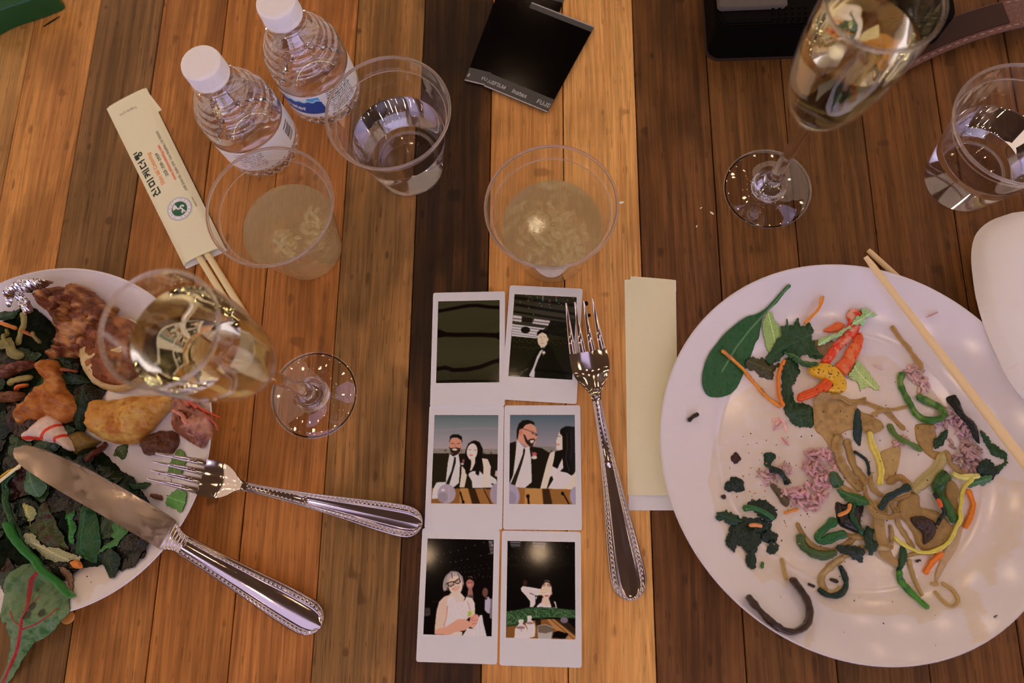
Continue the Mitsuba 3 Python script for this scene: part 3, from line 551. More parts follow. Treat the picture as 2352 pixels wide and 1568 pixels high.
  ('poly',(50,32,20),[(32.2,49.6),(39.2,49.5),(46,55.3),(45.9,59.5)]),
  ('line',0.16,(30,20,12),[(29.6,49.8),(44.9,61.6)]),
  ('poly',(232,226,204),[(5.9,56.8),(7.1,54.7),(8.9,53.1),(8.1,51.9),(8.4,50.6),(11.3,50.3),(11.7,51.7),(10.8,53.1),(12.9,54.5),(14.2,56.6),(14.4,62),(5.7,62.1)]),
  ('poly',(236,230,210),[(12.9,53),(14.5,50.6),(14,49.4),(14.3,48),(16.7,47.9),(17.2,49),(16.7,50.5),(18.7,52.3),(19.5,55.3),(19.1,60.7),(14.4,62.1),(14.4,56)]),
  ('ell',(150,110,104),9.7,55.5,3.3,1.06,0),
  ('ell',(150,110,104),15.8,52.5,2.9,0.92,0),
  ('line',0.2,(30,24,20),[(10.1,57),(10.3,57.8)]),
  ('dots',0.23,(150,160,90),[(7.2,58.3),(8.5,59.7),(11.7,58.5),(13,60.8),(16.1,55.4),(17.4,57.7)]),
  ('poly',(110,90,72),[(20.8,54.1),(23.2,53.3),(30.2,53.6),(31.8,55.6),(30.3,61.9),(21.3,62.1)]),
  ('poly',(176,160,150),[(21.4,58.2),(26.4,58.7),(30.8,57.4),(30.1,62),(21.5,62.2)]),
  ('line',0.16,(200,184,172),[(20.8,54.1),(25.8,53.1),(31.5,55)]),
  ('line',0.16,(200,184,172),[(20.9,54.4),(21.6,61.8)]),
  ('poly',(12,9,8),[(31.5,58),(34.7,56.8),(41.7,58.7),(39.2,61.7),(30.6,61.3)]),
  ('line',0.16,(140,128,116),[(41.7,58.8),(39.5,61.7)]),
  ('ell',(120,104,110),38.6,50.1,2.64,1.98,0),
 ],
}

STAINS = {'R': [[(164.0,-45.0),(172.0,-50.5),(179.9,-51.4),(184.6,-52.2),(194.5,-52.1),(204.1,-52.9),(213.9,-51.7),(221.8,-53.4),(222.6,-56.9),(231.5,-54.4),(238.6,-48.3),(246.9,-47.1),(252.0,-44.2),(256.3,-34.9),(262.4,-24.3),(276.3,-15.3),(290.6,-9.3),(299.3,30.4),(267.4,41.0),(262.9,83.6),(225.0,117.0),(160.6,117.4),(114.9,83.9),(102.0,51.0),(98.3,29.6),(103.7,2.8),(117.2,-21.1),(128.2,-33.7),(135.1,-30.8),(142.7,-36.6),(152.1,-30.8),(159.4,-36.5)],[(251.2,-44.3),(255.5,-44.1),(257.3,-52.1),(259.0,-64.1),(250.2,-65.8),(249.9,-56.8)],[(239.4,-45.6),(252.6,-42.4),(256.3,-34.9),(260.5,-38.4),(261.4,-49.3),(258.7,-50.3),(255.5,-44.1),(250.4,-47.0)],[(263.7,-26.2),(265.8,-24.2),(269.3,-33.5),(272.3,-31.5),(272.8,-23.1),(284.5,-15.1),(277.7,-9.5),(266.1,-15.6)],[(155.4,-56.0),(157.3,-58.7),(155.0,-65.7),(149.3,-71.6),(148.8,-69.9)]],'L': [[(-342.9,-33.3),(-333.5,-29.2),(-319.9,-26.2),(-312.0,-28.7),(-307.8,-33.9),(-308.9,-40.3),(-319.0,-40.6),(-318.3,-49.5),(-326.7,-52.2),(-337.4,-47.5)],[(-319.9,-26.2),(-297.7,-17.1),(-290.9,-6.7),(-302.5,-4.1),(-322.1,-20.9)]]}

FOOD = [
 ('R','rice_clump','rice','clump of pink purple rice grains in the middle of the right plate','rice',(178,128,126),{'h': 5,'n': 150},[(164.7,52),(171,52.6),(181.2,51),(183.5,42.6),(181.9,36.3),(179.2,30),(178.6,23.8),(173.1,19.7),(167.4,12.5),(159.3,13.4),(153.5,17.5),(144.5,21.6),(143.8,25.7),(151.2,26.8),(160.4,26.8),(164.9,31),(163.3,36.2),(159.5,40.4),(163.2,46.7)]),
 ('R','rice_clump','rice','small curved clump of pink rice left of the big rice clump','rice',(168,126,120),{'h': 3,'n': 40},[(132.2,36.1),(137.8,41.4),(142.9,40.3),(149.3,42.5),(157.6,41.4),(153,36.2),(146.6,34),(139.8,26.7),(135.8,28.8)]),
 ('R','rice_clump','rice','brownish purple rice clump under the chopstick at the right of the plate','rice',(150,112,106),{'h': 5,'n': 70},[(260.5,58),(273,58),(277.6,53.4),(276.8,47),(274.8,39.7),(269.9,36),(262.3,38.7),(260.5,45.1)]),
 ('R','rice_clump','rice','purple rice clump beside the black seaweed strip','rice',(165,125,126),{'h': 4,'n': 55},[(249.3,69.2),(260.8,80.5),(266.7,77.7),(276,67.3),(274.4,61.7),(265.3,60.8),(262,69.2),(252.5,65.5)]),
 ('R','rice_clump','rice','pink rice clump at the end of the brown bean sprout','rice',(180,138,130),{'h': 3,'n': 40},[(235.9,108.6),(246.4,111.5),(247.3,103.7),(252.2,98.8),(249.4,91.1),(244.7,90.1),(242,97.9),(237.1,102.7)]),
 ('R','rice_clump','rice','tiny rice clump on the thin olive green pepper strip','rice',(178,132,124),{'h': 3,'n': 14},[(222.4,56.1),(228.4,60.8),(231.6,60.8),(232,53.3),(226.5,51.9)]),
 ('R','rice_clump','rice','tiny pair of pink rice grains beside the dark leafy greens','rice',(200,146,140),{'h': 1.5,'n': 7},[(145.3,73.5),(154.5,71.6),(152.2,66.8),(145.7,66.3)]),
 ('R','rice_grain','strip','single pink rice grain below the greens near the plate centre','rice',(190,110,108),{'w': 1,'k': 'taper','t': 3},[(149,60.9),(151.5,57.3),(153.5,54.5)]),
 ('R','rice_grain','strip','single pale rice grain left of the green pepper loop','rice',(205,160,150),{'w': 1,'k': 'taper','t': 2.5},[(214.8,111.2),(218.3,109.2),(222.8,107.2)]),
 ('R','rice_grain','strip','single red rice grain right of the upper chopstick near the rim','rice',(180,110,104),{'w': 0.7,'k': 'taper','t': 2.5},[(250.2,141.9),(254.2,143.6),(258.3,145.3)]),
 ('R','spinach_leaf','leaf','large whole dark green spinach leaf with stem at upper left of the right plate','leaf',(36,82,42),{'v': [[(159,165.3),(144.3,148.7),(131.4,135.2),(121.3,122.6),(110.9,105.9)]],'vc': (88,126,76),'lift': 1.5},[(159.9,166),(158.4,166.1),(154.7,162.5),(149,156.1),(143.2,150.4),(137.3,146.6),(130.3,144.4),(122.3,139.3),(115.2,133.4),(108.1,125.5),(101,115.7),(97.3,105.1),(96.6,96.6),(99.4,90.1),(104.3,88),(111.3,88.8),(117.3,91.3),(122.4,96.7),(126.2,104.5),(130,112.4),(133.8,121.2),(135.9,127),(138.5,130.8),(139.9,139.3),(141.4,144.9),(144.3,148.2),(151.1,154.3),(156.7,161.2),(160.5,164.9)]),
 ('R','lettuce_piece','leaf','pale green lettuce piece between the spinach leaf and the curly greens','lettuce',(150,168,92),{'lift': 1.5},[(140.5,137.5),(141.4,142.1),(146.3,147.8),(151.4,140.6),(157.2,133.1),(156.8,125.2),(150.7,121.3),(144.1,121.3),(142.4,129)]),
 ('R','mushroom_piece','pad','brown mushroom piece among red pepper and curly greens','mushroom',(116,84,48),{'h': 3},[(177.3,129.3),(188.7,129.2),(192.1,125.1),(187.6,118.2),(179.8,115.3),(175.6,121.3)]),
 ('R','greens_leaf','leaf','brownish red curly leaf beside the spinach leaf','leaf',(66,60,34),{'lift': 3,'wv': 1},[(127.9,111.2),(131,116.1),(136.8,116.2),(142.5,116.2),(147.9,112.2),(151.6,111.1),(148.4,106.2),(145.7,101.8),(139.6,102.3),(136.1,106.3),(130.6,108.3)]),
 ('R','greens_leaf','leaf','long dark leaf folded under the yellow pepper','leaf',(34,58,32),{'lift': 4,'wv': 1.2},[(155.6,115),(159.5,116.9),(164.8,112.9),(165.2,106),(161.9,100.2),(159.4,93.4),(159.7,85.6),(166.1,84.6),(171.7,79.8),(170.6,67.5),(164.6,67.5),(159.2,68.4),(154.9,73.2),(152.7,79.9),(151.9,87.6),(151.8,97.3),(153.5,107.1)]),
 ('R','greens_leaf','leaf','jagged dark green curly leaf heap at the top of the salad','leaf',(34,66,34),{'lift': 6,'wv': 1.5},[(142.1,115.8),(147.4,122.7),(149.6,128.6),(154.6,132.5),(154.2,138.2),(157.1,139.2),(158.4,145.3),(159.1,139.2),(161.5,139.3),(166.4,144),(167.4,139.3),(171.2,139.3),(174.1,141.2),(177.4,136.5),(174.6,131.5),(177,126.5),(176.9,120.5),(181,118.5),(179.8,115.6),(173.3,116.6),(168.8,118.6),(162.9,115.7),(157.6,120.7),(152.5,115.7),(147.5,111.8),(144.6,110.9)]),
 ('R','pepper_slice','pad','large red pepper slice reaching towards the upper chopstick','pepper',(214,56,34),{'h': 3,'z': 2,'sp': 0.5,'lo': (230,140,110)},[(199.4,145.6),(203.4,150.5),(210,147.1),(209.1,139.7),(207,133),(202.8,129),(196.7,124.1),(190.3,117.2),(185.1,111.3),(180,112.3),(181.8,116.2),(188.3,125.2),(196.6,133.1),(200.8,140.8)]),
 ('R','pepper_slice','pad','orange red pepper slice beside the large red one','pepper',(214,78,38),{'h': 3,'z': 3,'sp': 1,'lo': (225,110,60)},[(208,134),(209.9,129),(207.6,121),(205.3,117.1),(201.9,111.2),(196.5,103.3),(193.8,104.3),(188.6,109.3),(193.9,115.2),(197.3,121.1),(202.7,128)]),
 ('R','pepper_slice','pad','small orange pepper slice behind the pale lettuce strip','pepper',(214,92,44),{'h': 2.5,'z': 2},[(183.6,135.3),(188.5,139.1),(194.2,141.4),(198.4,139),(194.9,135.1),(188.2,134.2)]),
 ('R','pepper_slice','pad','yellow orange pepper piece speckled with black flecks','pepper',(232,150,36),{'h': 4,'z': 4,'sp': 2.5},[(169.7,107.4),(176.6,111.3),(184.1,111.3),(190.3,107.3),(194.7,99.4),(194,92.6),(189.6,90.7),(181.3,91.2),(178.6,92.7),(183.7,96.6),(177.5,100.5),(173,102.5)]),
 ('R','pepper_slice','pad','dark orange pepper slice curving under the yellow pepper','pepper',(200,70,24),{'h': 3,'z': 6},[(160.6,88.9),(164.6,91.8),(172.3,94.7),(178.3,98.5),(179.4,100.5),(184.7,97.5),(182.4,92.7),(176.5,89.8),(169.7,86.9),(163,84.5),(160.2,85)]),
 ('R','greens_leaf','leaf','glossy narrow leaf across the top of the dark greens','leaf',(62,92,52),{'lift': 8},[(155.4,119.5),(160.1,119.4),(166.3,115.4),(174.5,112.4),(175.1,109),(168.6,109),(164.1,112)]),
 ('R','lettuce_piece','leaf','twisted pale lettuce strip lying over the red pepper','lettuce',(158,184,120),{'lift': 6,'wv': 1},[(178.2,124.5),(180.1,129.5),(188.9,132.4),(196.8,136.3),(202.5,139.1),(204.3,143.7),(208.9,145),(209.3,149.1),(213.3,150),(216.1,147.9),(221.1,145.5),(216.2,144.7),(213.5,143.9),(211.2,138.9),(206.2,139),(200.5,136.2),(194.4,131.3),(186.5,127.4),(180.6,124.5)]),
 ('R','lettuce_piece','leaf','pale yellow green lettuce scrap below the red peppers','lettuce',(172,184,108),{'lift': 1},[(203.8,113),(208.2,110.5),(212.3,105.1),(215.5,100.2),(218.1,94.9),(215.7,93.9),(210.4,95.9),(205.5,93.9),(203.2,98.3),(197.2,103.2),(200.5,108.1)]),
 ('R','carrot_shred','strip','short carrot shred sticking up from the curly greens','carrot',(226,122,40),{'w': 2.4,'t': 4,'lift': 3},[(183.3,159),(180.3,150.9),(175.6,145.4),(169.8,139.7)]),
 ('R','carrot_shred','strip','long carrot shred running from the spinach leaf to the salad','carrot',(222,124,44),{'w': 2.7,'t': 4,'lo': (150,88,50)},[(110.3,120.2),(117.3,115),(126.1,107.6),(133.1,98.7),(141.8,88),(150.6,81.2)]),
 ('R','carrot_shred','strip','curved carrot shred standing beside the dark folded leaf','carrot',(214,108,34),{'w': 2.6,'t': 4,'lift': 2},[(154.9,114.7),(150.4,105.3),(149.1,95.5),(149.7,85.8),(151.2,81)]),
 ('R','onion_slice','pad','broad translucent onion sheet just below the salad','onion',(182,140,92),{'h': 1.5,'lo': (150,108,66)},[(173.5,87.9),(181.3,90.7),(188.6,89.7),(199.4,86.8),(207.9,88.7),(208.2,86.8),(201.7,82),(205,78.2),(212,75.3),(218.5,67.7),(211,65.9),(200,65.9),(192.6,64.9),(185.5,58.3),(182.9,49.9),(177.5,60.2),(171.7,67.8)]),
 ('R','bean_sprout','strip','brown bean sprout left of the upper chopstick','sprout',(176,132,82),{'w': 3.1,'t': 3},[(229.3,138.2),(234.2,130.1),(240.1,122.2),(244.8,113.4),(246.3,106.6)]),
 ('R','onion_slice','pad','wide brown onion sheet left of the green pepper loop tip','onion',(170,130,80),{'h': 1.2,'lo': (150,110,66)},[(238.4,68.3),(244,70.2),(249.3,69.2),(251.3,63.6),(251.5,58),(248.1,52.4),(253.2,50.6),(249,46),(242.5,50.6),(238.8,57.1)]),
 ('R','onion_slice','pad','pale onion sheet behind the yellow egg strip','onion',(190,152,96),{'h': 0.9},[(214.7,51.4),(226.6,53.3),(224.1,39.5),(219.9,34),(212.5,32.1),(212.7,42.2)]),
 ('R','onion_slice','pad','large layered onion piece with rings at lower right of the heap','onion',(150,108,62),{'h': 2.4,'z': 1,'lo': (176,136,84),'rg': 1},[(220.5,16.9),(228.4,24.1),(235.2,22.1),(235.4,15),(245,12),(252.9,4.1),(252.8,-3.9),(246,-10.9),(236.8,-13.4),(230.3,-10),(228.3,-2.1),(225,3.8),(220.7,9.8)]),
 ('R','onion_slice','pad','long pinkish onion sheet trailing to the lower rim of the right plate','onion',(200,166,140),{'h': 0.9},[(259.9,12.2),(260.3,0.2),(254.7,-11.8),(247.3,-21.6),(239.8,-31.3),(238.4,-29.5),(242.8,-19.7),(248.1,-9.9),(252.1,-1.9),(256.1,6.1)]),
 ('R','onion_slice','pad','upright onion sheet in the middle of the vegetable heap','onion',(168,132,88),{'h': 1.2,'z': 4},[(203.3,16.8),(210.4,16.9),(210,3.7),(209.9,-5.3),(211.9,-14.2),(215.7,-20.1),(214.4,-23),(207.4,-19.2),(203.6,-13.3),(202.5,-0.4)]),
 ('R','onion_slice','pad','brown onion sheet right of the green pepper strip','onion',(148,112,66),{'h': 1.2,'z': 2},[(252.2,29.6),(257,32.3),(260.7,26.9),(258.9,19.8),(260.3,10.9),(255.2,5.5),(251.8,12.6)]),
 ('R','onion_slice','strip','long thin onion strand crossing above the heap','onion',(176,136,84),{'w': 3.6,'t': 1.6,'lo': (150,108,66)},[(183.6,88.4),(191,87.4),(197.2,84.5),(206.4,84.5),(216.1,80.6),(222.9,75.9),(228.5,69.2),(231.7,65.5)]),
 ('R','onion_slice','strip','thin onion strand touching the green pepper loop','onion',(178,140,88),{'w': 2.7,'t': 1.6,'lo': (150,108,66)},[(210.1,75.9),(217.7,78.7),(226.1,79.7),(235.5,82)]),
 ('R','onion_slice','strip','thick bent onion slice at the left side of the heap','onion',(178,140,92),{'w': 6.7,'t': 1.6,'lo': (150,108,66)},[(188.5,62.6),(184.6,55.1),(186,45.8),(190.5,36.6),(196,29.3),(200.1,25.7)]),
 ('R','onion_slice','strip','second onion slice nested inside the thick bent one','onion',(166,126,76),{'w': 5.4,'t': 1.6,'lo': (150,108,66)},[(191.9,59.8),(193.7,50.5),(195.5,41.2),(200.1,33.9),(201.3,28.4)]),
 ('R','onion_slice','strip','short wide onion slice below the long thin strand','onion',(176,138,88),{'w': 8,'t': 1.6,'lo': (150,108,66)},[(201.8,67.3),(209.1,67.3),(216.8,70.2)]),
 ('R','onion_slice','strip','pale onion slice slanting down below the olive pepper strip','onion',(188,168,114),{'w': 7.1,'t': 3,'lift': 1},[(253.9,50.5),(249.4,40.4),(242.8,34),(235.9,28.6),(230.2,24.9)]),
 ('R','onion_slice','strip','looped onion slice around the black green strip','onion',(168,124,70),{'w': 4.9,'t': 1.6,'lo': (150,108,66)},[(215,30.3),(224.3,34),(228.3,29.5),(225.7,23.1),(218.2,19.5)]),
 ('R','onion_slice','strip','u shaped onion strand hanging over the heap','onion',(178,140,96),{'w': 3.6,'lift': 1,'t': 1.6,'lo': (150,108,66)},[(205.7,37.5),(205.6,28.4),(211.2,22.1),(219.2,22.2),(227.7,26.7)]),
 ('R','onion_slice','strip','small hooked onion strand at the bottom of the u shaped one','onion',(170,132,86),{'w': 3.1,'lift': 1,'t': 1.6,'lo': (150,108,66)},[(200.2,28.4),(201.9,19.4),(206.3,10.4),(211.6,10.5),(214.1,16.8)]),
 ('R','onion_slice','strip','onion strand following the olive green pepper at lower left','onion',(160,128,80),{'w': 3.6,'t': 1.6,'lo': (150,108,66)},[(154.4,4.2),(158.7,-4.8),(165.2,-11.7),(175,-13.6),(185.5,-9.5),(195.3,-1.4)]),
 ('R','onion_slice','strip','pale hooked noodle like onion strand across the dark greens','onion',(196,168,132),{'w': 2.7,'lift': 2,'t': 1.6,'lo': (150,108,66)},[(192,-10.9),(201.9,-11.3),(210.9,-11.2),(214.6,-4.2),(214.6,3.7)]),
 ('R','onion_slice','strip','small pale onion ring below the heap with a green edge','onion',(192,160,118),{'w': 4.2,'t': 1.6,'lo': (150,108,66)},[(183.7,-17.5),(175.2,-22.5),(167.4,-30.4),(168.4,-38.1),(174.1,-40),(179.8,-36.1)]),
 ('R','onion_slice','strip','thin onion strand curving under the egg strip at the lower heap','onion',(180,144,92),{'w': 3,'t': 1.6,'lo': (150,108,66)},[(216.8,-23),(219.4,-18),(228.7,-15),(240.6,-13.9)]),
 ('R','onion_slice','strip','onion strand lying between the stout green pepper and the rice','onion',(170,136,88),{'w': 3.1,'t': 1.6,'lo': (150,108,66)},[(255.3,52.4),(257,45.1),(260.7,39.6),(265.5,36)]),
 ('R','onion_slice','strip','onion strand along the left edge of the layered onion rings','onion',(178,142,94),{'w': 3.6,'t': 1.6,'lo': (150,108,66)},[(215.8,20),(218.9,11.8),(220,3.8),(224,-4.2),(228,-12)]),
 ('R','onion_slice','strip','onion strand above the black mushroom clump','onion',(172,136,86),{'w': 4,'t': 1.6,'lo': (150,108,66)},[(183.3,30.1),(189.1,25.9),(198.6,19.8),(201.8,11.7)]),
 ('R','onion_slice','strip','short onion strand below the black mushroom clump','onion',(166,132,84),{'w': 3.4,'t': 1.6,'lo': (150,108,66)},[(182.3,-1.6),(189,-4.5),(197.9,-5.4),(202.5,-9.4)]),
 ('R','onion_slice','strip','onion strand hanging from the heap towards the small pale ring','onion',(176,144,98),{'w': 3.2,'t': 1.6,'lo': (150,108,66)},[(202.5,-9.4),(197.2,-12.4),(189,-14.5),(181.7,-17.5)]),
 ('R','onion_slice','strip','onion strand crossing under the upright onion sheet','onion',(164,126,78),{'w': 4,'t': 1.6,'lo': (150,108,66)},[(198.2,15.8),(203.6,9.7),(212.4,7.8),(220.7,9.8)]),
 ('R','bean_sprout','strip','short straight bean sprout above the dark fern stem','sprout',(186,150,98),{'w': 2.7,'t': 3},[(142.9,-18.4),(143.5,-25.8),(144,-32.5)]),
 ('R','bean_sprout','strip','bean sprout beside the bright green scallion','sprout',(184,148,98),{'w': 2.7,'t': 3},[(223.4,-18),(225.4,-29.7),(228.4,-41)]),
 ('R','bean_sprout','strip','looped bean sprout near the sauce streak on the right plate','sprout',(190,152,100),{'w': 2.4,'t': 3},[(241,-32.3),(246.6,-36.8),(247.9,-43.2),(243.1,-46.5),(238.9,-42.6),(235.8,-37.1)]),
 ('R','bean_sprout','strip','very short bean sprout piece inside the looped sprout','sprout',(190,152,100),{'w': 2.4,'t': 3},[(234.5,-33.3),(239.8,-33.2)]),
 ('R','pepper_strip','strip','green pepper strip twisted into a loop','pepper',(46,88,30),{'w': 4.7,'t': 4,'lo': (96,120,50)},[(234.2,105.7),(231.9,97.9),(235.1,86.3),(239.4,76.8),(246.1,72),(253.4,73),(256.6,76.8),(254.5,81.5),(247.8,85.3),(240.9,89.2)]),
 ('R','pepper_strip','strip','thin olive green pepper strip below the loop','pepper',(78,100,42),{'w': 3.6,'t': 3},[(221.3,70.2),(223.3,63.6),(228.1,58),(235,55.2),(240.8,51.5)]),
 ('R','seaweed_piece','leaf','black seaweed strip along the chopstick at the right','seaweed',(12,18,14),{'lift': 3},[(261.3,86.9),(267.1,89.8),(269.6,85),(271.2,76.5),(276.4,70.8),(278.3,65.2),(278.1,56.9),(275,58.8),(271.7,67.1),(265.6,74.6),(263.7,81.2)]),
 ('R','greens_leaf','leaf','dark green leaf standing between the onion and the rice at the right','leaf',(20,50,28),{'lift': 3},[(249.2,59.7),(258,65.3),(258.7,63.4),(255.1,56.9),(249.1,52.3),(248.3,56)]),
 ('R','greens_leaf','leaf','long dark leaf at the rightmost end of the food','leaf',(24,60,30),{'lift': 2},[(279.3,65.2),(284.2,59.6),(288.1,53.9),(292.8,50.2),(291.9,42.9),(286.7,36.8),(284,39.5),(290,44.8),(286,48.5),(281.5,56)]),
 ('R','greens_leaf','leaf','folded black green leaf right of the yellow egg strip','leaf',(16,40,24),{'lift': 3},[(275.6,44.1),(282.3,45.9),(285.3,39.5),(283.9,35),(279.6,31.9),(274.3,35)]),
 ('R','greens_leaf','leaf','grey green leaf tip below the folded black green leaf','leaf',(66,102,64),{'lift': 2},[(267.6,29.6),(274.4,34.2),(281,34.1),(277.2,29.7),(270.9,27.8)]),
 ('R','seaweed_piece','leaf','narrow black green piece stuck in the pale onion at upper heap','seaweed',(16,42,36),{'lift': 1},[(199.6,78.7),(202.7,77.7),(201.4,56),(197.9,57.9),(196.7,63.5)]),
 ('R','seaweed_piece','strip','thin curved black green thread between onion slices','seaweed',(14,30,26),{'w': 2,'t': 2},[(195.6,51.4),(202.4,46.8),(204.6,42.2),(203.8,34.8)]),
 ('R','egg_strip','strip','yellow egg strip in the middle of the onion slices','egg',(208,176,76),{'w': 4.1,'t': 4},[(206.6,64.5),(208.4,56.1),(210.7,48.6),(212,39.4),(210.3,28.5)]),
 ('R','egg_strip','strip','short yellow egg strip below the brownish rice','egg',(212,188,104),{'w': 3.6,'t': 4,'lift': 1},[(257.4,36.8),(263.2,34.1),(273.9,35.1)]),
 ('R','mushroom_piece','pad','black mushroom clump at the centre bottom of the heap','mushroom',(30,24,18),{'h': 5},[(181,16.7),(188.1,16.7),(196.9,22.9),(199.2,15.8),(196.1,5.6),(196.2,-2.4),(188.4,-0.5),(181.7,3.5)]),
 ('R','mushroom_piece','pad','dark brown mushroom lying in the layered onion rings','mushroom',(52,34,27),{'h': 3,'z': 5},[(226.5,7.9),(233.6,8.9),(240.2,6),(241.6,1),(237.7,-6),(232.4,-9),(232.2,-2.1),(227.9,2.9)]),
 ('R','pepper_strip','strip','stout dark green pepper strip right of the onion rings','pepper',(46,80,32),{'w': 7.2,'t': 5,'lo': (24,40,18)},[(254.2,36.6),(248.5,31.4),(247.8,22.2),(251,12.1),(255,5.1)]),
 ('R','pepper_strip','strip','olive pepper strip curving at the lower left of the heap','pepper',(60,76,38),{'w': 5.2,'t': 4},[(155.8,-2.8),(156.2,-9.8),(161.9,-14.8),(169.7,-16.7),(178,-14.6)]),
 ('R','pepper_strip','strip','bright dark green pepper strip above the olive one','pepper',(32,82,38),{'w': 5.6,'t': 4},[(180,6.5),(173.4,1.4),(166.8,-4.7),(169.6,-7.7),(177.9,-4.6),(185.2,-2.5)]),
 ('R','scallion_piece','leaf','dark scallion leaf above the bright green scallion','scallion',(24,62,30),{'lift': 1},[(220.1,-10.1),(222.7,-13.1),(220.9,-20),(216.2,-26.9),(214.5,-24),(217.4,-16.1)]),
 ('R','scallion_piece','strip','bright green scallion stalk pointing to the lower rim','scallion',(64,116,38),{'w': 4.4,'t': 4,'lo': (34,80,30)},[(215.6,-24.9),(216.8,-31.7),(222.2,-39.3),(230.1,-48.3)]),
 ('R','herb_leaf','leaf','small grey green herb leaf at the edge of the rice','leaf',(54,80,42),{'lift': 4},[(178.2,37.2),(183.2,36.2),(186.8,31),(186.6,28.9),(181.3,26.8),(177.6,30.9)]),
 ('R','herb_leaf','leaf','oval green herb leaf lying on the heap beside the rice','leaf',(48,92,48),{'lift': 5},[(182,25.8),(188,24.3),(194.9,22.8),(199.7,19.8),(198.7,15.7),(192.2,15.6),(186.5,19.7)]),
 ('R','scallion_piece','strip','dark scallion strand bending over the black mushroom clump','scallion',(22,56,28),{'w': 3.7,'t': 3,'lift': 1},[(191,16.7),(188.3,10.6),(190.6,3.5),(195.9,-3.4)]),
 ('R','greens_leaf','strip','dark green blade lying diagonally over the onion loop','leaf',(18,40,34),{'w': 4.6,'t': 3,'lift': 1},[(206.7,12.8),(211.5,18.9),(219.1,24),(227.7,28.2)]),
 ('R','greens_leaf','leaf','crumpled black green leaf below the olive pepper strip','leaf',(18,34,24),{'lift': 3,'wv': 1},[(178.8,-10.6),(185.9,-9.5),(194.6,-12.4),(194.8,-20.2),(189.9,-19.3),(184.2,-16.4),(179.4,-14.5)]),
 ('R','greens_leaf','leaf','narrow dark leaf behind the upright onion sheet','leaf',(22,46,30),{'lift': 3},[(195.9,-0.4),(201.1,1.6),(201.4,-14.3),(196.4,-14.3)]),
 ('R','seaweed_piece','strip','thin black strand between the onion rings and the stout green pepper','seaweed',(16,24,19),{'w': 2.6,'t': 2,'lift': 1},[(243.3,24.2),(245.3,16.1),(246.5,10),(240.6,3)]),
 ('R','seaweed_piece','strip','dark green strand around the small pale onion ring','seaweed',(14,36,26),{'w': 3.6,'t': 3},[(179.2,-22.5),(182,-29.3),(181.8,-36.1),(176,-40.9),(168.9,-41),(163.5,-37.2)]),
 ('R','seaweed_piece','strip','small dark brown scrap left of the pale onion ring','seaweed',(40,28,22),{'w': 2,'t': 2},[(157.8,-34.4),(162.6,-36.3)]),
 ('R','seaweed_piece','strip','small dark brown scrap inside the pale onion ring','seaweed',(46,28,20),{'w': 2.3,'t': 2,'lift': 1},[(172.2,-31.3),(178,-33.2)]),
 ('R','egg_strip','strip','long yellow egg strip winding around the onion rings','egg',(204,180,78),{'w': 2.4,'t': 3,'lift': 1},[(267.6,33.5),(262.2,23.3),(257.8,13.1),(251.8,-1.9),(244.9,-9.9),(232.5,-14),(222.1,-10.1),(214.8,-4.2)]),
 ('R','carrot_shred','strip','curved carrot shred at the far right of the heap','carrot',(228,110,34),{'w': 3.7,'t': 4},[(265.9,26.4),(268.6,17.3),(265.3,8.2),(260.4,1.2)]),
 ('R','carrot_shred','strip','carrot shred pointing down below the layered onion','carrot',(224,104,34),{'w': 3.7,'t': 4},[(242.6,-13.9),(237.9,-19.8),(232,-27.6)]),
 ('R','carrot_shred','strip','tiny carrot sliver below the pink rice clump','carrot',(226,122,48),{'w': 2.2,'t': 2.5},[(146.2,9.8),(152,11.8),(156.7,12.9)]),
 ('R','carrot_shred','strip','carrot sliver on the black mushroom clump','carrot',(220,122,58),{'w': 2.6,'t': 3,'lift': 1},[(187.4,16.7),(185.4,11.6),(180,8.5)]),
 ('R','carrot_shred','strip','carrot bit behind the stout green pepper strip','carrot',(210,84,32),{'w': 2.6,'t': 3,'lift': 1},[(242.8,20.1),(244,14)]),
 ('R','fern_stem','strip','dark brown u shaped fern stem at the lower left rim','fern stem',(56,36,27),{'w': 4.3,'t': 8,'lo': (34,20,15)},[(146.9,-31.1),(151.1,-37.3),(154.8,-44.8),(154.7,-52.1),(150.7,-58.3),(142.7,-61.7),(135.7,-60.8),(128.3,-56.3),(122.3,-50),(117.1,-43.6),(115.3,-40.3)]),
 ('R','wilted_spinach','leaf','central leaf of the wilted black green spinach clump','spinach',(16,36,24),{'lift': 2,'wv': 1.2},[(110.5,2.8),(119.5,7),(131.9,7.1),(137.7,3.1),(136.2,-3),(129.6,-9.1),(126.7,-15.1),(119.3,-14.1),(114.4,-10.2),(110.7,-5.2)]),
 ('R','wilted_spinach','leaf','leftmost leaf of the wilted spinach clump','spinach',(20,52,32),{'lift': 3,'wv': 0.8},[(99.3,7.3),(104.6,11.4),(110,10.4),(116.3,8),(119.2,4.9),(113.5,1.8),(107.2,3.8),(101.9,5.8)]),
 ('R','wilted_spinach','leaf','topmost crinkled leaf of the wilted spinach clump','spinach',(14,34,24),{'lift': 3,'wv': 1},[(124.1,15.2),(128.5,18.8),(135.6,17.8),(140.5,14.3),(142.8,11.2),(139.8,6.1),(133.6,5.1),(128.9,10.1)]),
 ('R','wilted_spinach','leaf','lower left lobe of the wilted spinach clump','spinach',(13,32,22),{'lift': 2},[(106.3,-5.2),(112.1,-2.2),(113.4,-9.2),(111,-15.6),(106.7,-11.2)]),
 ('R','wilted_spinach','leaf','bottom tip of the wilted spinach clump','spinach',(14,36,24),{'lift': 2},[(117.9,-17),(124.6,-15.1),(124.3,-24.8),(120,-24.8)]),
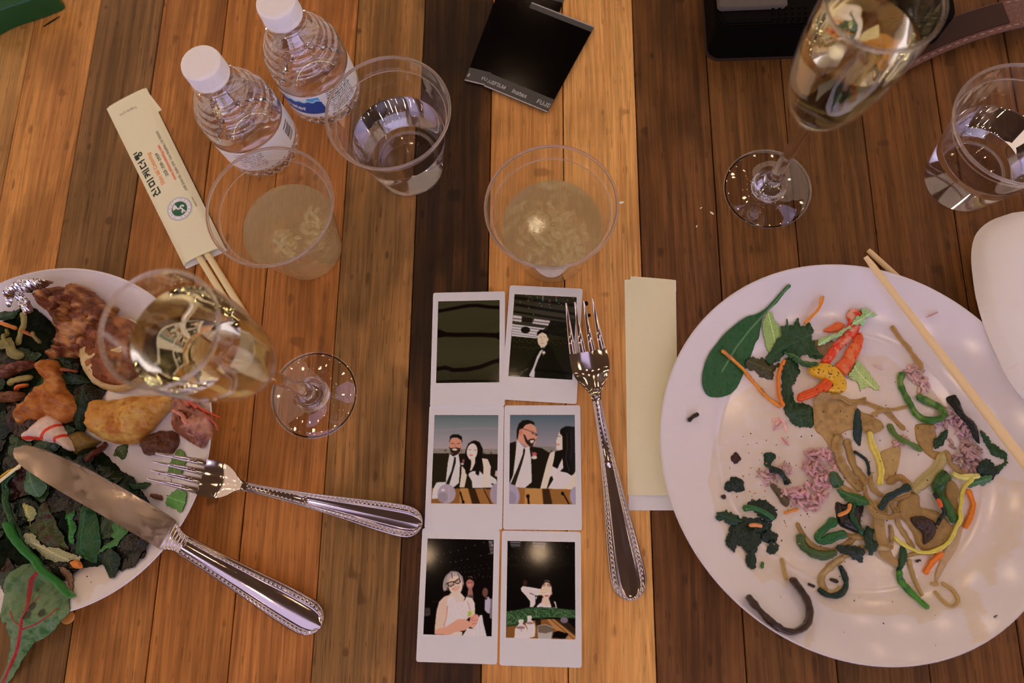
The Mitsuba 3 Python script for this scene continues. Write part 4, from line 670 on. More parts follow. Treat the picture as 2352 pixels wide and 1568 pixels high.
 ('R','wilted_spinach','leaf','right lobe of the wilted spinach clump','spinach',(13,30,21),{'lift': 2},[(132.1,-3),(137.4,-1),(140.1,-5),(136.7,-9.5),(131.8,-8.1)]),
 ('R','wilted_spinach','leaf','small separate curl right of the wilted spinach clump','spinach',(15,40,26),{'lift': 2},[(134.1,-11),(137.9,-8),(141.8,-10),(140.4,-14.5),(135.2,-15.5)]),
 ('R','wilted_spinach','strip','green stem lying across the wilted spinach clump','spinach',(42,88,46),{'w': 3.8,'t': 4,'lift': 2},[(119.4,13.1),(126.1,13.2),(133.1,10.2),(139,6.1)]),
 ('R','carrot_shred','strip','carrot sliver on the wilted spinach clump','carrot',(226,130,80),{'w': 2.4,'t': 3,'lift': 2},[(122.2,1.9),(126.9,2.2),(131.2,1.5)]),
 ('R','spinach_scrap','leaf','lone black green spinach scrap left of the rice','spinach',(14,32,24),{'lift': 2,'wv': 0.6},[(108.4,28.6),(115,33.3),(121.2,31.8),(121.3,25),(114.5,24.4),(108.7,24.9)]),
 ('R','spinach_scrap','leaf','square dark green leaf scrap above the small rice clump','leaf',(16,48,30),{'lift': 1},[(137.3,50.3),(143.9,48.2),(139.7,41.3),(136.6,41.8)]),
 ('R','spinach_scrap','strip','dark green strip lying on the small rice clump','leaf',(12,30,22),{'w': 4.2,'t': 2,'lift': 1},[(138,39.2),(144.6,37.1),(149.4,31.9),(151.2,28.8)]),
 ('R','mushroom_piece','pad','narrow brown mushroom slice below the small rice clump','mushroom',(80,62,40),{'h': 3,'z': 1},[(138.9,28.8),(144,27.8),(150.6,19.5),(149.6,14.4),(145.7,16.4)]),
 ('R','herb_scrap','strip','dark dried herb scrap near the left rim of the right plate','herb',(34,22,18),{'w': 2.6,'t': 3},[(85.2,70.5),(88.9,73.8),(93.2,76.2)]),
 ('R','herb_scrap','leaf','dark red brown dried flake above the lone spinach scrap','herb',(50,24,20),{'lift': 1},[(115,47.8),(118.5,50.7),(120.5,46),(117,42.7),(114.6,45)]),
 ('R','herb_scrap','leaf','small dark flake below the lone spinach scrap','herb',(48,24,18),{'lift': 1},[(105.1,20.7),(107.5,22.1),(109.3,20.5),(106.6,19)]),
 ('R','herb_scrap','leaf','small black seed flake right of the bright scallion','herb',(38,32,22),{'lift': 1},[(227.5,-18.9),(230.5,-18.4),(231,-19.8),(228.3,-20.4)]),
 ('R','herb_scrap','leaf','black fleck near the lower right rim of the right plate','herb',(28,20,18),{'lift': 0.6},[(264.5,-51.4),(265.8,-50.5),(266.9,-50.6),(265.1,-52.1)]),
 ('R','herb_scrap','leaf','tiny green leaf bit below the wilted spinach clump','herb',(50,92,44),{'lift': 0.6},[(127.6,-23.9),(129.6,-20.7),(130.6,-22.4),(129.2,-25.3)]),
 ('L','salad_bed','pad','dark bed of mixed salad leaves under the food on the left plate','salad',(26,30,17),{'h': 7,'z': 0,'ro': 2.5,'lo': (14,20,12),'stuff': 1},[(-422.7,147.1),(-403.4,158.6),(-371.8,129.4),(-351.1,106),(-340.8,83.2),(-350.5,60.9),(-332.2,48.4),(-294.6,15),(-284.2,-11.3),(-310.1,-26),(-338.9,-32.2),(-368.4,-38.2),(-384.3,-42.5),(-410.2,-35.7),(-443.3,-12.9),(-467.3,22.6),(-476.9,66),(-469.1,107.9),(-445.9,136.4)]),
 ('L','lettuce_piece','leaf','small lettuce leaf behind the fork tines on the left plate','lettuce',(92,120,54),{'lift': 1},[(-281.7,36.6),(-279.6,45.9),(-274.6,51.3),(-267.3,45.5),(-267.8,37.8),(-270.6,31.7),(-278.9,32.6)]),
 ('L','lettuce_piece','leaf','bright green lettuce scrap below the fork tines','lettuce',(92,142,66),{'lift': 1},[(-278,13.4),(-275.7,19.5),(-270.3,22.5),(-260.3,20.8),(-259.6,14.8),(-262.6,7.4),(-270.9,10.4)]),
 ('L','salad_leaf','leaf','pointed dark green leaf tip above the knife blade','leaf',(28,62,32),{'lift': 1},[(-304.3,26.9),(-295.5,28.1),(-294.5,26.6),(-299.7,22.7),(-304.1,25)]),
 ('L','meat_scrap','pad','small brown meat scrap between knife and lettuce','meat',(88,46,24),{'h': 2},[(-292.5,20.4),(-283.5,18.8),(-282.7,15.7),(-290.8,17.3)]),
 ('L','herb_scrap','leaf','green pea shoot scrap below the egg dumpling','herb',(62,74,38),{'lift': 1,'wv': 0.8},[(-325.1,47.6),(-324.5,52.3),(-320.7,54.7),(-315.9,55.5),(-315.5,47.6),(-318.4,44.4),(-322.1,46.8)]),
 ('L','radish_stem','strip','dark red stem between the egg dumpling and the knife','stem',(78,30,18),{'w': 3.2,'t': 6,'lift': 3},[(-330.2,56.3),(-333.2,49.1),(-337,41.2)]),
 ('L','squash_piece','pad','olive brown squash piece right of the crab stick','squash',(118,88,40),{'h': 8,'z': 2},[(-363.8,61.9),(-356.6,64.3),(-349.9,64.3),(-342.5,60.3),(-335.3,57.1),(-339,53.9),(-343.9,48.3),(-349.5,46.7),(-355.9,49.9),(-359.5,56.3)]),
 ('L','meat_piece','pad','dark brown meat piece between dumpling and prawn shell','meat',(84,44,26),{'h': 9,'z': 0,'ro': 1},[(-305.8,54.7),(-301.6,60.3),(-295.5,64.3),(-284.5,65.1),(-276.1,60.8),(-276.7,52.1),(-283.8,47.6),(-293.2,47.6),(-300.7,47.6),(-302.7,50.8)]),
 ('L','onion_slice','strip','broad pale onion slice below the foil on the left plate','onion',(156,142,84),{'w': 4.7,'t': 3,'lift': 6},[(-403.6,152.5),(-401.5,145.3),(-403.9,133.5),(-406.3,127.5)]),
 ('L','onion_slice','strip','wide onion slice at the left edge of the photo above the shrimp','onion',(140,128,78),{'w': 6.5,'t': 3,'lift': 6},[(-424.6,130),(-416,127.6),(-409.3,129.3),(-404.2,120.6),(-397.8,118.9)]),
 ('L','onion_slice','strip','narrow onion strand crossing the broad onion slice','onion',(130,122,70),{'w': 2.9,'t': 3,'lift': 6},[(-416,140.1),(-410.9,133.6),(-405,124.9)]),
 ('L','carrot_shred','strip','carrot shred at the left edge below the foil','carrot',(206,118,56),{'w': 2.7,'t': 3,'lift': 7},[(-424.4,144.2),(-415.2,142.6),(-408,140.3)]),
 ('L','carrot_shred','strip','orange brown carrot bit under the drumstick','carrot',(160,84,44),{'w': 2.7,'t': 3,'lift': 6},[(-401.2,137.9),(-393.5,134.3)]),
 ('L','onion_slice','strip','short pale onion piece beside the breaded shrimp','onion',(160,146,88),{'w': 4.6,'t': 4,'lift': 7},[(-408,98.7),(-398,101.1),(-389.8,103.6)]),
 ('L','carrot_shred','strip','carrot shred leading under the breaded shrimp','carrot',(206,98,38),{'w': 2.6,'t': 4,'lift': 7},[(-401,93.6),(-392.2,97.7)]),
 ('L','salad_leaf','leaf','dark green leaf at the left edge under the foil','leaf',(24,52,24),{'lift': 5},[(-424.4,154.1),(-408.2,154.3),(-406.9,150.8),(-412.7,147.5),(-425.1,144.6)]),
 ('L','onion_slice','pad','pale onion chunk at the left photo edge above the shrimp tail','onion',(176,156,124),{'h': 5,'z': 7},[(-423.9,122.5),(-416.8,122.5),(-412.9,118.1),(-415.4,114.7),(-422.4,114.8)]),
 ('L','bean_sprout','strip','pale sprout next to the drumstick','sprout',(150,128,80),{'w': 2.5,'t': 3,'lift': 6},[(-393.1,136.9),(-388.2,129.1)]),
 ('L','carrot_shred','strip','dark orange carrot shred left of the round patty','carrot',(128,62,34),{'w': 2.6,'t': 3,'lift': 6},[(-367.3,108.1),(-356.8,107.6)]),
 ('L','salad_leaf','leaf','dark green leaf between shrimp and round patty','leaf',(18,40,22),{'lift': 4},[(-365.9,105.2),(-352.9,104.3),(-347.8,99.2),(-362.2,98.5)]),
 ('L','chicken_drumstick','pad','fried brown chicken drumstick with foil round its bone end','chicken',(104,48,21),{'h': 27,'z': 2,'ro': 3,'lo': (186,122,70),'lf': 55,'dk': (56,22,9)},[(-393.7,161),(-388.9,166.4),(-382,168.6),(-376.3,172.3),(-371.5,170.8),(-365.5,169.9),(-362.4,172.8),(-358.9,172.3),(-352.5,168.1),(-345.2,161.8),(-342,157.9),(-332.8,155.9),(-335.2,151.5),(-337.5,143),(-339.6,134.9),(-345.3,128.3),(-347.9,123.3),(-357.6,120),(-367.1,115.9),(-375.4,115.2),(-381.3,119.4),(-378.9,125.2),(-373.5,128.5),(-376.9,138.7),(-382.2,147.9),(-387,153.4),(-391.7,157.2)]),
 ('L','chicken_drumstick__foil','foil','crumpled silver foil','',(200,200,205),{'h': 14,'z': 10},[(-411,161.5),(-408.8,166.1),(-402.9,170),(-394.4,173.5),(-386.2,173.9),(-379.8,173.2),(-374.1,172.1),(-376.9,170.3),(-381.6,167.3),(-387.5,166.5),(-392.6,164.6),(-397.5,164.2),(-401.6,162.6),(-407.3,160.9),(-409.7,160.1)]),
 ('L','chicken_drumstick__foil','foil','','',(190,190,200),{'h': 5,'z': 10},[(-413.6,162.5),(-407.9,164.6),(-409.2,155.4),(-412.5,154.9)]),
 ('L','chicken_drumstick__foil','foil','','',(190,190,205),{'h': 7,'z': 12},[(-405.2,160.8),(-398.9,164.3),(-394.3,159.5),(-392.3,151.8),(-398.3,148.6),(-400.9,153.2)]),
 ('L','round_patty','pad','round browned meat patty with pale rim behind the left flute glass','patty',(196,160,108),{'h': 12,'z': 4,'ro': 0.8},[(-301.8,120.9),(-302.4,115.1),(-304,109.6),(-306.3,104.3),(-309.7,99.9),(-314.1,96.5),(-319.2,94.2),(-324.9,93.1),(-330.8,93.4),(-336.8,94.8),(-342.5,97.6),(-347.8,101.4),(-352.3,106.1),(-355.9,111.6),(-358.4,117.6),(-359.6,123.8),(-359.6,129.9),(-358.3,135.7),(-355.7,140.9),(-351.5,145),(-346,147.9),(-339.8,149.5),(-333.2,149.9),(-326.5,149),(-320.2,146.8),(-314.5,143.6),(-309.6,139.4),(-305.8,134.4),(-303.2,129),(-301.9,123.2)]),
 ('L','round_patty__crust','pad','dark brown fried crust','',(104,44,19),{'h': 6,'z': 13,'ro': 1.2,'lo': (150,84,40),'lf': 60,'dk': (60,26,12)},[(-300.4,121.5),(-301,116.3),(-302.6,111.4),(-304.9,106.8),(-307.9,102.8),(-311.8,99.8),(-316.4,97.7),(-321.5,96.7),(-326.8,96.9),(-332.2,98.3),(-337.3,100.7),(-342,104.1),(-346,108.4),(-349.3,113.3),(-351.5,118.7),(-352.6,124.3),(-352.6,129.8),(-351.4,135),(-349,139.6),(-345.3,143.3),(-340.3,145.8),(-334.7,147.3),(-328.7,147.5),(-322.7,146.7),(-317,144.7),(-311.8,141.8),(-307.4,138),(-303.9,133.6),(-301.6,128.7),(-300.5,123.5)]),
 ('L','egg_dumpling','pad','golden egg fried dumpling below the left flute glass','dumpling',(186,124,54),{'h': 18,'z': 3,'ro': 1.6,'lo': (196,146,70),'lf': 50,'dk': (160,84,30)},[(-345.9,70),(-343.7,77.2),(-344.2,85.3),(-341.2,87.7),(-331.8,86.9),(-319.5,88.5),(-309.7,90.1),(-294.8,90.4),(-285.4,88.9),(-277.6,86.1),(-278.9,83),(-285.4,79.4),(-290.8,73.1),(-295.7,66.7),(-300,62),(-304.1,56.5),(-310.5,54.9),(-321.2,55.2),(-329.8,57.2),(-337,61.2),(-343.4,64.4)]),
 ('L','prawn_shell','pad','pinkish brown roasted prawn head shell at the right rim of the left plate','prawn',(122,66,46),{'h': 13,'z': 2,'ro': 3,'lo': (186,126,104),'lf': 90,'dk': (84,30,16)},[(-280.9,86.9),(-278.1,91.5),(-271.8,91.1),(-265,85.8),(-260.7,86.2),(-258.2,82.1),(-250.1,78.3),(-245.2,72),(-243.8,58.2),(-247.2,55.8),(-250.8,50.7),(-258.9,53.5),(-268.1,57.8),(-277.2,63.8),(-281.9,69.5),(-280.9,77.4),(-282.5,83.1)]),
 ('L','prawn_shell__leg','strip','red orange prawn leg','',(190,66,40),{'w': 1.5,'t': 3,'lift': 0},[(-256.1,80.2),(-247,75.2),(-240.5,72.3)]),
 ('L','prawn_shell__leg','strip','','',(176,84,66),{'w': 2.4,'t': 3},[(-272.3,90.6),(-266.5,84),(-259.7,79.6)]),
 ('L','prawn_shell__leg','strip','','',(182,70,50),{'w': 2.4,'t': 3},[(-265.9,90.1),(-260,82.7),(-252.9,77.5)]),
 ('L','prawn_shell__leg','strip','','',(170,76,54),{'w': 1.3,'t': 3},[(-249,75),(-243.9,69.7),(-241.3,63)]),
 ('L','prawn_shell__leg','strip','','',(184,112,92),{'w': 2.9,'t': 4},[(-272.1,76.6),(-263.2,72.1),(-255.9,65.5)]),
 ('L','breaded_shrimp','pad','golden breaded fried shrimp in the middle of the left plate','shrimp',(164,90,36),{'h': 20,'z': 4,'ro': 1.8,'lo': (186,118,58),'lf': 60,'dk': (130,62,22)},[(-397.9,72.5),(-395.7,78.9),(-393.2,83.8),(-388.5,90.3),(-381.9,96),(-379.1,99.3),(-382.6,105.1),(-387.5,108.4),(-389.9,112.6),(-387.3,116.8),(-379.8,118),(-371.7,115.8),(-368.2,110),(-365.1,101.7),(-362.3,95.1),(-357.1,89.4),(-352,83.7),(-351,78),(-354.4,73.2),(-361.3,69.2),(-371.4,70),(-383.8,69.2),(-391.8,66.8),(-396.4,69.2)]),
 ('L','breaded_shrimp__tail','pad','dark red brown tail','',(88,42,26),{'h': 8,'z': 8,'ro': 1.5,'lo': (140,84,62)},[(-416.3,111.7),(-407.4,114.6),(-399.9,116.2),(-392.2,116.2),(-388.9,112),(-396.1,109.5),(-404.1,106.2),(-414.6,102.5)]),
 ('L','shrimp_tail','pad','dark fried shrimp tail at the left photo edge','shrimp',(104,56,30),{'h': 9,'z': 8,'ro': 1.5,'lo': (140,90,56)},[(-412.6,92.2),(-403.3,93),(-394.7,92.1),(-392.4,88.8),(-398.6,86),(-411.3,85.2)]),
 ('L','crab_stick','pad','white crab stick piece with red stripes above the knife tip','crab stick',(214,172,154),{'h': 11,'z': 10,'ro': 0.5,'v': [[(-370,57.9),(-364.8,63.6),(-360.3,68.7)],[(-361.2,54.8),(-357.4,58.9),(-354.8,61.2)],[(-386.6,57.6),(-379.7,58.4),(-372,57.3)]],'vc': (206,56,34),'vw': 1.3,'same': 1},[(-388.1,61.2),(-382.7,66),(-374.1,73.9),(-366,75.5),(-361.8,69.9),(-356.2,61.2),(-351.9,55.7),(-348.4,49.5),(-352.5,49.5),(-362.4,54.1),(-372.7,56.5),(-380.3,57.3),(-385.9,56.5)]),
 ('L','scallion_leaf','strip','long dark green scallion leaf curving left of the knife','scallion',(24,60,27),{'w': 5.4,'t': 3,'lift': 3,'lo': (14,40,18)},[(-386.4,34.6),(-391.8,29.8),(-394.5,23.9),(-392.4,15.8),(-386.6,4.8),(-379.2,-5.4),(-373.2,-14.4),(-367.9,-24.4)]),
 ('L','salad_leaf','leaf','grey green leaf hanging below the knife tip','leaf',(74,100,70),{'lift': 4},[(-379.9,22.8),(-380.1,31.1),(-380.1,38.1),(-376.4,38.7),(-372.3,32.9),(-366.1,25.8),(-366,21.7),(-368.3,17.1),(-372.6,17.1),(-377.5,19.9)]),
 ('L','pepper_bit','leaf','thin yellow pepper bit beside the wooden skewer','pepper',(196,146,44),{'lift': 5},[(-395.5,29.2),(-390.9,35.1),(-385.2,38.1),(-384.2,36.4),(-389.7,32.2),(-394.8,28.6)]),
 ('L','lettuce_piece','leaf','pale yellow lettuce leaf beside the red veined leaf','lettuce',(158,148,88),{'lift': 4},[(-377.5,10.9),(-373.5,11.3),(-369.3,9),(-367.9,4.4),(-371.4,-0.2),(-371.7,-2.5)]),
 ('L','salad_leaf','leaf','red and green salad leaf in the middle of the left salad','leaf',(54,66,30),{'lift': 4,'lo': (66,22,16),'wv': 1},[(-371,-2.5),(-367.6,2.7),(-366.7,7.8),(-364.1,14.2),(-360.9,10.2),(-355.7,1.6),(-350.9,-5.2),(-346.1,-11.9),(-341.5,-17.4),(-346.2,-18.6),(-355.7,-16.5),(-364.5,-11.5),(-369.5,-7.6)]),
 ('L','lettuce_piece','leaf','narrow bright green leaf beside the big dark spinach leaf','lettuce',(48,104,42),{'lift': 5},[(-347,4.6),(-343,6.3),(-340,6.9),(-340.5,2.3),(-337.4,-3.3),(-337.3,-13.5),(-340.9,-14.1),(-343.1,-7.9),(-345,0)]),
 ('L','spinach_leaf','leaf','big dark green spinach leaf under the knife blade','leaf',(24,68,30),{'lift': 4,'v': [[(-330.8,11),(-331.6,-3.3),(-333.1,-20.1)]],'vc': (40,88,44),'wv': 0.8},[(-334.1,12.1),(-329.6,11),(-324.5,5.9),(-320.1,-3.2),(-317.6,-13.3),(-317.5,-21),(-320.4,-27),(-328,-25),(-334.2,-22.3),(-336.8,-18.5),(-335,-9),(-335,2.4)]),
 ('L','lettuce_piece','leaf','curly green leaf right of the big dark spinach leaf','lettuce',(58,104,48),{'lift': 3,'wv': 0.8},[(-316.8,-7.1),(-310.5,-8.1),(-310.6,-0.8),(-308,2),(-300.9,0.9),(-295.8,-1.8),(-297,-6.9),(-301.8,-13),(-305,-15.8),(-312,-17.6),(-317.5,-21),(-314.7,-16),(-306.8,-10.9),(-311.7,-8.7)]),
 ('L','lettuce_piece','leaf','pale lettuce rib below the red and green leaf','lettuce',(160,148,108),{'lift': 4,'wv': 1},[(-372.1,-10.5),(-368.9,-7.6),(-364.8,-9.8),(-363.1,-12.6),(-356.3,-16.5),(-351.4,-17),(-342.8,-19.7),(-332.1,-22.8),(-332.1,-24.5),(-337.5,-25.7),(-346.4,-25.8),(-354.1,-25.4),(-360.2,-21.6),(-368.7,-15.5)]),
 ('L','carrot_bit','pad','small carrot cube below the pale lettuce rib','carrot',(214,112,46),{'h': 4},[(-337.6,-26.3),(-332.3,-25.5),(-331.1,-30.2),(-335.6,-30.6)]),
 ('L','salad_leaf','leaf','brownish leaf edge behind the beet leaf','leaf',(128,88,64),{'lift': 1},[(-346.6,-29.1),(-342.2,-30.4),(-338.4,-33.6),(-335.3,-40.6),(-333.2,-46.9),(-339.6,-40.7),(-344.3,-34.3)]),
 ('L','pepper_piece','pad','yellow pepper piece behind the beet leaf','pepper',(226,150,30),{'h': 4,'z': 1},[(-393.6,-28.6),(-387.3,-27.2),(-381,-26.8),(-372.6,-28.1),(-370.8,-30.7),(-374.4,-34.1),(-376.6,-41.3),(-380.1,-42.6),(-387,-42.7)]),
 ('L','beet_leaf','leaf','large green beet leaf with red veins drooping over the rim of the left plate','leaf',(98,116,76),{'lift': 4,'v': [[(-383.2,-108.1),(-379.3,-97.7),(-370,-84.7),(-362.6,-69.3),(-359.8,-58.8),(-363.2,-46.4),(-363.5,-38.7),(-359.8,-32.1)],[(-362.8,-70),(-352.2,-66.4),(-342.9,-60.8),(-339,-55.9)],[(-360.2,-57),(-355.3,-48.8)],[(-362.9,-67.2),(-366.6,-64.6),(-370.8,-58.3)]],'vc': (150,34,38),'vw': 1.5,'lo': (60,92,46),'spots': [(-356.9,-55.1,2.8),(-357.6,-60,2.8),(-348.3,-58.9,2.8),(-359,-61.8,1.8),(-358.8,-45.1,1.5)]},[(-368.3,-27.8),(-361.7,-29.4),(-351.9,-34.6),(-343.9,-38.4),(-337.8,-44),(-331.9,-53.2),(-329.9,-58.1),(-336.4,-64.9),(-343.1,-71.8),(-350.9,-76.7),(-357.2,-79.5),(-363.9,-86.7),(-372,-96.1),(-377.8,-105.4),(-381.5,-109.3),(-385.1,-105.6),(-376.8,-87.7),(-373.3,-77.1),(-374.6,-70.2),(-373.4,-65.4),(-376.4,-65.5),(-378.7,-56.6),(-380.2,-50.4),(-379.5,-44),(-376.9,-34.9),(-373.2,-30.2)]),
 ('L','stem_piece','strip','bright green hollow stem lying over the beet leaf','stem',(48,106,46),{'w': 3.6,'t': 9,'lift': 3,'lo': (44,100,42)},[(-382.7,-0.6),(-373.8,-11.7),(-366.2,-20.6),(-356.2,-29.9),(-343.4,-39.5),(-329,-48.7)]),
]

# ------------------------------------------------------------------ the hall out of view: floor, roof, roof windows, string lights
put('floor', box(-4, 5, -3.5, 5, -0.80, -0.76), 'dark_wood', kind='structure')
pbr('roof_wood', (0.05, 0.03, 0.022), 0.8, 0.1)
ROOF = 2.9
SKY = [(0.05, 0.75, 0.25, 1.15), (-1.5, 1.2, -2.2, -0.9), (1.5, 2.2, -0.4, 1.0)]
roof = Polygon([(-2.5, -2.4), (2.6, -2.4), (2.6, 4.6), (-1.8, 4.6)])
for x0, x1, y0, y1 in SKY:
    roof = roof.difference(shapely.box(x0, y0, x1, y1))
put('ceiling', slab(roof, ROOF, ROOF + 0.12), 'roof_wood', kind='structure')  # out of view, extent set to keep overhead reflections dark
for k, (x0, x1, y0, y1) in enumerate(SKY):
    v = np.array([[x0, y0, ROOF + 0.1], [x0, y1, ROOF + 0.1], [x1, y1, ROOF + 0.1], [x1, y0, ROOF + 0.1]], float)
    put(f'window_{k + 1}', (v, np.array([[0, 1, 2], [0, 2, 3]])), 'roof_wood', kind='structure', emitter={'type': 'area', 'radiance': rgb(SKYLIGHT)})  # glowing panes out of view, placed for violet reflections
back = shapely.box(-4, -0.76, 5, 2.9).difference(shapely.box(-1.2, -0.5, 4.2, 2.2)); m = slab(back, 0, 0.1); m.apply_transform(trimesh.transformations.rotation_matrix(math.pi / 2, (1, 0, 0))); m.apply_translation((0, -3.4, 0))
put('wall_back', m, 'roof_wood', kind='structure')  # added wall, its opening only frames the glowing panel
v = np.array([[-1.2, -3.45, -0.5], [4.2, -3.45, -0.5], [4.2, -3.45, 2.2], [-1.2, -3.45, 2.2]])
put('window_4', (v, np.array([[0, 2, 1], [0, 3, 2]])), 'roof_wood', kind='structure', emitter={'type': 'area', 'radiance': rgb(UNSEEN_REAR_LIGHT)})      # unseen glowing panel behind the camera, gives bottles and cutlery their lavender
bulb = trimesh.creation.icosphere(2, 0.030)
for k in range(60):  # bulbs out of view, spread for warm light and sparkles on glass
    row, i = divmod(k, 10)
    x, y = -2.3 + i * 0.42 + 0.11 * (row % 2), -0.75 + row * 0.62 + 0.05 * math.sin(i * 1.7)
    z = 2.25 + 0.16 * (2 * i / 9 - 1) ** 2
    obj('string_light', join([moved(bulb, rotz(0, (x, y, z)))]), 'roof_wood', 'small warm bulb of the unseen string lights above the table', 'lamp', 'unseen string lights under the roof', smooth=True,
        emitter={'type': 'area', 'radiance': rgb(BULB)})

# ------------------------------------------------------------------ the table
table = thing('dining_table', 'wooden table top of many joined boards in light and dark brown', 'table')
for k in PLANKS:
    x0 = PLANK0 + k * PLANKW + 0.0003 + 0.00008 * math.sin(k * 5.1); x1 = x0 + PLANKW - 0.00055 - 0.0002 * abs(math.sin(k * 2.3)); e = 0.0006
    c = [(x0, -0.022), (x1, -0.022), (x1, -e), (x1 - e * .7, 0), (x0 + e * .7, 0), (x0, -e)]
    ys = np.linspace(-0.30, 0.62, 2); v = np.array([[x, y, z] for y in ys for x, z in c])
    f = grid_faces(2, 6, True)[:, ::-1]; cap = np.array([[0, i, i + 1] for i in range(1, 5)])
    put(table + '__plank', trimesh.Trimesh(v, np.vstack([f, cap, cap[:, ::-1] + 6]), process=False), 'plank_wood')
put(table + '__frame', box(-0.69, 0.58, -0.30, 0.62, -0.040, -0.0222), 'gap_dark')
for x in (-0.66, 0.55):
    for y in (-0.27, 0.59):
        put(table + '__leg', box(x - 0.03, x + 0.03, y - 0.03, y + 0.03, -0.76, -0.040), 'dark_wood')

# ------------------------------------------------------------------ plates
PLATE = {'R': (0.1924, 0.0492, 0.1262, 0.1321, 0.5385), 'L': (-0.3683, 0.0617, 0.1205, 0.1261, 0.6144)}


def rho(side, x, y):
    cx, cy, a, b, t = PLATE[side]; c, s = math.cos(t), math.sin(t); dx, dy = x - cx, y - cy
    return np.hypot((c * dx + s * dy) / a, (-s * dx + c * dy) / b)


def plate_z(side, x, y):
    r = rho(side, x, y); t = np.clip((r - 0.66) / 0.34, 0, 1)
    return np.where(r > 1, np.maximum(0.022 - (r - 1) * 0.125 * 0.55, 0.002), 0.0045 + 0.0175 * t ** 1.4)


SAUCE = STAINS


def plate(side, label):
    cx, cy, a, b, t = PLATE[side]
    r = np.r_[0, np.linspace(0.02, 0.985, 120), 0.995, 1.0, 0.998, 0.985, np.linspace(0.96, 0.62, 10), 0.615, 0.60, 0.56, 0.55, 0.3, 0.0]
    z = 0.0045 + 0.0175 * np.clip((r - 0.66) / 0.34, 0, 1) ** 1.4; n0 = 121
    z[n0:n0 + 4] = [0.0221, 0.0210, 0.0196, 0.0186]
    z[n0 + 4:n0 + 14] = z[n0 + 4:n0 + 14] - 0.0030; z[n0 + 14:] = [0.0004, 0.0, 0.0, 0.0014, 0.0014, 0.0014]
    n = 400; th = np.arange(n) * 2 * np.pi / n
    u, w = a * r[:, None] * np.cos(th), b * r[:, None] * np.sin(th); c, s = math.cos(t), math.sin(t)
    v = np.stack([cx + c * u - s * w, cy + s * u + c * w, np.repeat(z[:, None], n, 1)], -1).reshape(-1, 3)
    col = np.tile([0.76, 0.74, 0.76], (len(v), 1)); tone = np.array([0.73, 0.65, 0.53])
    for q in SAUCE.get(side, []):
        d = shapely.distance(Polygon(np.array(q) / 1000).buffer(0), shapely.points(v[:, :2])); e = 0.0022 * (meshkit.fbm(v * 260, 3) - 0.35)
        k = np.clip((0.0006 - d + e) / 0.0008, 0, 1)[:, None] * (v[:, 2] > -1)[:, None]; col = col * (1 - k * 0.85) + tone * k * 0.85
    f = grid_faces(len(r), n, True)[:, ::-1]
    return obj('dinner_plate', trimesh.Trimesh(v, f, process=False), 'porcelain', label, 'plate', 'white dinner plates', smooth=True, color=col)


plate('R', 'white round plate with scattered leftover vegetables and rice, at the right')
plate('L', 'white round plate heaped with fried food and salad, cut by the left edge')

# ------------------------------------------------------------------ food: traced outlines and centre lines in table millimetres
FIELD = {}
for side, (cx, cy, *_) in PLATE.items():
    g = np.arange(-0.175, 0.1755, 0.001); FIELD[side] = [cx - 0.175, cy - 0.175, plate_z(side, cx + g[None, :], cy + g[:, None])]


def cell(side, x, y):
    x0, y0, h = FIELD[side]
    return np.clip(((y - y0) / 0.001).round().astype(int), 0, h.shape[0] - 1), np.clip(((x - x0) / 0.001).round().astype(int), 0, h.shape[1] - 1)


def raise_field(side, v):
    i, j = cell(side, v[:, 0], v[:, 1]); tmp = np.zeros_like(FIELD[side][2]); np.maximum.at(tmp, (i, j), v[:, 2])
    tmp = ndimage.grey_closing(tmp, 3); FIELD[side][2] = np.maximum(FIELD[side][2], tmp)


def soft(side):
    h = FIELD[side][2]; return np.maximum(ndimage.gaussian_filter(ndimage.maximum_filter(h, 3), 2.2), h)


def cat_all(o):
    return o.get('same')


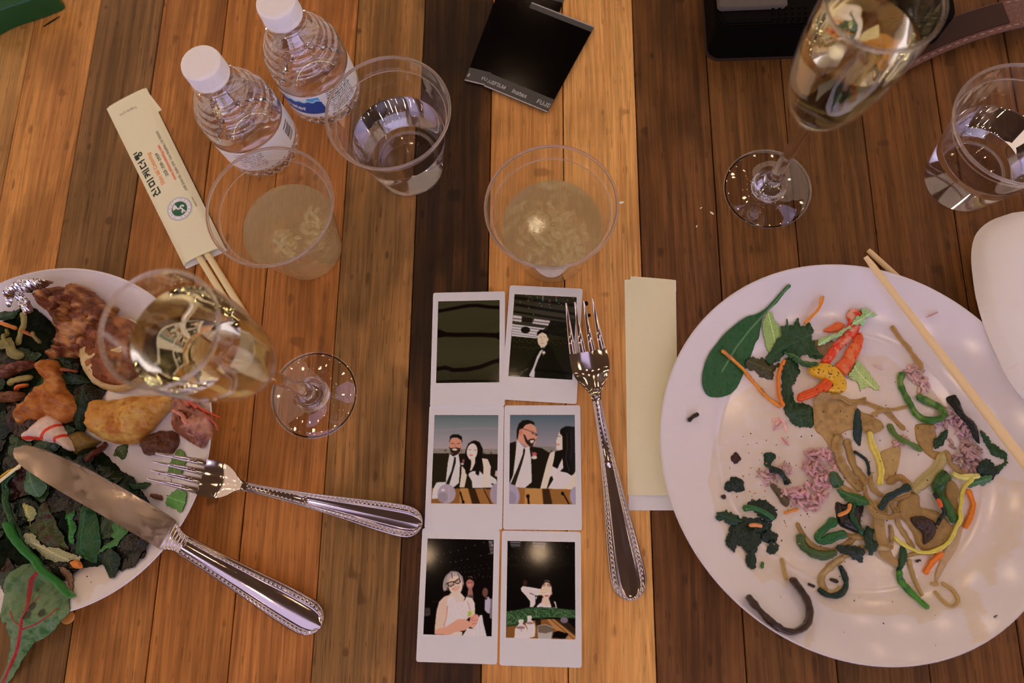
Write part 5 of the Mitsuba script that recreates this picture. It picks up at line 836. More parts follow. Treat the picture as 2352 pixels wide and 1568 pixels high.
def tint(v, col, o, seed, d=None):
    p = np.c_[v[:, :2], v[:, 2]] * 1000; base = alb(col); out = np.tile(base, (len(v), 1)) * (0.82 + 0.36 * meshkit.fbm(p * 0.5, 3, seed))[:, None]
    if 'lo' in o:
        k = np.clip((meshkit.fbm(p / o.get('lf', 30) * 8, 3, seed + 1) - 0.45) / 0.25, 0, 1)[:, None]; out = out * (1 - k) + alb(o['lo']) * k
    if 'dk' in o:
        k = np.clip((meshkit.fbm(p * 0.16, 4, seed + 2) - 0.5) / 0.2, 0, 1)[:, None] * 0.85; out = out * (1 - k) + alb(o['dk']) * k
    if 'sp' in o:
        k = meshkit.noise(p * 0.9, seed + 5) > 0.86 - 0.02 * o['sp']; out[k] = alb((26, 20, 14))
    if 'rg' in o and d is not None:
        k = (0.5 + 0.5 * np.sin(d * 1000 * 4.2))[:, None] * 0.6; out = out * (1 - k) + alb((196, 156, 104)) * k
    if o.get('leafy') and 'v' not in o:      # midrib and side veins along the leaf's long axis
        q = v[:, :2] - v[:, :2].mean(0); ax = np.linalg.svd(q[::7] if len(q) > 700 else q, full_matrices=False)[2][0]; al, ac = q @ ax * 1000, q @ np.array([-ax[1], ax[0]]) * 1000 + 0.5 * np.sin(q @ ax * 160)
        side = np.abs(np.mod(al * 0.42 + np.abs(ac) * 0.36, 1) - 0.5) < 0.07; rib = np.abs(ac) < 0.35
        out[side] *= 1.28; out[rib] *= 1.6
    for qi, q in enumerate(o.get('v', [])):
        ln = LineString(np.array(q) / 1000); dd = shapely.distance(ln, shapely.points(v[:, :2])) * 1000; w = o.get('vw', 0.7) * (1 if qi == 0 or cat_all(o) else 0.45)
        k = np.clip((w - dd) / 0.35, 0, 1)[:, None]; out = out * (1 - k) + alb(o['vc']) * k
    for x, y, r in o.get('spots', []):
        dd = np.hypot(v[:, 0] * 1000 - x, v[:, 1] * 1000 - y); k = np.clip((r - dd) / 0.5, 0, 1)[:, None]; out = out * (1 - k) + alb((44, 46, 26)) * k
    return np.clip(out * (0.78 if o.get('leafy') else 0.9), 0.003, 0.9)


JAG = {'spinach_leaf': 0.00015, 'beet_leaf': 0.0005, 'greens_leaf': 0.0012, 'lettuce_piece': 0.0011, 'wilted_spinach': 0.0015, 'spinach_scrap': 0.001, 'salad_leaf': 0.0008, 'herb_scrap': 0.0006, 'salad_bed': 0.001}


def food_item(n, side, key, kind, label, cat, col, o, pts):
    P = np.array(pts, float) / 1000; seed = n * 13 + 1; parent = key.split('__')[0]
    if '__' in key:
        root = [k for k in labels if k == parent or k.startswith(parent + '_0')]; key = (root[-1] if root else parent) + '__' + key.split('__')[1]
    if kind in ('pad', 'leaf', 'foil'):
        area = Polygon(P).buffer(0).area; step = float(np.clip(math.sqrt(area) / 38, 0.00035, 0.0009)); step *= 0.6 if 'v' in o and kind == 'leaf' else 1
        step = 0.0011 if kind == 'foil' else step
        v, f, d, nb = grid_pad(P, step, smooth=kind != 'foil', jag=0 if kind == 'foil' else JAG.get(parent, 0.00035) if kind == 'leaf' else 0.0003 if 'ro' not in o else 0.0006 if '__' not in key else 0.0002, seed=seed); p3 = np.c_[v * 1000, np.zeros(len(v))]
        if kind == 'leaf':
            i, j = cell(side, v[:, 0], v[:, 1]); base = soft(side)[i, j]
            t = np.clip(d / max(d.max(), 1e-6), 0, 1); w = 0.0008 * o.get('wv', 0.5)
            z = base + 0.0004 + 0.001 * o.get('lift', 1) * 0.5 * np.sin(t * math.pi / 2) + w * (meshkit.fbm(p3 * 0.22, 3, seed) - 0.4) * 2
            for q in o.get('v', []):
                z += 0.0004 * np.exp(-(shapely.distance(LineString(np.array(q) / 1000), shapely.points(v)) / 0.0007) ** 2)
            top, bot = z + 0.00022, z - 0.00022
        else:
            h = 0.001 * o.get('h', 3); ref = min(d.max(), h * 1.3); t = np.clip(d / max(ref, 1e-6), 0, 1); dome = np.sqrt(np.clip(1 - (1 - t) ** 2, 0, 1))
            if o.get('h', 3) <= 4.5 and 'z' not in o:
                i, j = cell(side, v[:, 0], v[:, 1]); base = soft(side)[i, j]
            else:
                base = plate_z(side, v[:, 0], v[:, 1]) + 0.001 * o.get('z', 0)
            ro = o.get('ro', 0.4) * 0.001; big = meshkit.fbm(p3 * 0.14, 4, seed) - 0.5; fine = meshkit.fbm(p3 * 0.75, 3, seed + 3) - 0.5
            if kind == 'foil':
                fac = np.abs(meshkit.noise(p3 * 0.45, seed) - 0.5) + 0.6 * np.abs(meshkit.noise(p3 * 0.9, seed + 1) - 0.5)
                top = base + h * (0.35 + 0.5 * dome) + fac * 0.0045; bot = top - 0.0005
            else:
                ridge = 1 - 2 * np.abs(meshkit.fbm(p3 * 0.09, 3, seed + 9) - 0.5)
                top = base + h * dome * (1 + (0.9 * big + 0.35 * (ridge - 0.75)) * (o.get('ro', .4) > .7)) + (ro * 1.4 * big + ro * 0.7 * fine) * np.clip(d / 0.0015, 0, 1); bot = base - 0.0002 - 0.0002 * t
        m = solid_pad(v, f, nb, top, bot); dd = np.r_[d, d]; colr = tint(np.array(m.vertices), col, {**o, 'leafy': kind == 'leaf'}, seed, dd)
        raise_field(side, np.c_[v, top])
        mat = 'matte_bed' if 'stuff' in o else 'foil' if kind == 'foil' else 'leafy' if kind == 'leaf' else 'fried' if o.get('ro', 0) > 0.7 else 'translucent' if parent == 'onion_slice' else 'food'
        sm = False if kind == 'foil' else True; kw = {} if kind == 'foil' else {'color': colr}
    elif kind == 'strip':
        L = LineString(P).length; k = int(np.clip(L / 0.0008, 8, 120)); c = spline(P, k); w = o['w'] * 0.0005; t = o.get('t', 3) * 0.0005
        dirn = np.gradient(c, axis=0); dirn /= np.linalg.norm(dirn, axis=1, keepdims=True) + 1e-12; nrm = np.stack([-dirn[:, 1], dirn[:, 0]], -1); h = FIELD[side][2]
        base = np.max([h[cell(side, *(c + nrm * s * w).T)] for s in (-0.7, -0.35, 0, 0.35, 0.7)], 0)
        base = np.maximum(ndimage.gaussian_filter1d(ndimage.maximum_filter1d(base, 3), 2.5, mode='nearest'), base * 0.6 + 0.4 * ndimage.gaussian_filter1d(base, 1.0, mode='nearest'))
        s = np.linspace(0, 1, k); zz = base + t * 0.85 + 0.0006 * o.get('lift', 0) * np.sin(s * math.pi) + 0.0002 * np.sin(s * 23 + n)
        end = np.clip(np.minimum(s, 1 - s) * L / ((0.9 if parent == 'onion_slice' else 0.45) * w + 0.0006), 0, 1); end = np.sqrt(1 - (1 - end) ** 2) * 0.999 + 0.001
        if o.get('k') == 'taper':
            end = np.sqrt(np.clip(np.sin(s * math.pi), 0.003, 1))
        wob = 1 + 0.30 * (meshkit.fbm(np.c_[s * L * 260, s * 0, s * 0 + n], 2, seed) - 0.5) * 2
        m = tube(np.c_[c, zz], w * end * wob, t * end, 12); m.vertices += (meshkit.fbm(np.array(m.vertices) * 700, 2, seed)[:, None] - 0.5) * 0.0003
        colr = tint(np.array(m.vertices), col, o, seed); ang = np.r_[np.tile(np.arange(12), k), 0, 0]; colr = np.clip(colr * (1 + 0.22 * np.sin(ang * 2.1 + n))[:, None], .003, .9); raise_field(side, np.array(m.vertices)); mat, sm, kw = 'translucent' if parent in ('onion_slice', 'bean_sprout') else 'food', True, {'color': colr}
    else:
        g = trimesh.creation.icosphere(1); pg = Polygon(P).buffer(0); x0, y0, x1, y1 = pg.bounds; r = np.random.default_rng(seed); ms, cols = [], []
        while len(ms) < o['n']:
            q = r.uniform((x0, y0), (x1, y1))
            if not pg.contains(Point(q)):
                continue
            i, j = cell(side, q[:1], q[1:]); dd = min(1, pg.exterior.distance(Point(q)) / 0.004); z = FIELD[side][2][i, j][0] + 0.0007 + r.uniform(0, 0.0002)
            top = plate_z(side, q[0], q[1]) + 0.001 * o['h'] * (0.35 + 0.65 * dd)
            if z > top + 0.0008:
                z = top + r.uniform(-0.0006, 0.0006)
            mm = g.copy(); mm.apply_scale((r.uniform(.0026, .0032), 0.0011, 0.0010)); mm.apply_transform(trimesh.transformations.euler_matrix(r.normal(0, .25), r.normal(0, .3), r.uniform(0, 6.3))); mm.apply_translation((q[0], q[1], float(z)))
            ms.append(mm); raise_field(side, np.array(mm.vertices)); cc = alb(col) * r.uniform(0.75, 1.2) * np.array([1, r.uniform(.9, 1.1), r.uniform(.9, 1.1)]); cols.append(np.tile(np.clip(cc, 0.01, 0.9), (len(mm.vertices), 1)))
        m, mat, sm, kw = join(ms), 'food', True, {'color': np.vstack(cols)}
    if mat == 'translucent':
        kw = {'color': np.clip(kw['color'] ** 0.72 * np.array([1.12, 1.0, 0.72]), 0.01, 0.92)}
    if '__' in key:
        put(key, m, mat, smooth=sm, label=label or None, **kw)
    else:
        obj(key, m, mat, label, cat, GROUPS.get((side, parent)), smooth=sm, kind='stuff' if kind == 'rice' or 'stuff' in o else None, **kw)


GROUPS = {('R', 'onion_slice'): 'cooked onion slices on the right plate', ('L', 'onion_slice'): 'onion slices on the left plate', ('R', 'carrot_shred'): 'carrot shreds on the right plate', ('L', 'carrot_shred'): 'carrot shreds on the left plate',
          ('R', 'pepper_slice'): 'red and yellow pepper slices on the right plate', ('R', 'pepper_strip'): 'green pepper strips on the right plate', ('R', 'greens_leaf'): 'salad leaves on the right plate', ('L', 'salad_leaf'): 'salad leaves on the left plate',
          ('R', 'wilted_spinach'): 'wilted spinach clump on the right plate', ('R', 'bean_sprout'): 'bean sprouts on the right plate', ('R', 'egg_strip'): 'yellow egg strips on the right plate', ('R', 'seaweed_piece'): 'dark seaweed pieces on the right plate',
          ('R', 'rice_clump'): 'rice clumps on the right plate', ('R', 'rice_grain'): 'single rice grains on the right plate', ('R', 'herb_scrap'): 'herb scraps on the right plate', ('R', 'lettuce_piece'): 'lettuce pieces on the right plate',
          ('L', 'lettuce_piece'): 'lettuce pieces on the left plate', ('R', 'mushroom_piece'): 'mushroom pieces on the right plate', ('R', 'scallion_piece'): 'scallion pieces on the right plate', ('R', 'spinach_scrap'): 'dark leaf scraps near the rice', ('R', 'herb_leaf'): 'small herb leaves beside the rice'}
for n, it in enumerate(FOOD):
    food_item(n, *it)
    if it[1] == 'salad_bed':            # loose dark leaves of the bed, before the other food is laid on them
        bed, r = 'salad_bed', np.random.default_rng(21)
        for k in range(150):
            x, y, a, l = r.uniform(-0.480, -0.295), r.uniform(-0.045, 0.130), r.uniform(0, 6.3), r.uniform(.014, .030)
            if not (0.002 < FIELD['L'][2][cell('L', np.array([x]), np.array([y]))][0] - plate_z('L', x, y) < 0.0105) or rho('L', x, y) > 0.86:
                continue
            w, c, s = l * r.uniform(.28, .45), math.cos(a), math.sin(a); q = [(u * c - v * s, u * s + v * c) for u, v in ((-l * .6, 0), (-l * .3, w * .6), (l * .1, w), (l * .5, w * .55), (l * .75, 0), (l * .45, -w * .6), (0, -w * .95), (-l * .35, -w * .5))]
            tone = [(18, 38, 18), (28, 24, 14), (36, 54, 26), (44, 20, 15), (12, 24, 14), (14, 30, 15), (20, 18, 11)][k % 7]
            food_item(300 + k, 'L', bed + '__leaf', 'leaf', '', '', tone, {'lift': r.uniform(1, 5), 'wv': 1.2}, [(1000 * (x + u), 1000 * (y + v)) for u, v in q])


def flecks(key, label, side, centers, n, size, col, seed):
    r = np.random.default_rng(seed); ms = []; g = trimesh.creation.icosphere(1)
    for k in range(n):
        cx, cy, s = centers[k % len(centers)]; x, y = (cx + r.normal(0, s)) / 1000, (cy + r.normal(0, s)) / 1000; i, j = cell(side, np.array([x]), np.array([y]))
        m = g.copy(); m.apply_scale((r.uniform(.5, 1.5) * size, r.uniform(.4, .9) * size, 0.3 * size)); m.apply_transform(rotz(r.uniform(0, 6), (x, y, FIELD[side][2][i, j][0] + 0.1 * size))); ms.append(m)
    obj(key, join(ms), pbr(key + '_tone', alb(col), 0.5), label, 'crumbs', kind='stuff')


flecks('pepper_flecks', 'black pepper flecks and crumbs scattered over the food on the right plate', 'R', [(165, 62, 22), (190, 40, 30), (215, 20, 24), (200, 66, 26), (150, 20, 16), (200, -20, 40)], 110, 0.0005, (34, 22, 16), 3)
flecks('sauce_crumbs', 'tiny brown crumbs beside the lone spinach scrap on the right plate', 'R', [(130, 22, 5), (126, 40, 7), (150, 2, 8), (130, 50, 9)], 34, 0.0006, (150, 96, 56), 4)
flecks('spice_flecks', 'red and brown spice flecks on the bare part of the left plate', 'L', [(-289, 26, 6), (-294, 12, 8), (-330, -25, 9)], 30, 0.0006, (110, 48, 24), 5)

# wooden skewer sticking out under the knife tip
s0, s1 = np.array([-0.4150, 0.0130, 0.018]), np.array([-0.3660, 0.0460, 0.031])
obj('wooden_skewer', tube(np.linspace(s0, s1, 12), 0.00105, 0.00105, 12), 'chopstick_raw', 'thin wooden skewer stick poking out under the knife tip', 'skewer', smooth=40)


# ------------------------------------------------------------------ cutlery
def section_solid(s, half, zc, thick, top, vs=np.linspace(-1, 1, 25), off=None):
    """Closed bar along x: half width, centre height and thickness per station; top(i, v) is extra height of the upper face."""
    s = np.array(s); off = np.zeros(len(s)) if off is None else off
    up = np.array([[(s[i], off[i] + half[i] * v, zc[i] + thick[i] * 0.5 * math.sqrt(max(0, 1 - 0.9 * v * v)) + top(i, v)) for v in vs] for i in range(len(s))])
    dn = np.array([[(s[i], off[i] + half[i] * v, zc[i] - thick[i] * 0.5 * math.sqrt(max(0, 1 - 0.9 * v * v)) + top(i, v) * (1 if thick[i] < 0.0026 else 0)) for v in vs[::-1]] for i in range(len(s))])
    ring = np.concatenate([up, dn], 1); n, m = ring.shape[:2]; v = ring.reshape(-1, 3)
    c0, c1 = ring[0].mean(0), ring[-1].mean(0); v = np.vstack([v, c0, c1]); j = np.arange(m); k = (j + 1) % m
    f = np.vstack([grid_faces(n, m, True)[:, ::-1], np.stack([np.full(m, n * m), j, k], -1), np.stack([np.full(m, n * m + 1), (n - 1) * m + k, (n - 1) * m + j], -1)])
    return trimesh.Trimesh(v, f, process=False)


def curve(xs, ys, at):
    from scipy.interpolate import PchipInterpolator
    return PchipInterpolator(xs, ys)(at)


def beads(s, half, zc, spacing, r0, inset, end_round=True):
    """Little hemispheres along both edges of a handle and round its end."""
    left = np.stack([s, half - inset, zc], -1); path = np.vstack([(left * [1, -1, 1])[::-1], left]) if end_round else None
    L = np.r_[0, np.cumsum(np.linalg.norm(np.diff(path, axis=0), axis=1))]; u = np.arange(0, L[-1], spacing); p = np.stack([np.interp(u, L, path[:, k]) for k in range(3)], -1)
    g = trimesh.creation.icosphere(1); out = []
    for q in p:
        r = r0 * (0.55 + 0.45 * min(1, (abs(q[1])) / 0.008)); m = g.copy(); m.apply_scale(r); m.apply_translation(q); out.append(m)
    return join(out)


def make_fork(key, label, a, b):
    L = 0.207; M = frame(a, b, L); t = thing(key, label, 'fork', 'beaded silver forks'); mm = 0.001
    s = np.r_[0, .3, 1, 2, 3.5, 6, 9, np.linspace(12, 134, 60)] * mm
    w = curve(np.array([0, .3, 1, 2, 3.5, 6, 9, 16, 30, 50, 80, 110, 128, 134]) * mm, np.array([.6, 2.4, 4.4, 6.2, 8, 10, 11.3, 12, 11.2, 9.2, 6.3, 4.2, 3.4, 3.3]) * mm, s)
    zc = curve(np.array([0, 16, 60, 105, 134]) * mm, np.array([1.8, 2.2, 5.5, 9.5, 10]) * mm, s)
    lip = lambda i, v: (0.0009 * math.exp(-((abs(v) - 0.93) / 0.09) ** 2) + 0.0005 * math.exp(-((abs(v) - 0.60) / 0.08) ** 2) - 0.0006 * (1 - min(1, abs(v) / 0.6)) * (s[i] < 0.09)) * min(1, w[i] / 0.006)
    put(t + '__handle', moved(section_solid(s, w, zc, np.full(len(s), 0.0032), lip, np.linspace(-1, 1, 41)), M), 'silver', smooth=50)
    k = s > 0.0009
    put(t + '__beading', moved(beads(s[k], w[k], zc[k] + 0.0013, 0.0032, 0.00125, 0.0026), M), 'silver', smooth=True, label='row of small raised beads along the handle edge', kind='stuff')
    s2 = np.linspace(133, 171, 40) * mm
    w2 = curve(np.array([133, 138, 143, 148, 153, 158, 163, 171]) * mm, np.array([3.3, 3.8, 6.0, 9.4, 12.0, 13.3, 13.7, 13.2]) * mm, s2); z2 = curve(np.array([133, 145, 158, 171]) * mm, np.array([10, 7.2, 4.4, 3.8]) * mm, s2)
    put(t + '__head', moved(section_solid(s2, w2, z2, np.full(40, 0.0020), lambda i, v: 0.0024 * v * v * min(1, w2[i] / 0.011) + 0.0006 * math.exp(-(((s2[i] - .139) / .003) ** 2)) * (1 - v * v)), M), 'silver', smooth=50)
    s3 = np.linspace(170.5, 207, 26) * mm; q = np.linspace(0, 1, 26); z3 = curve(np.array([170.5, 178, 192, 207]) * mm, np.array([3.8, 3.7, 6.2, 11.0]) * mm, s3)
    for c0, c1 in ((-10.6, -9.6), (-3.5, -3.2), (3.5, 3.2), (10.6, 9.6)):
        off = (c0 + (c1 - c0) * q) * mm; hw = (2.6 - 1.9 * q ** 1.2) * mm; zz = z3 + 0.0024 * (off / 0.0137) ** 2
        put(t + '__tine', moved(section_solid(s3, hw, zz, np.linspace(0.0020, 0.0012, 26), lambda i, v: 0, np.linspace(-1, 1, 9), off), M), 'silver', smooth=50)
    return t


make_fork('dinner_fork', 'silver fork with beaded handle lying over the upper right instant photo', (0.0448, -0.0468, 0.0), (0.0123, 0.1572, 0.0022))
make_fork('dinner_fork', 'silver fork with beaded handle propped on the rim of the left plate', (-0.0975, 0.0004, 0.0020), (-0.2793, 0.0377, 0.0250))


def make_knife(a, b):
    L = 0.243; M = frame(a, b, L); mm = 0.001; t = thing('table_knife', 'silver table knife with serrated blade and beaded handle resting on the left plate', 'knife')
    s = np.r_[0, .3, 1, 2, 3.5, 6, 9, np.linspace(12, 108, 50)] * mm
    w = curve(np.array([0, .3, 1, 2, 3.5, 6, 9, 14, 26, 55, 85, 108]) * mm, np.array([.6, 2.4, 4.4, 6.2, 8, 10, 11.2, 11.9, 11.7, 9.6, 7.6, 6.8]) * mm, s); z = np.full(len(s), 0.0)
    lip = lambda i, v: (0.0006 * math.exp(-((abs(v) - 0.95) / 0.07) ** 2) + 0.0004 * math.exp(-((abs(v) - 0.66) / 0.07) ** 2)) * min(1, w[i] / 0.006)
    put(t + '__handle', moved(section_solid(s, w, z, np.full(len(s), 0.0062), lip, np.linspace(-1, 1, 41)), M), 'silver', smooth=50)
    k = s > 0.0009
    put(t + '__beading', moved(beads(s[k], w[k], z[k] + 0.0024, 0.0032, 0.00125, 0.0026), M), 'silver', smooth=True, label='rows of small raised beads along the handle edges', kind='stuff')
    s2 = np.linspace(107, 122, 24) * mm; w2 = curve(np.array([107, 111, 115, 119, 122]) * mm, np.array([6.8, 6.6, 7.4, 9.2, 9.8]) * mm, s2)
    put(t + '__bolster', moved(section_solid(s2, w2, np.zeros(24), np.linspace(0.0058, 0.0026, 24), lambda i, v: 0.0004 * math.sin(s2[i] * 2600 + 2.2 * v)), M), 'silver', smooth=50)
    # blade: outline from the heel to the round tip; the teeth sit on the upper half of the cutting edge
    lo = curve(np.array([121, 150, 200, 230, 238, 242, 243]) * mm, np.array([-9.8, -9.8, -10.2, -9.0, -6.8, -3.8, -1.2]) * mm, np.linspace(121, 243, 120) * mm)
    xs = np.linspace(121, 243, 120) * mm; hi_at = lambda x: curve(np.array([121, 122.5, 150, 185, 215, 230, 238, 243]) * mm, np.array([10.2, 11.2, 11.6, 11.4, 9.2, 6.6, 4.0, -1.0]) * mm, x)
    xt = np.arange(172, 240, 0.70) * mm; tooth = np.stack([xt, hi_at(xt) - 0.0009 * (np.arange(len(xt)) % 2)], -1); xh = np.linspace(121, 171.5, 40) * mm
    edge = np.vstack([np.stack([xh, hi_at(xh)], -1), tooth])[::-1]
    pg = Polygon(np.vstack([np.stack([xs, lo], -1), edge]) * [1, -1]).buffer(0); inner = pg.buffer(-0.0014)
    body = join([slab(pg, -0.0005, 0.0005), slab(inner, 0.0005, 0.0009)])
    put(t + '__blade', moved(body, M), 'silver_blade')


make_knife((-0.1628, -0.0659, 0.0045), (-0.3738, 0.0499, 0.040))


# ------------------------------------------------------------------ glasses, cups, bottles
def make_flute(x, y, level, label, lean):
    M = rotz(0, (x, y, 0)); M[0, 2], M[1, 2] = lean; t = thing('champagne_flute', label, 'glass', 'champagne flutes')
    foot = [(0, 0.0022), (0.015, 0.0020), (0.029, 0.0004), (0.0310, 0.0), (0.0322, 0.0004), (0.0325, 0.0012), (0.0320, 0.0019), (0.027, 0.0030), (0.020, 0.0044), (0.0135, 0.0066), (0.0090, 0.0100), (0.0066, 0.0140), (0.0058, 0.0175), (0.0062, 0.0185), (0.0060, 0.0196), (0.0050, 0.0205)]
    stem = [(0.0046, 0.024), (0.0042, 0.040), (0.0041, 0.060), (0.0044, 0.080), (0.0050, 0.090), (0.0062, 0.0955), (0.0050, 0.0975), (0, 0.0978)]
    put(t + '__foot', moved(lathe(foot[:11] + [(0.0130, 0.0062), (0.0125, 0.0030), (0, 0.0028)], 128), M), 'glass_sheet', smooth=55)
    put(t + '__knob', moved(lathe([(0, 0.0030), (0.0122, 0.0031), (0.0128, 0.0064)] + foot[11:] + [(0, 0.0206)], 128), M), 'glass', smooth=55)
    put(t + '__stem', moved(lathe([(0, 0.0207)] + stem, 64), M), 'glass', smooth=55)
    hs = np.r_[0.0980, 0.0985, 0.0995, np.linspace(0.101, 0.2, 50)]
    br = lambda z: curve([0.0978, 0.0985, 0.1000, 0.103, 0.108, 0.116, 0.130, 0.150, 0.170, 0.185, 0.2], [0.0005, 0.0050, 0.0085, 0.0125, 0.0165, 0.0205, 0.0247, 0.0277, 0.0290, 0.0290, 0.0284], z)
    put(t + '__bowl', moved(lathe(np.c_[br(hs), hs], 128), M), 'glass_sheet', smooth=True)
    a = np.arange(13) * 2 * np.pi / 12
    put(t + '__rim', moved(lathe(np.c_[0.0284 + 0.0010 * np.cos(a), 0.2005 + 0.0010 * np.sin(a)], 128), M), 'glass', smooth=True)
    zw = np.linspace(0.1005, level, 40); wine = np.c_[np.maximum(br(zw) - 0.0011, 0.001), zw]
    obj('sparkling_wine', moved(lathe(np.vstack([[(0, 0.1003)], wine, [(0, level)]]), 128), M), 'wine', 'pale golden sparkling wine in ' + ('the left' if x < 0 else 'the right') + ' champagne flute', 'drink', smooth=50)


make_flute(-0.1817, 0.0921, 0.178, 'champagne flute of pale wine leaning over the left plate', (-0.030, -0.020))
make_flute(0.1548, 0.2482, 0.172, 'champagne flute of pale wine before the black case at the upper right', (0.020, 0.012))

CUP = [(0, 0.0026), (0.010, 0.0026), (0.020, 0.0024), (0.0225, 0.0018), (0.0235, 0.0006), (0.0250, 0.0002), (0.0258, 0.0012), (0.0262, 0.004), (0.0385, 0.0695), (0.0392, 0.0704), (0.0404, 0.0712), (0.0422, 0.0790)]
CUP_IN = lambda z: 0.0258 + (0.0387 - 0.0258) * z / 0.07 - 0.0005


def make_cup(x, y, label):
    t = thing('plastic_cup', label, 'cup', 'clear plastic cups'); at_ = (x, y, 0)
    put(t + '__wall', lathe(CUP, 128, at_), 'cup_plastic', smooth=40)
    a = np.arange(17) * 2 * np.pi / 16
    put(t + '__rim', lathe(np.c_[0.0427 + 0.0010 * np.cos(a), 0.0800 + 0.0012 * np.sin(a)], 128, at_), 'rim_plastic', smooth=True)
    ring = np.array([(0.0216 + 0.0004 * math.cos(q), 0.0030 + 0.0003 * math.sin(q)) for q in a])
    put(t + '__base_ring', lathe(ring, 96, at_), 'rim_plastic', smooth=True)
    put(t + '__step_ring', lathe(ring + np.array([0.0388 - 0.0216, 0.0700 - 0.0030]), 128, at_), 'rim_plastic', smooth=True)
    return t


def make_liquid(key, x, y, level, mat, label, cat='drink', low=0.0045):
    zs = np.linspace(low, level, 12); p = np.vstack([[(0, low)], np.c_[CUP_IN(zs), zs], [(CUP_IN(level) - 0.0001, level + 0.0002), (0, level)]])
    kw = {'interior': {'type': 'homogeneous', 'albedo': rgb((0.985, 0.905, 0.68)), 'sigma_t': 34.0}} if mat == 'sweet_rice_drink' else {}
    return obj(key, lathe(p, 128, (x, y, 0)), mat, label, cat, smooth=40, **kw)


def rice_in(x, y, n, spots, zlo, zhi, seed, label):
    r = np.random.default_rng(seed); g = trimesh.creation.icosphere(2); ms = []
    for k in range(n):
        cx, cy, s = spots[k % len(spots)]; q = np.array([cx, cy]) + r.normal(0, s, 2); lim = 0.0235
        if np.hypot(*q) > lim:
            q *= lim / np.hypot(*q)
        m = g.copy(); m.apply_scale((0.0036, 0.0016, 0.0014)); m.apply_transform(trimesh.transformations.euler_matrix(r.normal(0, .3), r.normal(0, .3), r.uniform(0, 6.3))); m.apply_translation((x + q[0], y + q[1], r.uniform(zlo, zhi))); ms.append(m)
    obj('rice_grains', join(ms), 'rice_pale', label, 'rice', smooth=True, kind='stuff')


C = {'center': (-0.0065, 0.2014), 'left': (-0.1940, 0.2056), 'water': (-0.1176, 0.2731), 'right': (0.2941, 0.2511)}
make_cup(*C['center'], 'clear plastic cup of cloudy rice drink above the instant photos')
make_cup(*C['left'], 'clear plastic cup of cloudy rice drink in front of the nearer water bottle')
make_cup(*C['water'], 'clear plastic cup of water between the bottles and the black film covers')
make_cup(*C['right'], 'clear plastic cup of water cut by the right edge of the photo')
make_liquid('rice_drink', *C['center'], 0.048, 'sweet_rice_drink', 'cloudy tan rice drink in the cup above the instant photos')
make_liquid('rice_drink', *C['left'], 0.0445, 'sweet_rice_drink', 'cloudy tan rice drink in the cup beside the chopstick sleeve')
make_liquid('drinking_water', *C['water'], 0.046, 'water', 'clear water in the cup beside the bottles')
make_liquid('drinking_water', *C['right'], 0.047, 'water', 'clear water in the cup at the right edge')
rice_in(*C['center'], 150, [(-.004, -.006, .009), (.006, .000, .010), (-.008, .006, .008), (.010, -.010, .007), (0, .010, .010)], 0.010, 0.030, 11, 'pale rice grains sunk in the rice drink above the instant photos')
rice_in(*C['left'], 60, [(-.012, .000, .004), (.010, .012, .005), (.012, -.006, .004), (-.004, -.012, .005), (.016, .006, .004)], 0.012, 0.036, 12, 'pale rice grains in the rice drink beside the chopstick sleeve')

BOT = [(0.0, 0.0045), (0.016, 0.0040), (0.0200, 0.0018), (0.0235, 0.0004), (0.0265, 0.0012), (0.0285, 0.0045), (0.0294, 0.0095), (0.0290, 0.0115), (0.0290, 0.0445), (0.0296, 0.0460), (0.0297, 0.0520),
       (0.0295, 0.0570), (0.0288, 0.0625), (0.0280, 0.0655), (0.0264, 0.0668), (0.0262, 0.0685), (0.0252, 0.0715), (0.0235, 0.0726), (0.0233, 0.0742), (0.0222, 0.0770), (0.0205, 0.0780), (0.0203, 0.0794), (0.0190, 0.0820), (0.0172, 0.0832), (0.0148, 0.0868),
       (0.0128, 0.0900), (0.0124, 0.0935), (0.0152, 0.0940), (0.0154, 0.0952), (0.0126, 0.0958), (0.0126, 0.0975)]


def scallop(m, x, y):
    v = np.array(m.vertices); a = np.arctan2(v[:, 1] - y, v[:, 0] - x); k = np.clip((0.0095 - v[:, 2]) / 0.007, 0, 1) * np.clip((np.hypot(v[:, 0] - x, v[:, 1] - y) - .012) / .01, 0, 1)
    v[:, 2] += 0.0011 * k * (0.5 + 0.5 * np.cos(a * 22)); s = 1 - 0.035 * k * (0.5 + 0.5 * np.cos(a * 22)); v[:, 0] = x + (v[:, 0] - x) * s; v[:, 1] = y + (v[:, 1] - y) * s; m.vertices = v; return m


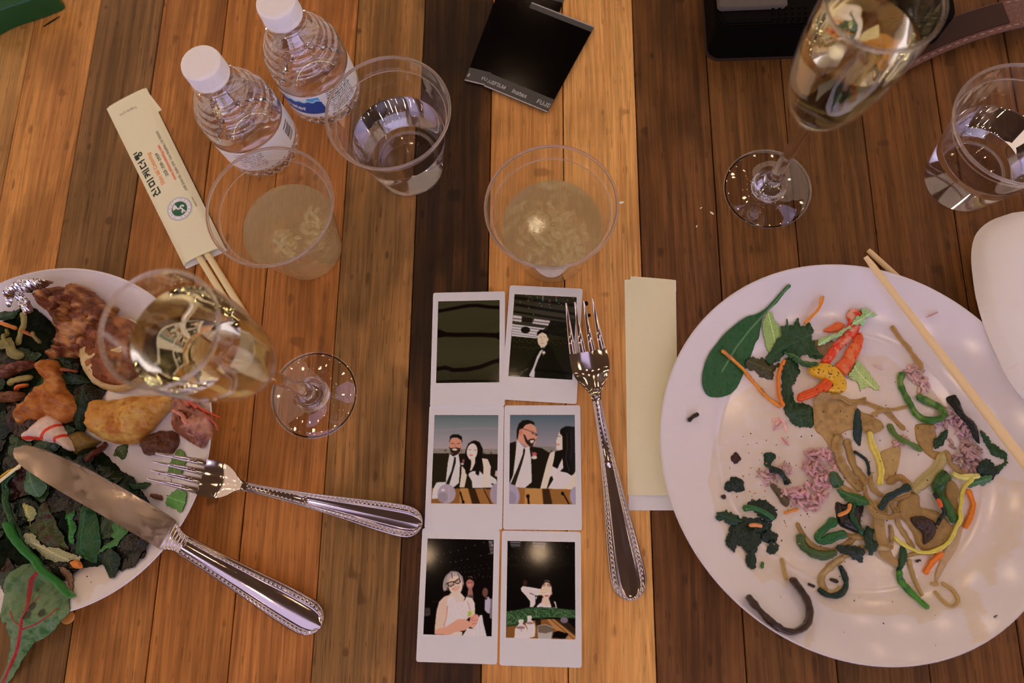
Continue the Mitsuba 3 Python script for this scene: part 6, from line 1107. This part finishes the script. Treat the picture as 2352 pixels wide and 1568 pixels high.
def make_bottle(x, y, turn, label, design):
    """turn: the direction (radians) of the middle of the label's front."""
    t = thing('water_bottle', label, 'bottle', 'small water bottles')
    prof = spline(np.array(BOT), 130); put(t + '__body', scallop(lathe(prof, 132, (x, y, 0)), x, y), 'bottle_plastic', smooth=50)
    inner = prof[(prof[:, 1] > 0.0020) & (prof[:, 1] < 0.0585)].copy(); inner = inner[np.argmax(inner[:, 0] > 0.0005):]; inner[:, 0] = np.maximum(inner[:, 0] - 0.0006, 0.0002); inner[:, 1] += 0.0004; inner[0, 0] = 0
    obj('bottled_water', scallop(lathe(np.vstack([inner, [(0, inner[-1, 1])]]), 132, (x, y, 0)), x, y), 'water', 'clear water inside the ' + ('nearer' if y < .31 else 'farther') + ' plastic bottle', 'drink', smooth=50)
    # cap with fine ribs
    zs = [(0, .0978), (.0130, .0978), (.0140, .0980), (.0141, .1000), (.01385, .1003), (.0140, .1006), (.0140, .1095), (.0134, .1112), (.0122, .1120), (.0117, .1119), (.0113, .1122), (0, .1122)]
    m = lathe(zs, 240, (x, y, 0)); v = np.array(m.vertices); r = np.hypot(v[:, 0] - x, v[:, 1] - y); a = np.arctan2(v[:, 1] - y, v[:, 0] - x); k = np.where((r > .0138) & (v[:, 2] > .1004), 1 - 0.018 * (np.cos(a * 80) > 0), 1)
    v[:, 0], v[:, 1] = x + (v[:, 0] - x) * k, y + (v[:, 1] - y) * k; m.vertices = v
    put(t + '__cap', m, 'cap_plastic', smooth=35, label='white ribbed screw cap')
    # wrap-around label: uv grid, colours by design(arc millimetres from the front's middle, height millimetres)
    n, h = 420, 60; th = np.linspace(-np.pi, np.pi, n); zz = np.linspace(0.0185, 0.0452, h); R = 0.0297
    A, Zg = np.meshgrid(th, zz); vv = np.stack([x + R * np.cos(turn + A), y + R * np.sin(turn + A), Zg], -1).reshape(-1, 3)
    col = design(A.ravel() * R * 1000, (Zg.ravel() - 0.0168) * 1000)
    put(t + '__label', trimesh.Trimesh(vv, grid_faces(h, n), process=False), 'label_film', smooth=True, color=np.clip(col, .004, .88), label='wrap-around white label')
    return t, R + 0.00012


def on_cylinder(mesh, x, y, R, turn, s0, z0):
    v = np.array(mesh.vertices); a = turn + (v[:, 0] + s0) / R; r = R + v[:, 2]; mesh.vertices = np.stack([x + r * np.cos(a), y + r * np.sin(a), z0 + v[:, 1]], -1); return mesh


WHITE, INK = alb((200, 188, 196)), alb((52, 44, 48))


def design_back(s, z):
    c = np.tile(WHITE, (len(s), 1)); bars = meshkit.noise(np.stack([z * 0 + np.floor(z * 2.2), z * 0, z * 0], -1), 5) > 0.45
    c[(s > 19) & (s < 28) & (z > 6) & (z < 24) & bars] = INK; txt = (np.mod(z, 2.4) < 0.9) & (meshkit.noise(np.stack([s * 2.2, np.floor(z / 2.4), s * 0], -1), 6) > .42)
    c[(s > -26) & (s < -6) & (z > 5) & (z < 26) & txt] = alb((96, 84, 90)); return c


def design_front(s, z):
    c = np.tile(WHITE, (len(s), 1)); edge = 13.5 - 0.12 * (z - 6)
    blue = (s > -32) & (s < edge) & (z > 6) & (z < 22 + 0.8 * np.sin(s * .9)); c[blue] = alb((24, 62, 122)); sky = (s > 2) & (s < edge) & (z >= 22) & (z < 26.5); c[sky] = alb((70, 140, 200))
    foam = (s > -32) & (s < edge) & (np.abs(z - 22 - 0.8 * np.sin(s * .9)) < .8); c[foam] = alb((150, 180, 215))
    txt = (np.mod(z, 2.3) < 0.95) & (meshkit.noise(np.stack([s * 2.4, np.floor(z / 2.3), s * 0], -1), 8) > .36); c[(s > 17) & (s < 40) & (z > 4) & (z < 29) & txt] = alb((60, 52, 60)); return c


B1, B2 = (-0.2364, 0.2941), (-0.1897, 0.3387)
face = lambda b: math.atan2(-b[1], -b[0])
make_bottle(*B1, face(B1), 'clear water bottle with white cap, the nearer of two beside the chopstick sleeve', design_back)
tb, Rb = make_bottle(*B2, face(B2) - 0.60, 'clear water bottle with blue and white label, the farther of two', design_front)
w = lettering('water', 0.0052, np.eye(4), 0.00006, True)
put(tb + '__lettering', on_cylinder(w, *B2, Rb, face(B2) - 0.60, -0.0215, 0.0272), 'ink_white', label='white lettering reading water')


# ------------------------------------------------------------------ chopsticks and their paper sleeves
SURF = {}


def sleeve_top(t, xy):
    """Height of the sleeve's printed sheet under the points."""
    tl, tr, br, bl, th = SURF[t]; e1, e2 = bl - tl, tr - tl; A = np.linalg.inv(np.array([e1, e2]).T); q = (np.asarray(xy) - tl) @ A.T; u, w = np.clip(q[:, 0], 0, 1), np.clip(q[:, 1], 0.001, 0.999)
    return th * (0.25 + 0.75 * np.sin(np.clip(u * 1.15 + .12, 0, 1) * math.pi / 2)) * (0.25 + 0.75 * np.sin(w * math.pi) ** 0.35)


def onto(t, mesh):
    """Lays flat print made around z = ZS onto the sleeve's curved sheet."""
    if len(mesh.faces) < 6000:
        mesh = mesh.subdivide_to_size(0.004)
    v = np.array(mesh.vertices); v[:, 2] += sleeve_top(t, v[:, :2]) - ZS + 0.00012; mesh.vertices = v; return mesh


def sleeve(name, quad, thick, label, mat, flap=None):
    """Flat paper tube, open at its lower end: two sheets joined by folded sides."""
    t = thing(name, label, 'paper sleeve', 'paper chopstick sleeves'); q = np.array(quad) / 1000; tl, tr, br, bl = q
    n = 24; u = np.linspace(0, 1, n); L, R = tl + (bl - tl) * u[:, None], tr + (br - tr) * u[:, None]
    puff = thick / 1000 * (0.25 + 0.75 * np.sin(np.clip(u * 1.15 + .12, 0, 1) * math.pi / 2)); w = np.linspace(0, 1, 13); e = np.sin(np.clip(w, 0, 1) * math.pi) ** 0.35
    X = L[:, None] + (R - L)[:, None] * w[None, :, None]; top = np.concatenate([X, (puff[:, None] * (0.25 + 0.75 * e))[..., None]], -1); mid = top.copy(); mid[..., 2] -= 0.00025
    def sheet(a, b):
        va, vb = a.reshape(-1, 3), b.reshape(-1, 3); f = grid_faces(n, 13); k = len(va); rim = np.r_[np.arange(13), np.arange(1, n) * 13 + 12, (n - 1) * 13 + np.arange(11, -1, -1), np.arange(n - 2, 0, -1) * 13]; j = np.roll(rim, -1)
        return trimesh.Trimesh(np.vstack([va, vb]), np.vstack([f, f[:, ::-1] + k, np.stack([rim, j + k, j], -1), np.stack([rim, rim + k, j + k], -1)]), process=False)
    SURF[t] = (tl, tr, br, bl, thick / 1000)
    put(t + '__front_sheet', outward(sheet(top, mid)), mat, smooth=40)
    low = top.copy(); low[..., 2] = 0.00045; ext = (q[3] - q[0]) / np.linalg.norm(q[3] - q[0]) * (flap or 0) / 1000; low[-1, :, :2] += ext; low2 = low.copy(); low2[..., 2] -= 0.00025
    put(t + '__back_sheet', outward(sheet(low, low2)), 'paper_white', smooth=40, label='white inner back sheet')
    for side in (0, 12):
        c = np.stack([np.c_[top[:, side, :2], np.full(n, .0003)], top[:, side]], 1); o = np.array([(-1 if side == 0 else 1) * .00022 * (tr - tl) / np.linalg.norm(tr - tl)]); c2 = c.copy(); c2[..., :2] += o
        ring = np.concatenate([c, c2[:, ::-1]], 1); m = trimesh.Trimesh(ring.reshape(-1, 3), grid_faces(n, 4, True), process=False); m.fix_normals()
        put(t + '__side_fold', m, mat, smooth=False)
    return t, q


sl, q = sleeve('chopstick_sleeve', [(-376.5, 333.6), (-344.6, 352.0), (-261.0, 207.9), (-292.2, 193.6)], 6.4, 'cream paper chopstick sleeve with printed lettering and a round green emblem', 'paper_cream', 2.5)
bf = np.array([[-344.0, 349.5], [-328.8, 331.2], [-333.5, 327.5], [-340, 340]]) / 1000
put(sl + '__end_flap', slab(Polygon(bf), 0.0002, 0.0012), 'paper_cream')
# print on the sleeve; local frame: x runs from the open end towards the closed end, y towards the left edge
up = (q[0] - q[3]) / np.linalg.norm(q[0] - q[3]); org = q[3]; right = np.array([up[1], -up[0]])
ZS = 0.00475


def sleeve_frame(along, across, dirx, diry, z=None):
    """Frame on the sleeve: along mm from the open end, across mm from the left edge; dirx, diry are the text axes."""
    o = org + up * along / 1000 + right * across / 1000; m = np.eye(4); m[:2, 0], m[:2, 1], m[:2, 3] = dirx, diry, o
    m[2, 3] = z or ZS; return m


def strokes(lines, w, m, depth=0.00008):
    g = shapely.union_all([LineString(np.array(l) / 1000).buffer(w / 2000, cap_style='flat', join_style='mitre') if len(l) > 1 else Point(np.array(l[0]) / 1000).buffer(w / 1000) for l in lines])
    ms = [trimesh.creation.extrude_polygon(p, depth) for p in getattr(g, 'geoms', [g])]; t = join(ms); t.apply_transform(m); return t


def ring_pts(cx, cy, r, n=20):
    return [(cx + r * math.cos(a), cy + r * math.sin(a)) for a in np.linspace(0, 2 * math.pi, n + 1)]


# 신미케더링: each letter in a 7 x 7 box, reading along -right... drawn with strokes
HAN = [[[(1, 6.4), (2.6, 6.4), (2.6, 5.2), (0.4, 3.0)], [(2.4, 5.0), (4.4, 3.0)], [(6, 6.8), (6, 2.8)], [(1.2, 2.6), (1.2, 0.6), (6.2, 0.6)]],
       [[(0.8, 5.8), (3.8, 5.8), (3.8, 1.6), (0.8, 1.6), (0.8, 5.8)], [(6, 6.8), (6, 0.2)]],
       [[(0.4, 5.8), (3, 5.8), (2.6, 3.4), (0.6, 1.4)], [(0.6, 3.9), (2.8, 3.9)], [(3.2, 3.9), (4.6, 3.9)], [(4.6, 6.6), (4.6, 0.4)], [(6.3, 6.8), (6.3, 0.2)]],
       [[(3.8, 5.8), (0.8, 5.8), (0.8, 1.4), (4.0, 1.4)], [(4, 3.8), (5.8, 3.8)], [(6, 6.8), (6, 0.2)]],
       [[(0.6, 6.4), (4, 6.4), (4, 5.2), (0.8, 5.2), (0.8, 4.0), (4.2, 4.0)], [(6, 6.8), (6, 3.2)], ring_pts(3.4, 1.5, 1.3)]]
m0 = lambda al, ac: sleeve_frame(al, ac, up, -right)


def printed(text, length, m, bold=False):
    lt = meshkit.text_mesh(text, 0.003, 0.00008, bold); s = length / 1000 / lt.extents[0]; lt.apply_scale((s, s, 1)); lt.apply_transform(m); return onto(sl, lt)


for k, g in enumerate(HAN):
    put(sl + '__korean_letter', onto(sl, strokes([[(x * 1.18, y) for x, y in q] for q in g], 1.2, m0(63.2 + k * 9.6, 10.4))), 'ink_black', label='black Korean letter' if k == 0 else None)
for text, ln, al, ac, mat, bold, note in (('Shin Mi Catering', 33, 69, 16.6, 'ink_orange', True, 'orange lettering reading Shin Mi Catering'), ('213-739-1919', 23.5, 74.5, 21.9, 'ink_black', True, 'black telephone number 213-739-1919'),
                                          ('www.shinmicatering.com', 36.5, 67.7, 26.0, 'ink_red', True, 'red lettering of a web address'), ('698 Irolo St., Suite 106 · Los Angeles, CA 90005', 63, 54.4, 29.8, 'ink_grey', True, 'grey lettering of a street address'),
                                          ('SINCE 1987', 9.6, 37.7, 30.8, 'ink_grey', True, 'small grey lettering')):
    put(sl + '__lettering', printed(text, ln, m0(al, ac), bold), mat, label=note)
put(sl + '__lettering', printed('Thank you', 15.5, sleeve_frame(150.2, 23.5, -right, -up)), 'ink_grey', label='small grey lettering reading Thank you')
mc = m0(42.7, 17.6) @ np.diag([1.07, 1.07, 1, 1])
disk = lambda r0, r1, z: slab(Point(0, 0).buffer(r1 / 1000, 48).difference(Point(0, 0).buffer(r0 / 1000, 48)) if r0 else Point(0, 0).buffer(r1 / 1000, 48), z, z + 0.00006)
em = sl + '__emblem'
put(em, onto(sl, moved(disk(0, 9.2, 0), mc)), 'ink_white', label='round emblem with a white fork and letter on green')
put(em + '__outer_ring', onto(sl, moved(join([disk(8.5, 9.3, 0.00007), disk(5.75, 6.1, 0.00007)]), mc)), 'ink_ring'); put(em + '__green_disc', onto(sl, moved(disk(0, 5.8, 0.00007), mc)), 'ink_green')
fk = [[(-2.2, -4.9), (-1.2, -3.2), (0.2, -2.0), (0.5, -0.4), (-0.4, 0.6), (0.0, 1.6), (1.0, 2.2)], [(1.0, 2.2), (-1.2, 4.6)], [(1.0, 2.2), (0.2, 5.2)], [(1.0, 2.2), (1.7, 5.2)], [(1.0, 2.2), (3.1, 4.4)], [(0.5, -0.4), (2.2, -0.9), (2.8, -2.2), (1.8, -3.2)], [(-0.9, -2.6), (-2.6, -2.4), (-3.2, -3.4)]]
rot = np.eye(4); c_, s_ = math.cos(-0.55), math.sin(-0.55); rot[:2, :2] = [[c_, -s_], [s_, c_]]
put(em + '__fork_sign', onto(sl, moved(strokes(fk, 1.05, np.eye(4), 0.00006), mc @ rot @ rotz(0, (0, 0, 0.00014)))), 'ink_white')
ringtxt = []
for k, ch in enumerate('SHINMI·CATERING·'):
    a = 2.2 - k * 2 * math.pi / 16
    if ch != '·':
        ringtxt.append(moved(meshkit.text_mesh(ch, 0.0014, 0.00006), mc @ rotz(a - math.pi / 2, (0.0066 * math.cos(a), 0.0066 * math.sin(a), 0.00007)) @ rotz(0, (-0.0005, 0, 0))))
put(em + '__ring_lettering', onto(sl, join(ringtxt)), 'ink_grey', kind='stuff')

slR, qR = sleeve('chopstick_sleeve', [(50.6, 180.2), (83.7, 176.7), (79.0, 21.5), (44.6, 21.3)], 2.6, 'blank cream paper chopstick sleeve half under the right plate', 'paper_cream', 10.0)
put(slR + '__side_sheet', slab(Polygon(np.array([(46.2, 177.2), (51.5, 177.6), (46.5, 60.0), (44.3, 22.0), (43.9, 22.0)]) / 1000), 0.0003, 0.0012), 'paper_cream')


def chopstick(a, b, w0, w1, label, mat, round_=False, group=None):
    n = 30; u = np.linspace(0, 1, n); c = np.array(a) + (np.array(b) - np.array(a)) * u[:, None]; r = w0 + (w1 - w0) * u; r[0] *= 0.8; r[-1] *= 0.8
    obj('chopstick', tube(c, r, r, 20 if round_ else 8), mat, label, 'chopstick', group, smooth=35)


d = np.array([-0.2256, 0.1284]) - np.array([-0.2780, 0.2024]); d /= np.linalg.norm(d); nrm = np.array([-d[1], d[0]]); o = np.array([-0.2780, 0.2024]) - d * 0.10
for k, s in enumerate((-1, 1)):
    a, b = o + nrm * s * 0.0033, o + d * 0.205 + nrm * s * 0.0032
    chopstick((*a, 0.0026), (*b, 0.0030), 0.0022, 0.0028, ('left' if s < 0 else 'right') + ' one of the joined chopsticks poking out of the printed sleeve', 'chopstick_raw', group='chopsticks in the printed sleeve')
chopstick((0.2099, 0.1830, 0.0262), (0.3230, -0.0079, 0.0262), 0.0021, 0.0036, 'light wooden chopstick lying across the right plate', 'chopstick_wood', True, 'chopsticks of the right plate')
chopstick((0.2224, 0.1971, 0.0022), (0.2640, 0.1490, 0.0022), 0.0020, 0.0024, 'darker wooden chopstick tip peeking out behind the right plate', 'chopstick_wood', True, 'chopsticks of the right plate')

# ------------------------------------------------------------------ instant photos
def canvas(ops):
    W, Hh = 185, 249; X, Y = np.meshgrid(np.linspace(0, 46, W), np.linspace(0, 62, Hh)); c = np.zeros((Hh, W, 3)); pts = shapely.points(X.ravel(), Y.ravel())
    def paint(mask, col, soft_=1.0):
        m = mask.reshape(Hh, W)[..., None] * soft_; c[:] = c * (1 - m) + np.array(col, float) * m
    for op in ops:
        if op[0] == 'bg':
            st = op[1]; 
            for k in range(3):
                c[..., k] = np.interp(Y / 62, [q[0] for q in st], [q[1][k] for q in st])
        elif op[0] == 'poly':
            d = shapely.contains_xy(Polygon(op[2]).buffer(0.001), X.ravel(), Y.ravel()); paint(d.astype(float), op[1])
        elif op[0] == 'line':
            d = shapely.distance(LineString(op[3]), pts); paint(np.clip((op[1] - d) / 0.25 + 0.5, 0, 1) if op[1] < 0.6 else np.clip((op[1] * 1.25 - d) / (op[1] * .5), 0, 1), op[2])
        elif op[0] == 'dots':
            for x, y in op[3]:
                d = np.hypot(X - x, Y - y); paint(np.clip((op[1] + 0.12 - d) / 0.25, 0, 1), op[2])
        elif op[0] == 'ell':
            _, col, x, y, rx, ry, a = op; cs, sn = math.cos(a), math.sin(a); u, w_ = ((X - x) * cs + (Y - y) * sn) / rx, (-(X - x) * sn + (Y - y) * cs) / ry
            paint(np.clip((1 - np.hypot(u, w_)) * min(rx, ry) / 0.3 + 0.3, 0, 1), col)
        else:
            d = shapely.contains_xy(Polygon(op[2]).buffer(0), X.ravel(), Y.ravel()); n_ = meshkit.noise(np.stack([X * 1.6 + Y * .9, Y * 3.2 - X * .8, X * 0], -1), 4); paint((d.reshape(Hh, W) & (n_ > .58)).astype(float), op[1])
    k = np.array([1, 2, 1.0]) / 4
    c = ndimage.convolve1d(ndimage.convolve1d(c, k, axis=0), k, axis=1)
    return X, Y, c


CARD = Polygon([(-27, 43), (27, 43), (27, -43), (-27, -43)]).buffer(-1.6).buffer(1.6, 4)
PHOTO = {'dark': (-68.79, 126.11, 0.0086, 0.0013, 'instant photo with dark bands on an olive surface, top left of the six'), 'groom': (-14.42, 129.16, -0.0648, 0.0020, 'instant photo of a person in a tuxedo under roof windows, top right of the six'),
         'couple': (-69.11, 40.73, -0.0041, 0.0006, 'instant photo of bearded and long haired persons smiling at the camera, middle left'), 'profile': (-14.65, 40.79, -0.0006, 0.0006, 'instant photo of two persons looking at each other, middle right'),
         'woman': (-71.28, -45.06, -0.0101, 0.0, 'instant photo of a grey haired person in glasses on black, bottom left'), 'child': (-15.79, -46.04, -0.0069, 0.0, 'instant photo of a child with a hand before the face, bottom right')}
for name, (x, y, a, z, label) in PHOTO.items():
    t = thing('instant_photo', label, 'photo', 'instant photos laid out in two columns'); M = rotz(a, (x / 1000, y / 1000, z))
    card = slab(shapely.affinity.scale(CARD, 0.001, 0.001, origin=(0, 0)), 0.00002, 0.00062, 0.0001); put(t + '__card', moved(card, M), 'card_white', label='white border')
    X, Y, c = canvas(PRINTS[name]); v = np.stack([(X.ravel() - 23) / 1000, (36.2 - Y.ravel()) / 1000, np.full(X.size, 0.00064)], -1)
    m = trimesh.Trimesh(v, grid_faces(*X.shape)[:, ::-1], process=False); c = ndimage.gaussian_filter(c, (0.5, 0.5, 0)); cc = lin(np.clip(c.reshape(-1, 3), 0, 255)) / ILL * 0.93
    put(t + '__picture', moved(m, M), 'print_gloss', smooth=True, color=np.clip(cc, 0.002, 0.85), label='glossy printed picture')

# ------------------------------------------------------------------ black film covers
def film(pts, z, label, text):
    t = thing('film_cover', label, 'film cover', 'black film covers'); q = np.array(pts) / 1000; tl, tr, br, bl = q; ux = (tr - tl) / np.linalg.norm(tr - tl); uy = np.array([-ux[1], ux[0]])
    W = np.linalg.norm(br - bl); Hh = np.linalg.norm(tl - bl); M = np.eye(4); M[:2, 0], M[:2, 1], M[:2, 3], M[2, 3] = ux, uy, bl, z
    put(t + '__sheet', moved(slab(Polygon([(0, 0), (W, 0), (W, Hh), (0, Hh)]), 0, 0.0007), M), 'film_black', label='black film sheet')
    put(t + '__print_band', moved(slab(Polygon([(0, 0.0008), (W, 0.0008), (W, 0.0125), (0, 0.0125)]), 0.00072, 0.00095), M), 'film_grey', label='dark grey band with light lettering')
    put(t + '__top_band', moved(slab(Polygon([(0, Hh - 0.0052), (W, Hh - 0.0052), (W, Hh - 0.0008), (0, Hh - 0.0008)]), 0.00072, 0.00095), M), 'film_grey')
    for y0 in (0, Hh - 0.0008):
        put(t + '__edge', moved(slab(Polygon([(0, y0), (W, y0), (W, y0 + 0.0008), (0, y0 + 0.0008)]), 0.00072, 0.0014), M), 'film_edge')
    for txt, x, h in text:
        lt = lettering(txt, h, np.eye(4), 0.00008, True); lt = trimesh.intersections.slice_mesh_plane(lt, (-1, 0, 0), (W - x - 0.0004, 0, 0)); lt = trimesh.intersections.slice_mesh_plane(lt, (1, 0, 0), (0.0004 - x, 0, 0))
        put(t + '__lettering', moved(lt, M @ rotz(0, (x, 0.0042, 0.00096))), 'film_print')


obj('film_sheet', slab(Polygon(np.array([(-30, 420), (12, 399), (2, 376), (-40, 396)]) / 1000), 0.0, 0.0006), 'card_white', 'white card corner peeking out behind the black film covers', 'card')
film([(-49.0, 438.0), (4.5, 438.5), (-22.5, 343.0), (-76.9, 355.6)][0:0] or [(-48.5, 439.6), (4.2, 423.2), (-24.2, 332.0), (-76.9, 348.4)], 0.0008, 'black film cover lying partly under the other, cut by the top edge', [('FUJIFILM', 0.0125, 0.0028), ('M', -0.0010, 0.0028)])
film([(-25.0, 419.0), (26.5, 393.2), (-10.4, 316.4), (-61.0, 341.5)], 0.0026, 'black film cover with printed band lying on top of the other', [('FUJIFILM', -0.0032, 0.0030), ('instax', 0.0225, 0.0034), ('FUJIFILM', 0.0445, 0.0034)])

# ------------------------------------------------------------------ black case with strap, napkin, green object, crumbs
t = thing('camera_case', 'black camera case with grey top panel and leather strap at the top edge', 'camera case')


def rounded(x0, x1, y0, y1, z0, z1, r):
    g = shapely.box(x0 + r, y0 + r, x1 - r, y1 - r).buffer(r, 8); k = np.linspace(0, math.pi / 2, 6); ms = []; rings = [g] + [g.buffer(-r * 0.6 * (1 - math.cos(a))) for a in k[1:]]; zs = [z0] + [z1 - r * 0.6 * (1 - math.sin(a)) for a in k]
    ms.append(trimesh.creation.extrude_polygon(g, z1 - r * 0.6 - z0)); ms[-1].apply_translation((0, 0, z0))
    for i in range(5):
        m = trimesh.creation.extrude_polygon(rings[i + 1], zs[i + 2] - zs[i + 1]); m.apply_translation((0, 0, zs[i + 1])); ms.append(m)
    return join(ms)


put(t + '__body', rounded(0.1165, 0.2900, 0.3600, 0.5000, 0.003, 0.040, 0.010), 'case_black')
put(t + '__base', rounded(0.1155, 0.2910, 0.3590, 0.5010, 0.0, 0.0045, 0.010), 'case_trim', label='dark brown bottom edge')
put(t + '__panel', rounded(0.1175, 0.1690, 0.3740, 0.4600, 0.0398, 0.0425, 0.004), 'case_panel', label='dull grey top panel')
for i in range(6):
    for j in range(4):
        put(t + '__grille_bead', moved(trimesh.creation.cylinder(0.0011, 0.0012, sections=10), rotz(0, (0.158 + i * 0.0048, 0.3450 + 0.017 + j * 0.0042, 0.0403))), 'case_black')
put(t + '__lens_ring', moved(lathe([(0.0, 0), (0.030, 0), (0.030, 0.012), (0.027, 0.014), (0.024, 0.012), (0.022, 0.006), (0, 0.006)], 64), rotz(0, (0.262, 0.408, 0.0402))), 'case_black', smooth=40)
# strap: a leather band that leaves the case's right side and runs to the right
cl = spline([(0.226, 0.3285, 0.0035), (0.258, 0.3430, 0.0050), (0.288, 0.3565, 0.009), (0.318, 0.3660, 0.014), (0.352, 0.3725, 0.018), (0.400, 0.3760, 0.02)], 60); dirn = np.gradient(cl, axis=0); dirn /= np.linalg.norm(dirn, axis=1, keepdims=True)
nr = np.stack([-dirn[:, 1], dirn[:, 0], 0 * dirn[:, 0]], -1); nr /= np.linalg.norm(nr, axis=1, keepdims=True)


def band(cl, nr, w0, w1, z0, z1):
    q = [np.stack([cl + nr * w + np.array([0, 0, z]) for w, z in ((w0, z0), (w1, z0), (w1, z1), (w0, z1))], 1)][0]; n = len(cl); v = np.vstack([q.reshape(-1, 3)]); f = grid_faces(n, 4, True)
    f = np.vstack([f, [[0, 1, 2], [0, 2, 3]], np.array([[0, 2, 1], [0, 3, 2]]) + (n - 1) * 4]); m = trimesh.Trimesh(v, f, process=False); m.fix_normals(); return m


put(t + '__strap', band(cl, nr, -0.004, 0.020, -0.0012, 0.0012), 'leather_tan', label='pinkish brown leather strap with stitching')
put(t + '__strap__end_tab', band(cl[16:40], nr[16:40], 0.0005, 0.0185, 0.0012, 0.0026), 'leather_dark', label='darker leather tab')
put(t + '__strap__stitch', join([band(cl[i:i + 2], nr[i:i + 2], -0.0022, -0.0016, 0.0012, 0.0016) for i in range(8, 58, 2)] + [band(cl[i:i + 2], nr[i:i + 2], 0.0178, 0.0184, 0.0012, 0.0016) for i in range(40, 58, 2)]), 'thread', kind='stuff')

nap = [(372, 226), (330, 216), (305, 212), (290, 203), (283, 190), (280.5, 170), (281.5, 142), (288, 112), (300, 84), (330, 60), (372, 60)]
v, f, d, nb = grid_pad(np.array(nap) / 1000, 0.0022); h = 0.034 * np.sqrt(np.clip(1 - (1 - np.clip(d / 0.030, 0, 1)) ** 2, 0, 1)) + 0.0012 * (meshkit.fbm(np.c_[v * 40, v[:, :1] * 0], 3) - .5)
bz = np.where(rho('R', v[:, 0], v[:, 1]) < 1.04, 0.0235, 0.0235)
obj('cloth_napkin', solid_pad(v, f, nb, bz + h * 0.75, bz - 0.0215 * np.clip(d / 0.012, 0, 1) * np.clip((rho('R', v[:, 0], v[:, 1]) - 1.06) / 0.1, 0, 1)), 'napkin_cloth', 'white rolled cloth napkin beside the right plate, cut by the right edge', 'napkin', smooth=True)

v, f, d, nb = grid_pad(np.array([(-500, 405), (-470.5, 417), (-441, 427.5), (-430, 436), (-450, 452), (-500, 450)]) / 1000, 0.002)  # dark green object of unclear kind at the corner
tp = 0.020 + 0.006 * np.clip(d / 0.012, 0, 1); obj('green_leaf', solid_pad(v, f, nb, tp, tp - 0.0195), 'green_gloss', 'dark glossy green object cut off by the upper left corner of the photo', 'leaf', smooth=True)
g = trimesh.creation.icosphere(2)
for (x, y), a, s, lab in (((45.6, 239.3), .2, 1.0, 'tiny pale seed on the light board right of the middle cup'), ((112.9, 229.2), -.7, .8, 'tiny rice crumb on the dark board left of the right flute foot'), ((105.1, 233.7), .5, .5, 'smallest pale crumb left of the right flute foot'), ((101.1, 218.9), 1.2, .5, 'pale speck on the dark board below the crumbs')):
    m = g.copy(); m.apply_scale((0.0022 * s, 0.0010 * s, 0.0008 * s)); obj('table_crumb', moved(m, rotz(a, (x / 1000, y / 1000, 0.0007 * s))), 'rice_pale', lab, 'crumb', 'crumbs on the boards', smooth=True)
for (x, y), s, lab in (((17.3, 159.3), 1.3, 'black food speck beside the tips of the middle fork'), ((19.7, 150.2), .9, 'small black speck between the fork tines and the light board')):
    m = g.copy(); m.apply_scale((0.0016 * s, 0.0013 * s, 0.0007 * s)); m.vertices += (meshkit.noise(np.array(m.vertices) * 900)[:, None] - .5) * .0006; obj('food_speck', moved(m, rotz(.4, (x / 1000, y / 1000, 0.0006))), 'gap_dark', lab, 'crumb', smooth=True)
m = tube(np.linspace((-.4465, .4159, .0004), (-.4331, .4258, .0004), 8), 0.0007 * np.array([.2, .7, 1, 1, 1, .8, .5, .2]), 0.0004, 8); obj('herb_twig', m, 'gap_dark', 'tiny dark mark on the board in the upper left corner', 'twig')  # dark mark on the board, modelled as a thin raised stroke
m = g.copy(); m.apply_scale((0.0052, 0.0045, 0.0014)); obj('squash_crumb', moved(m, rotz(.4, (-.3442, -.0640, .0012))), pbr('crumb_orange', alb((168, 104, 40)), 0.5), 'small orange food bit on the table at the tip of the beet leaf', 'crumb', smooth=True)
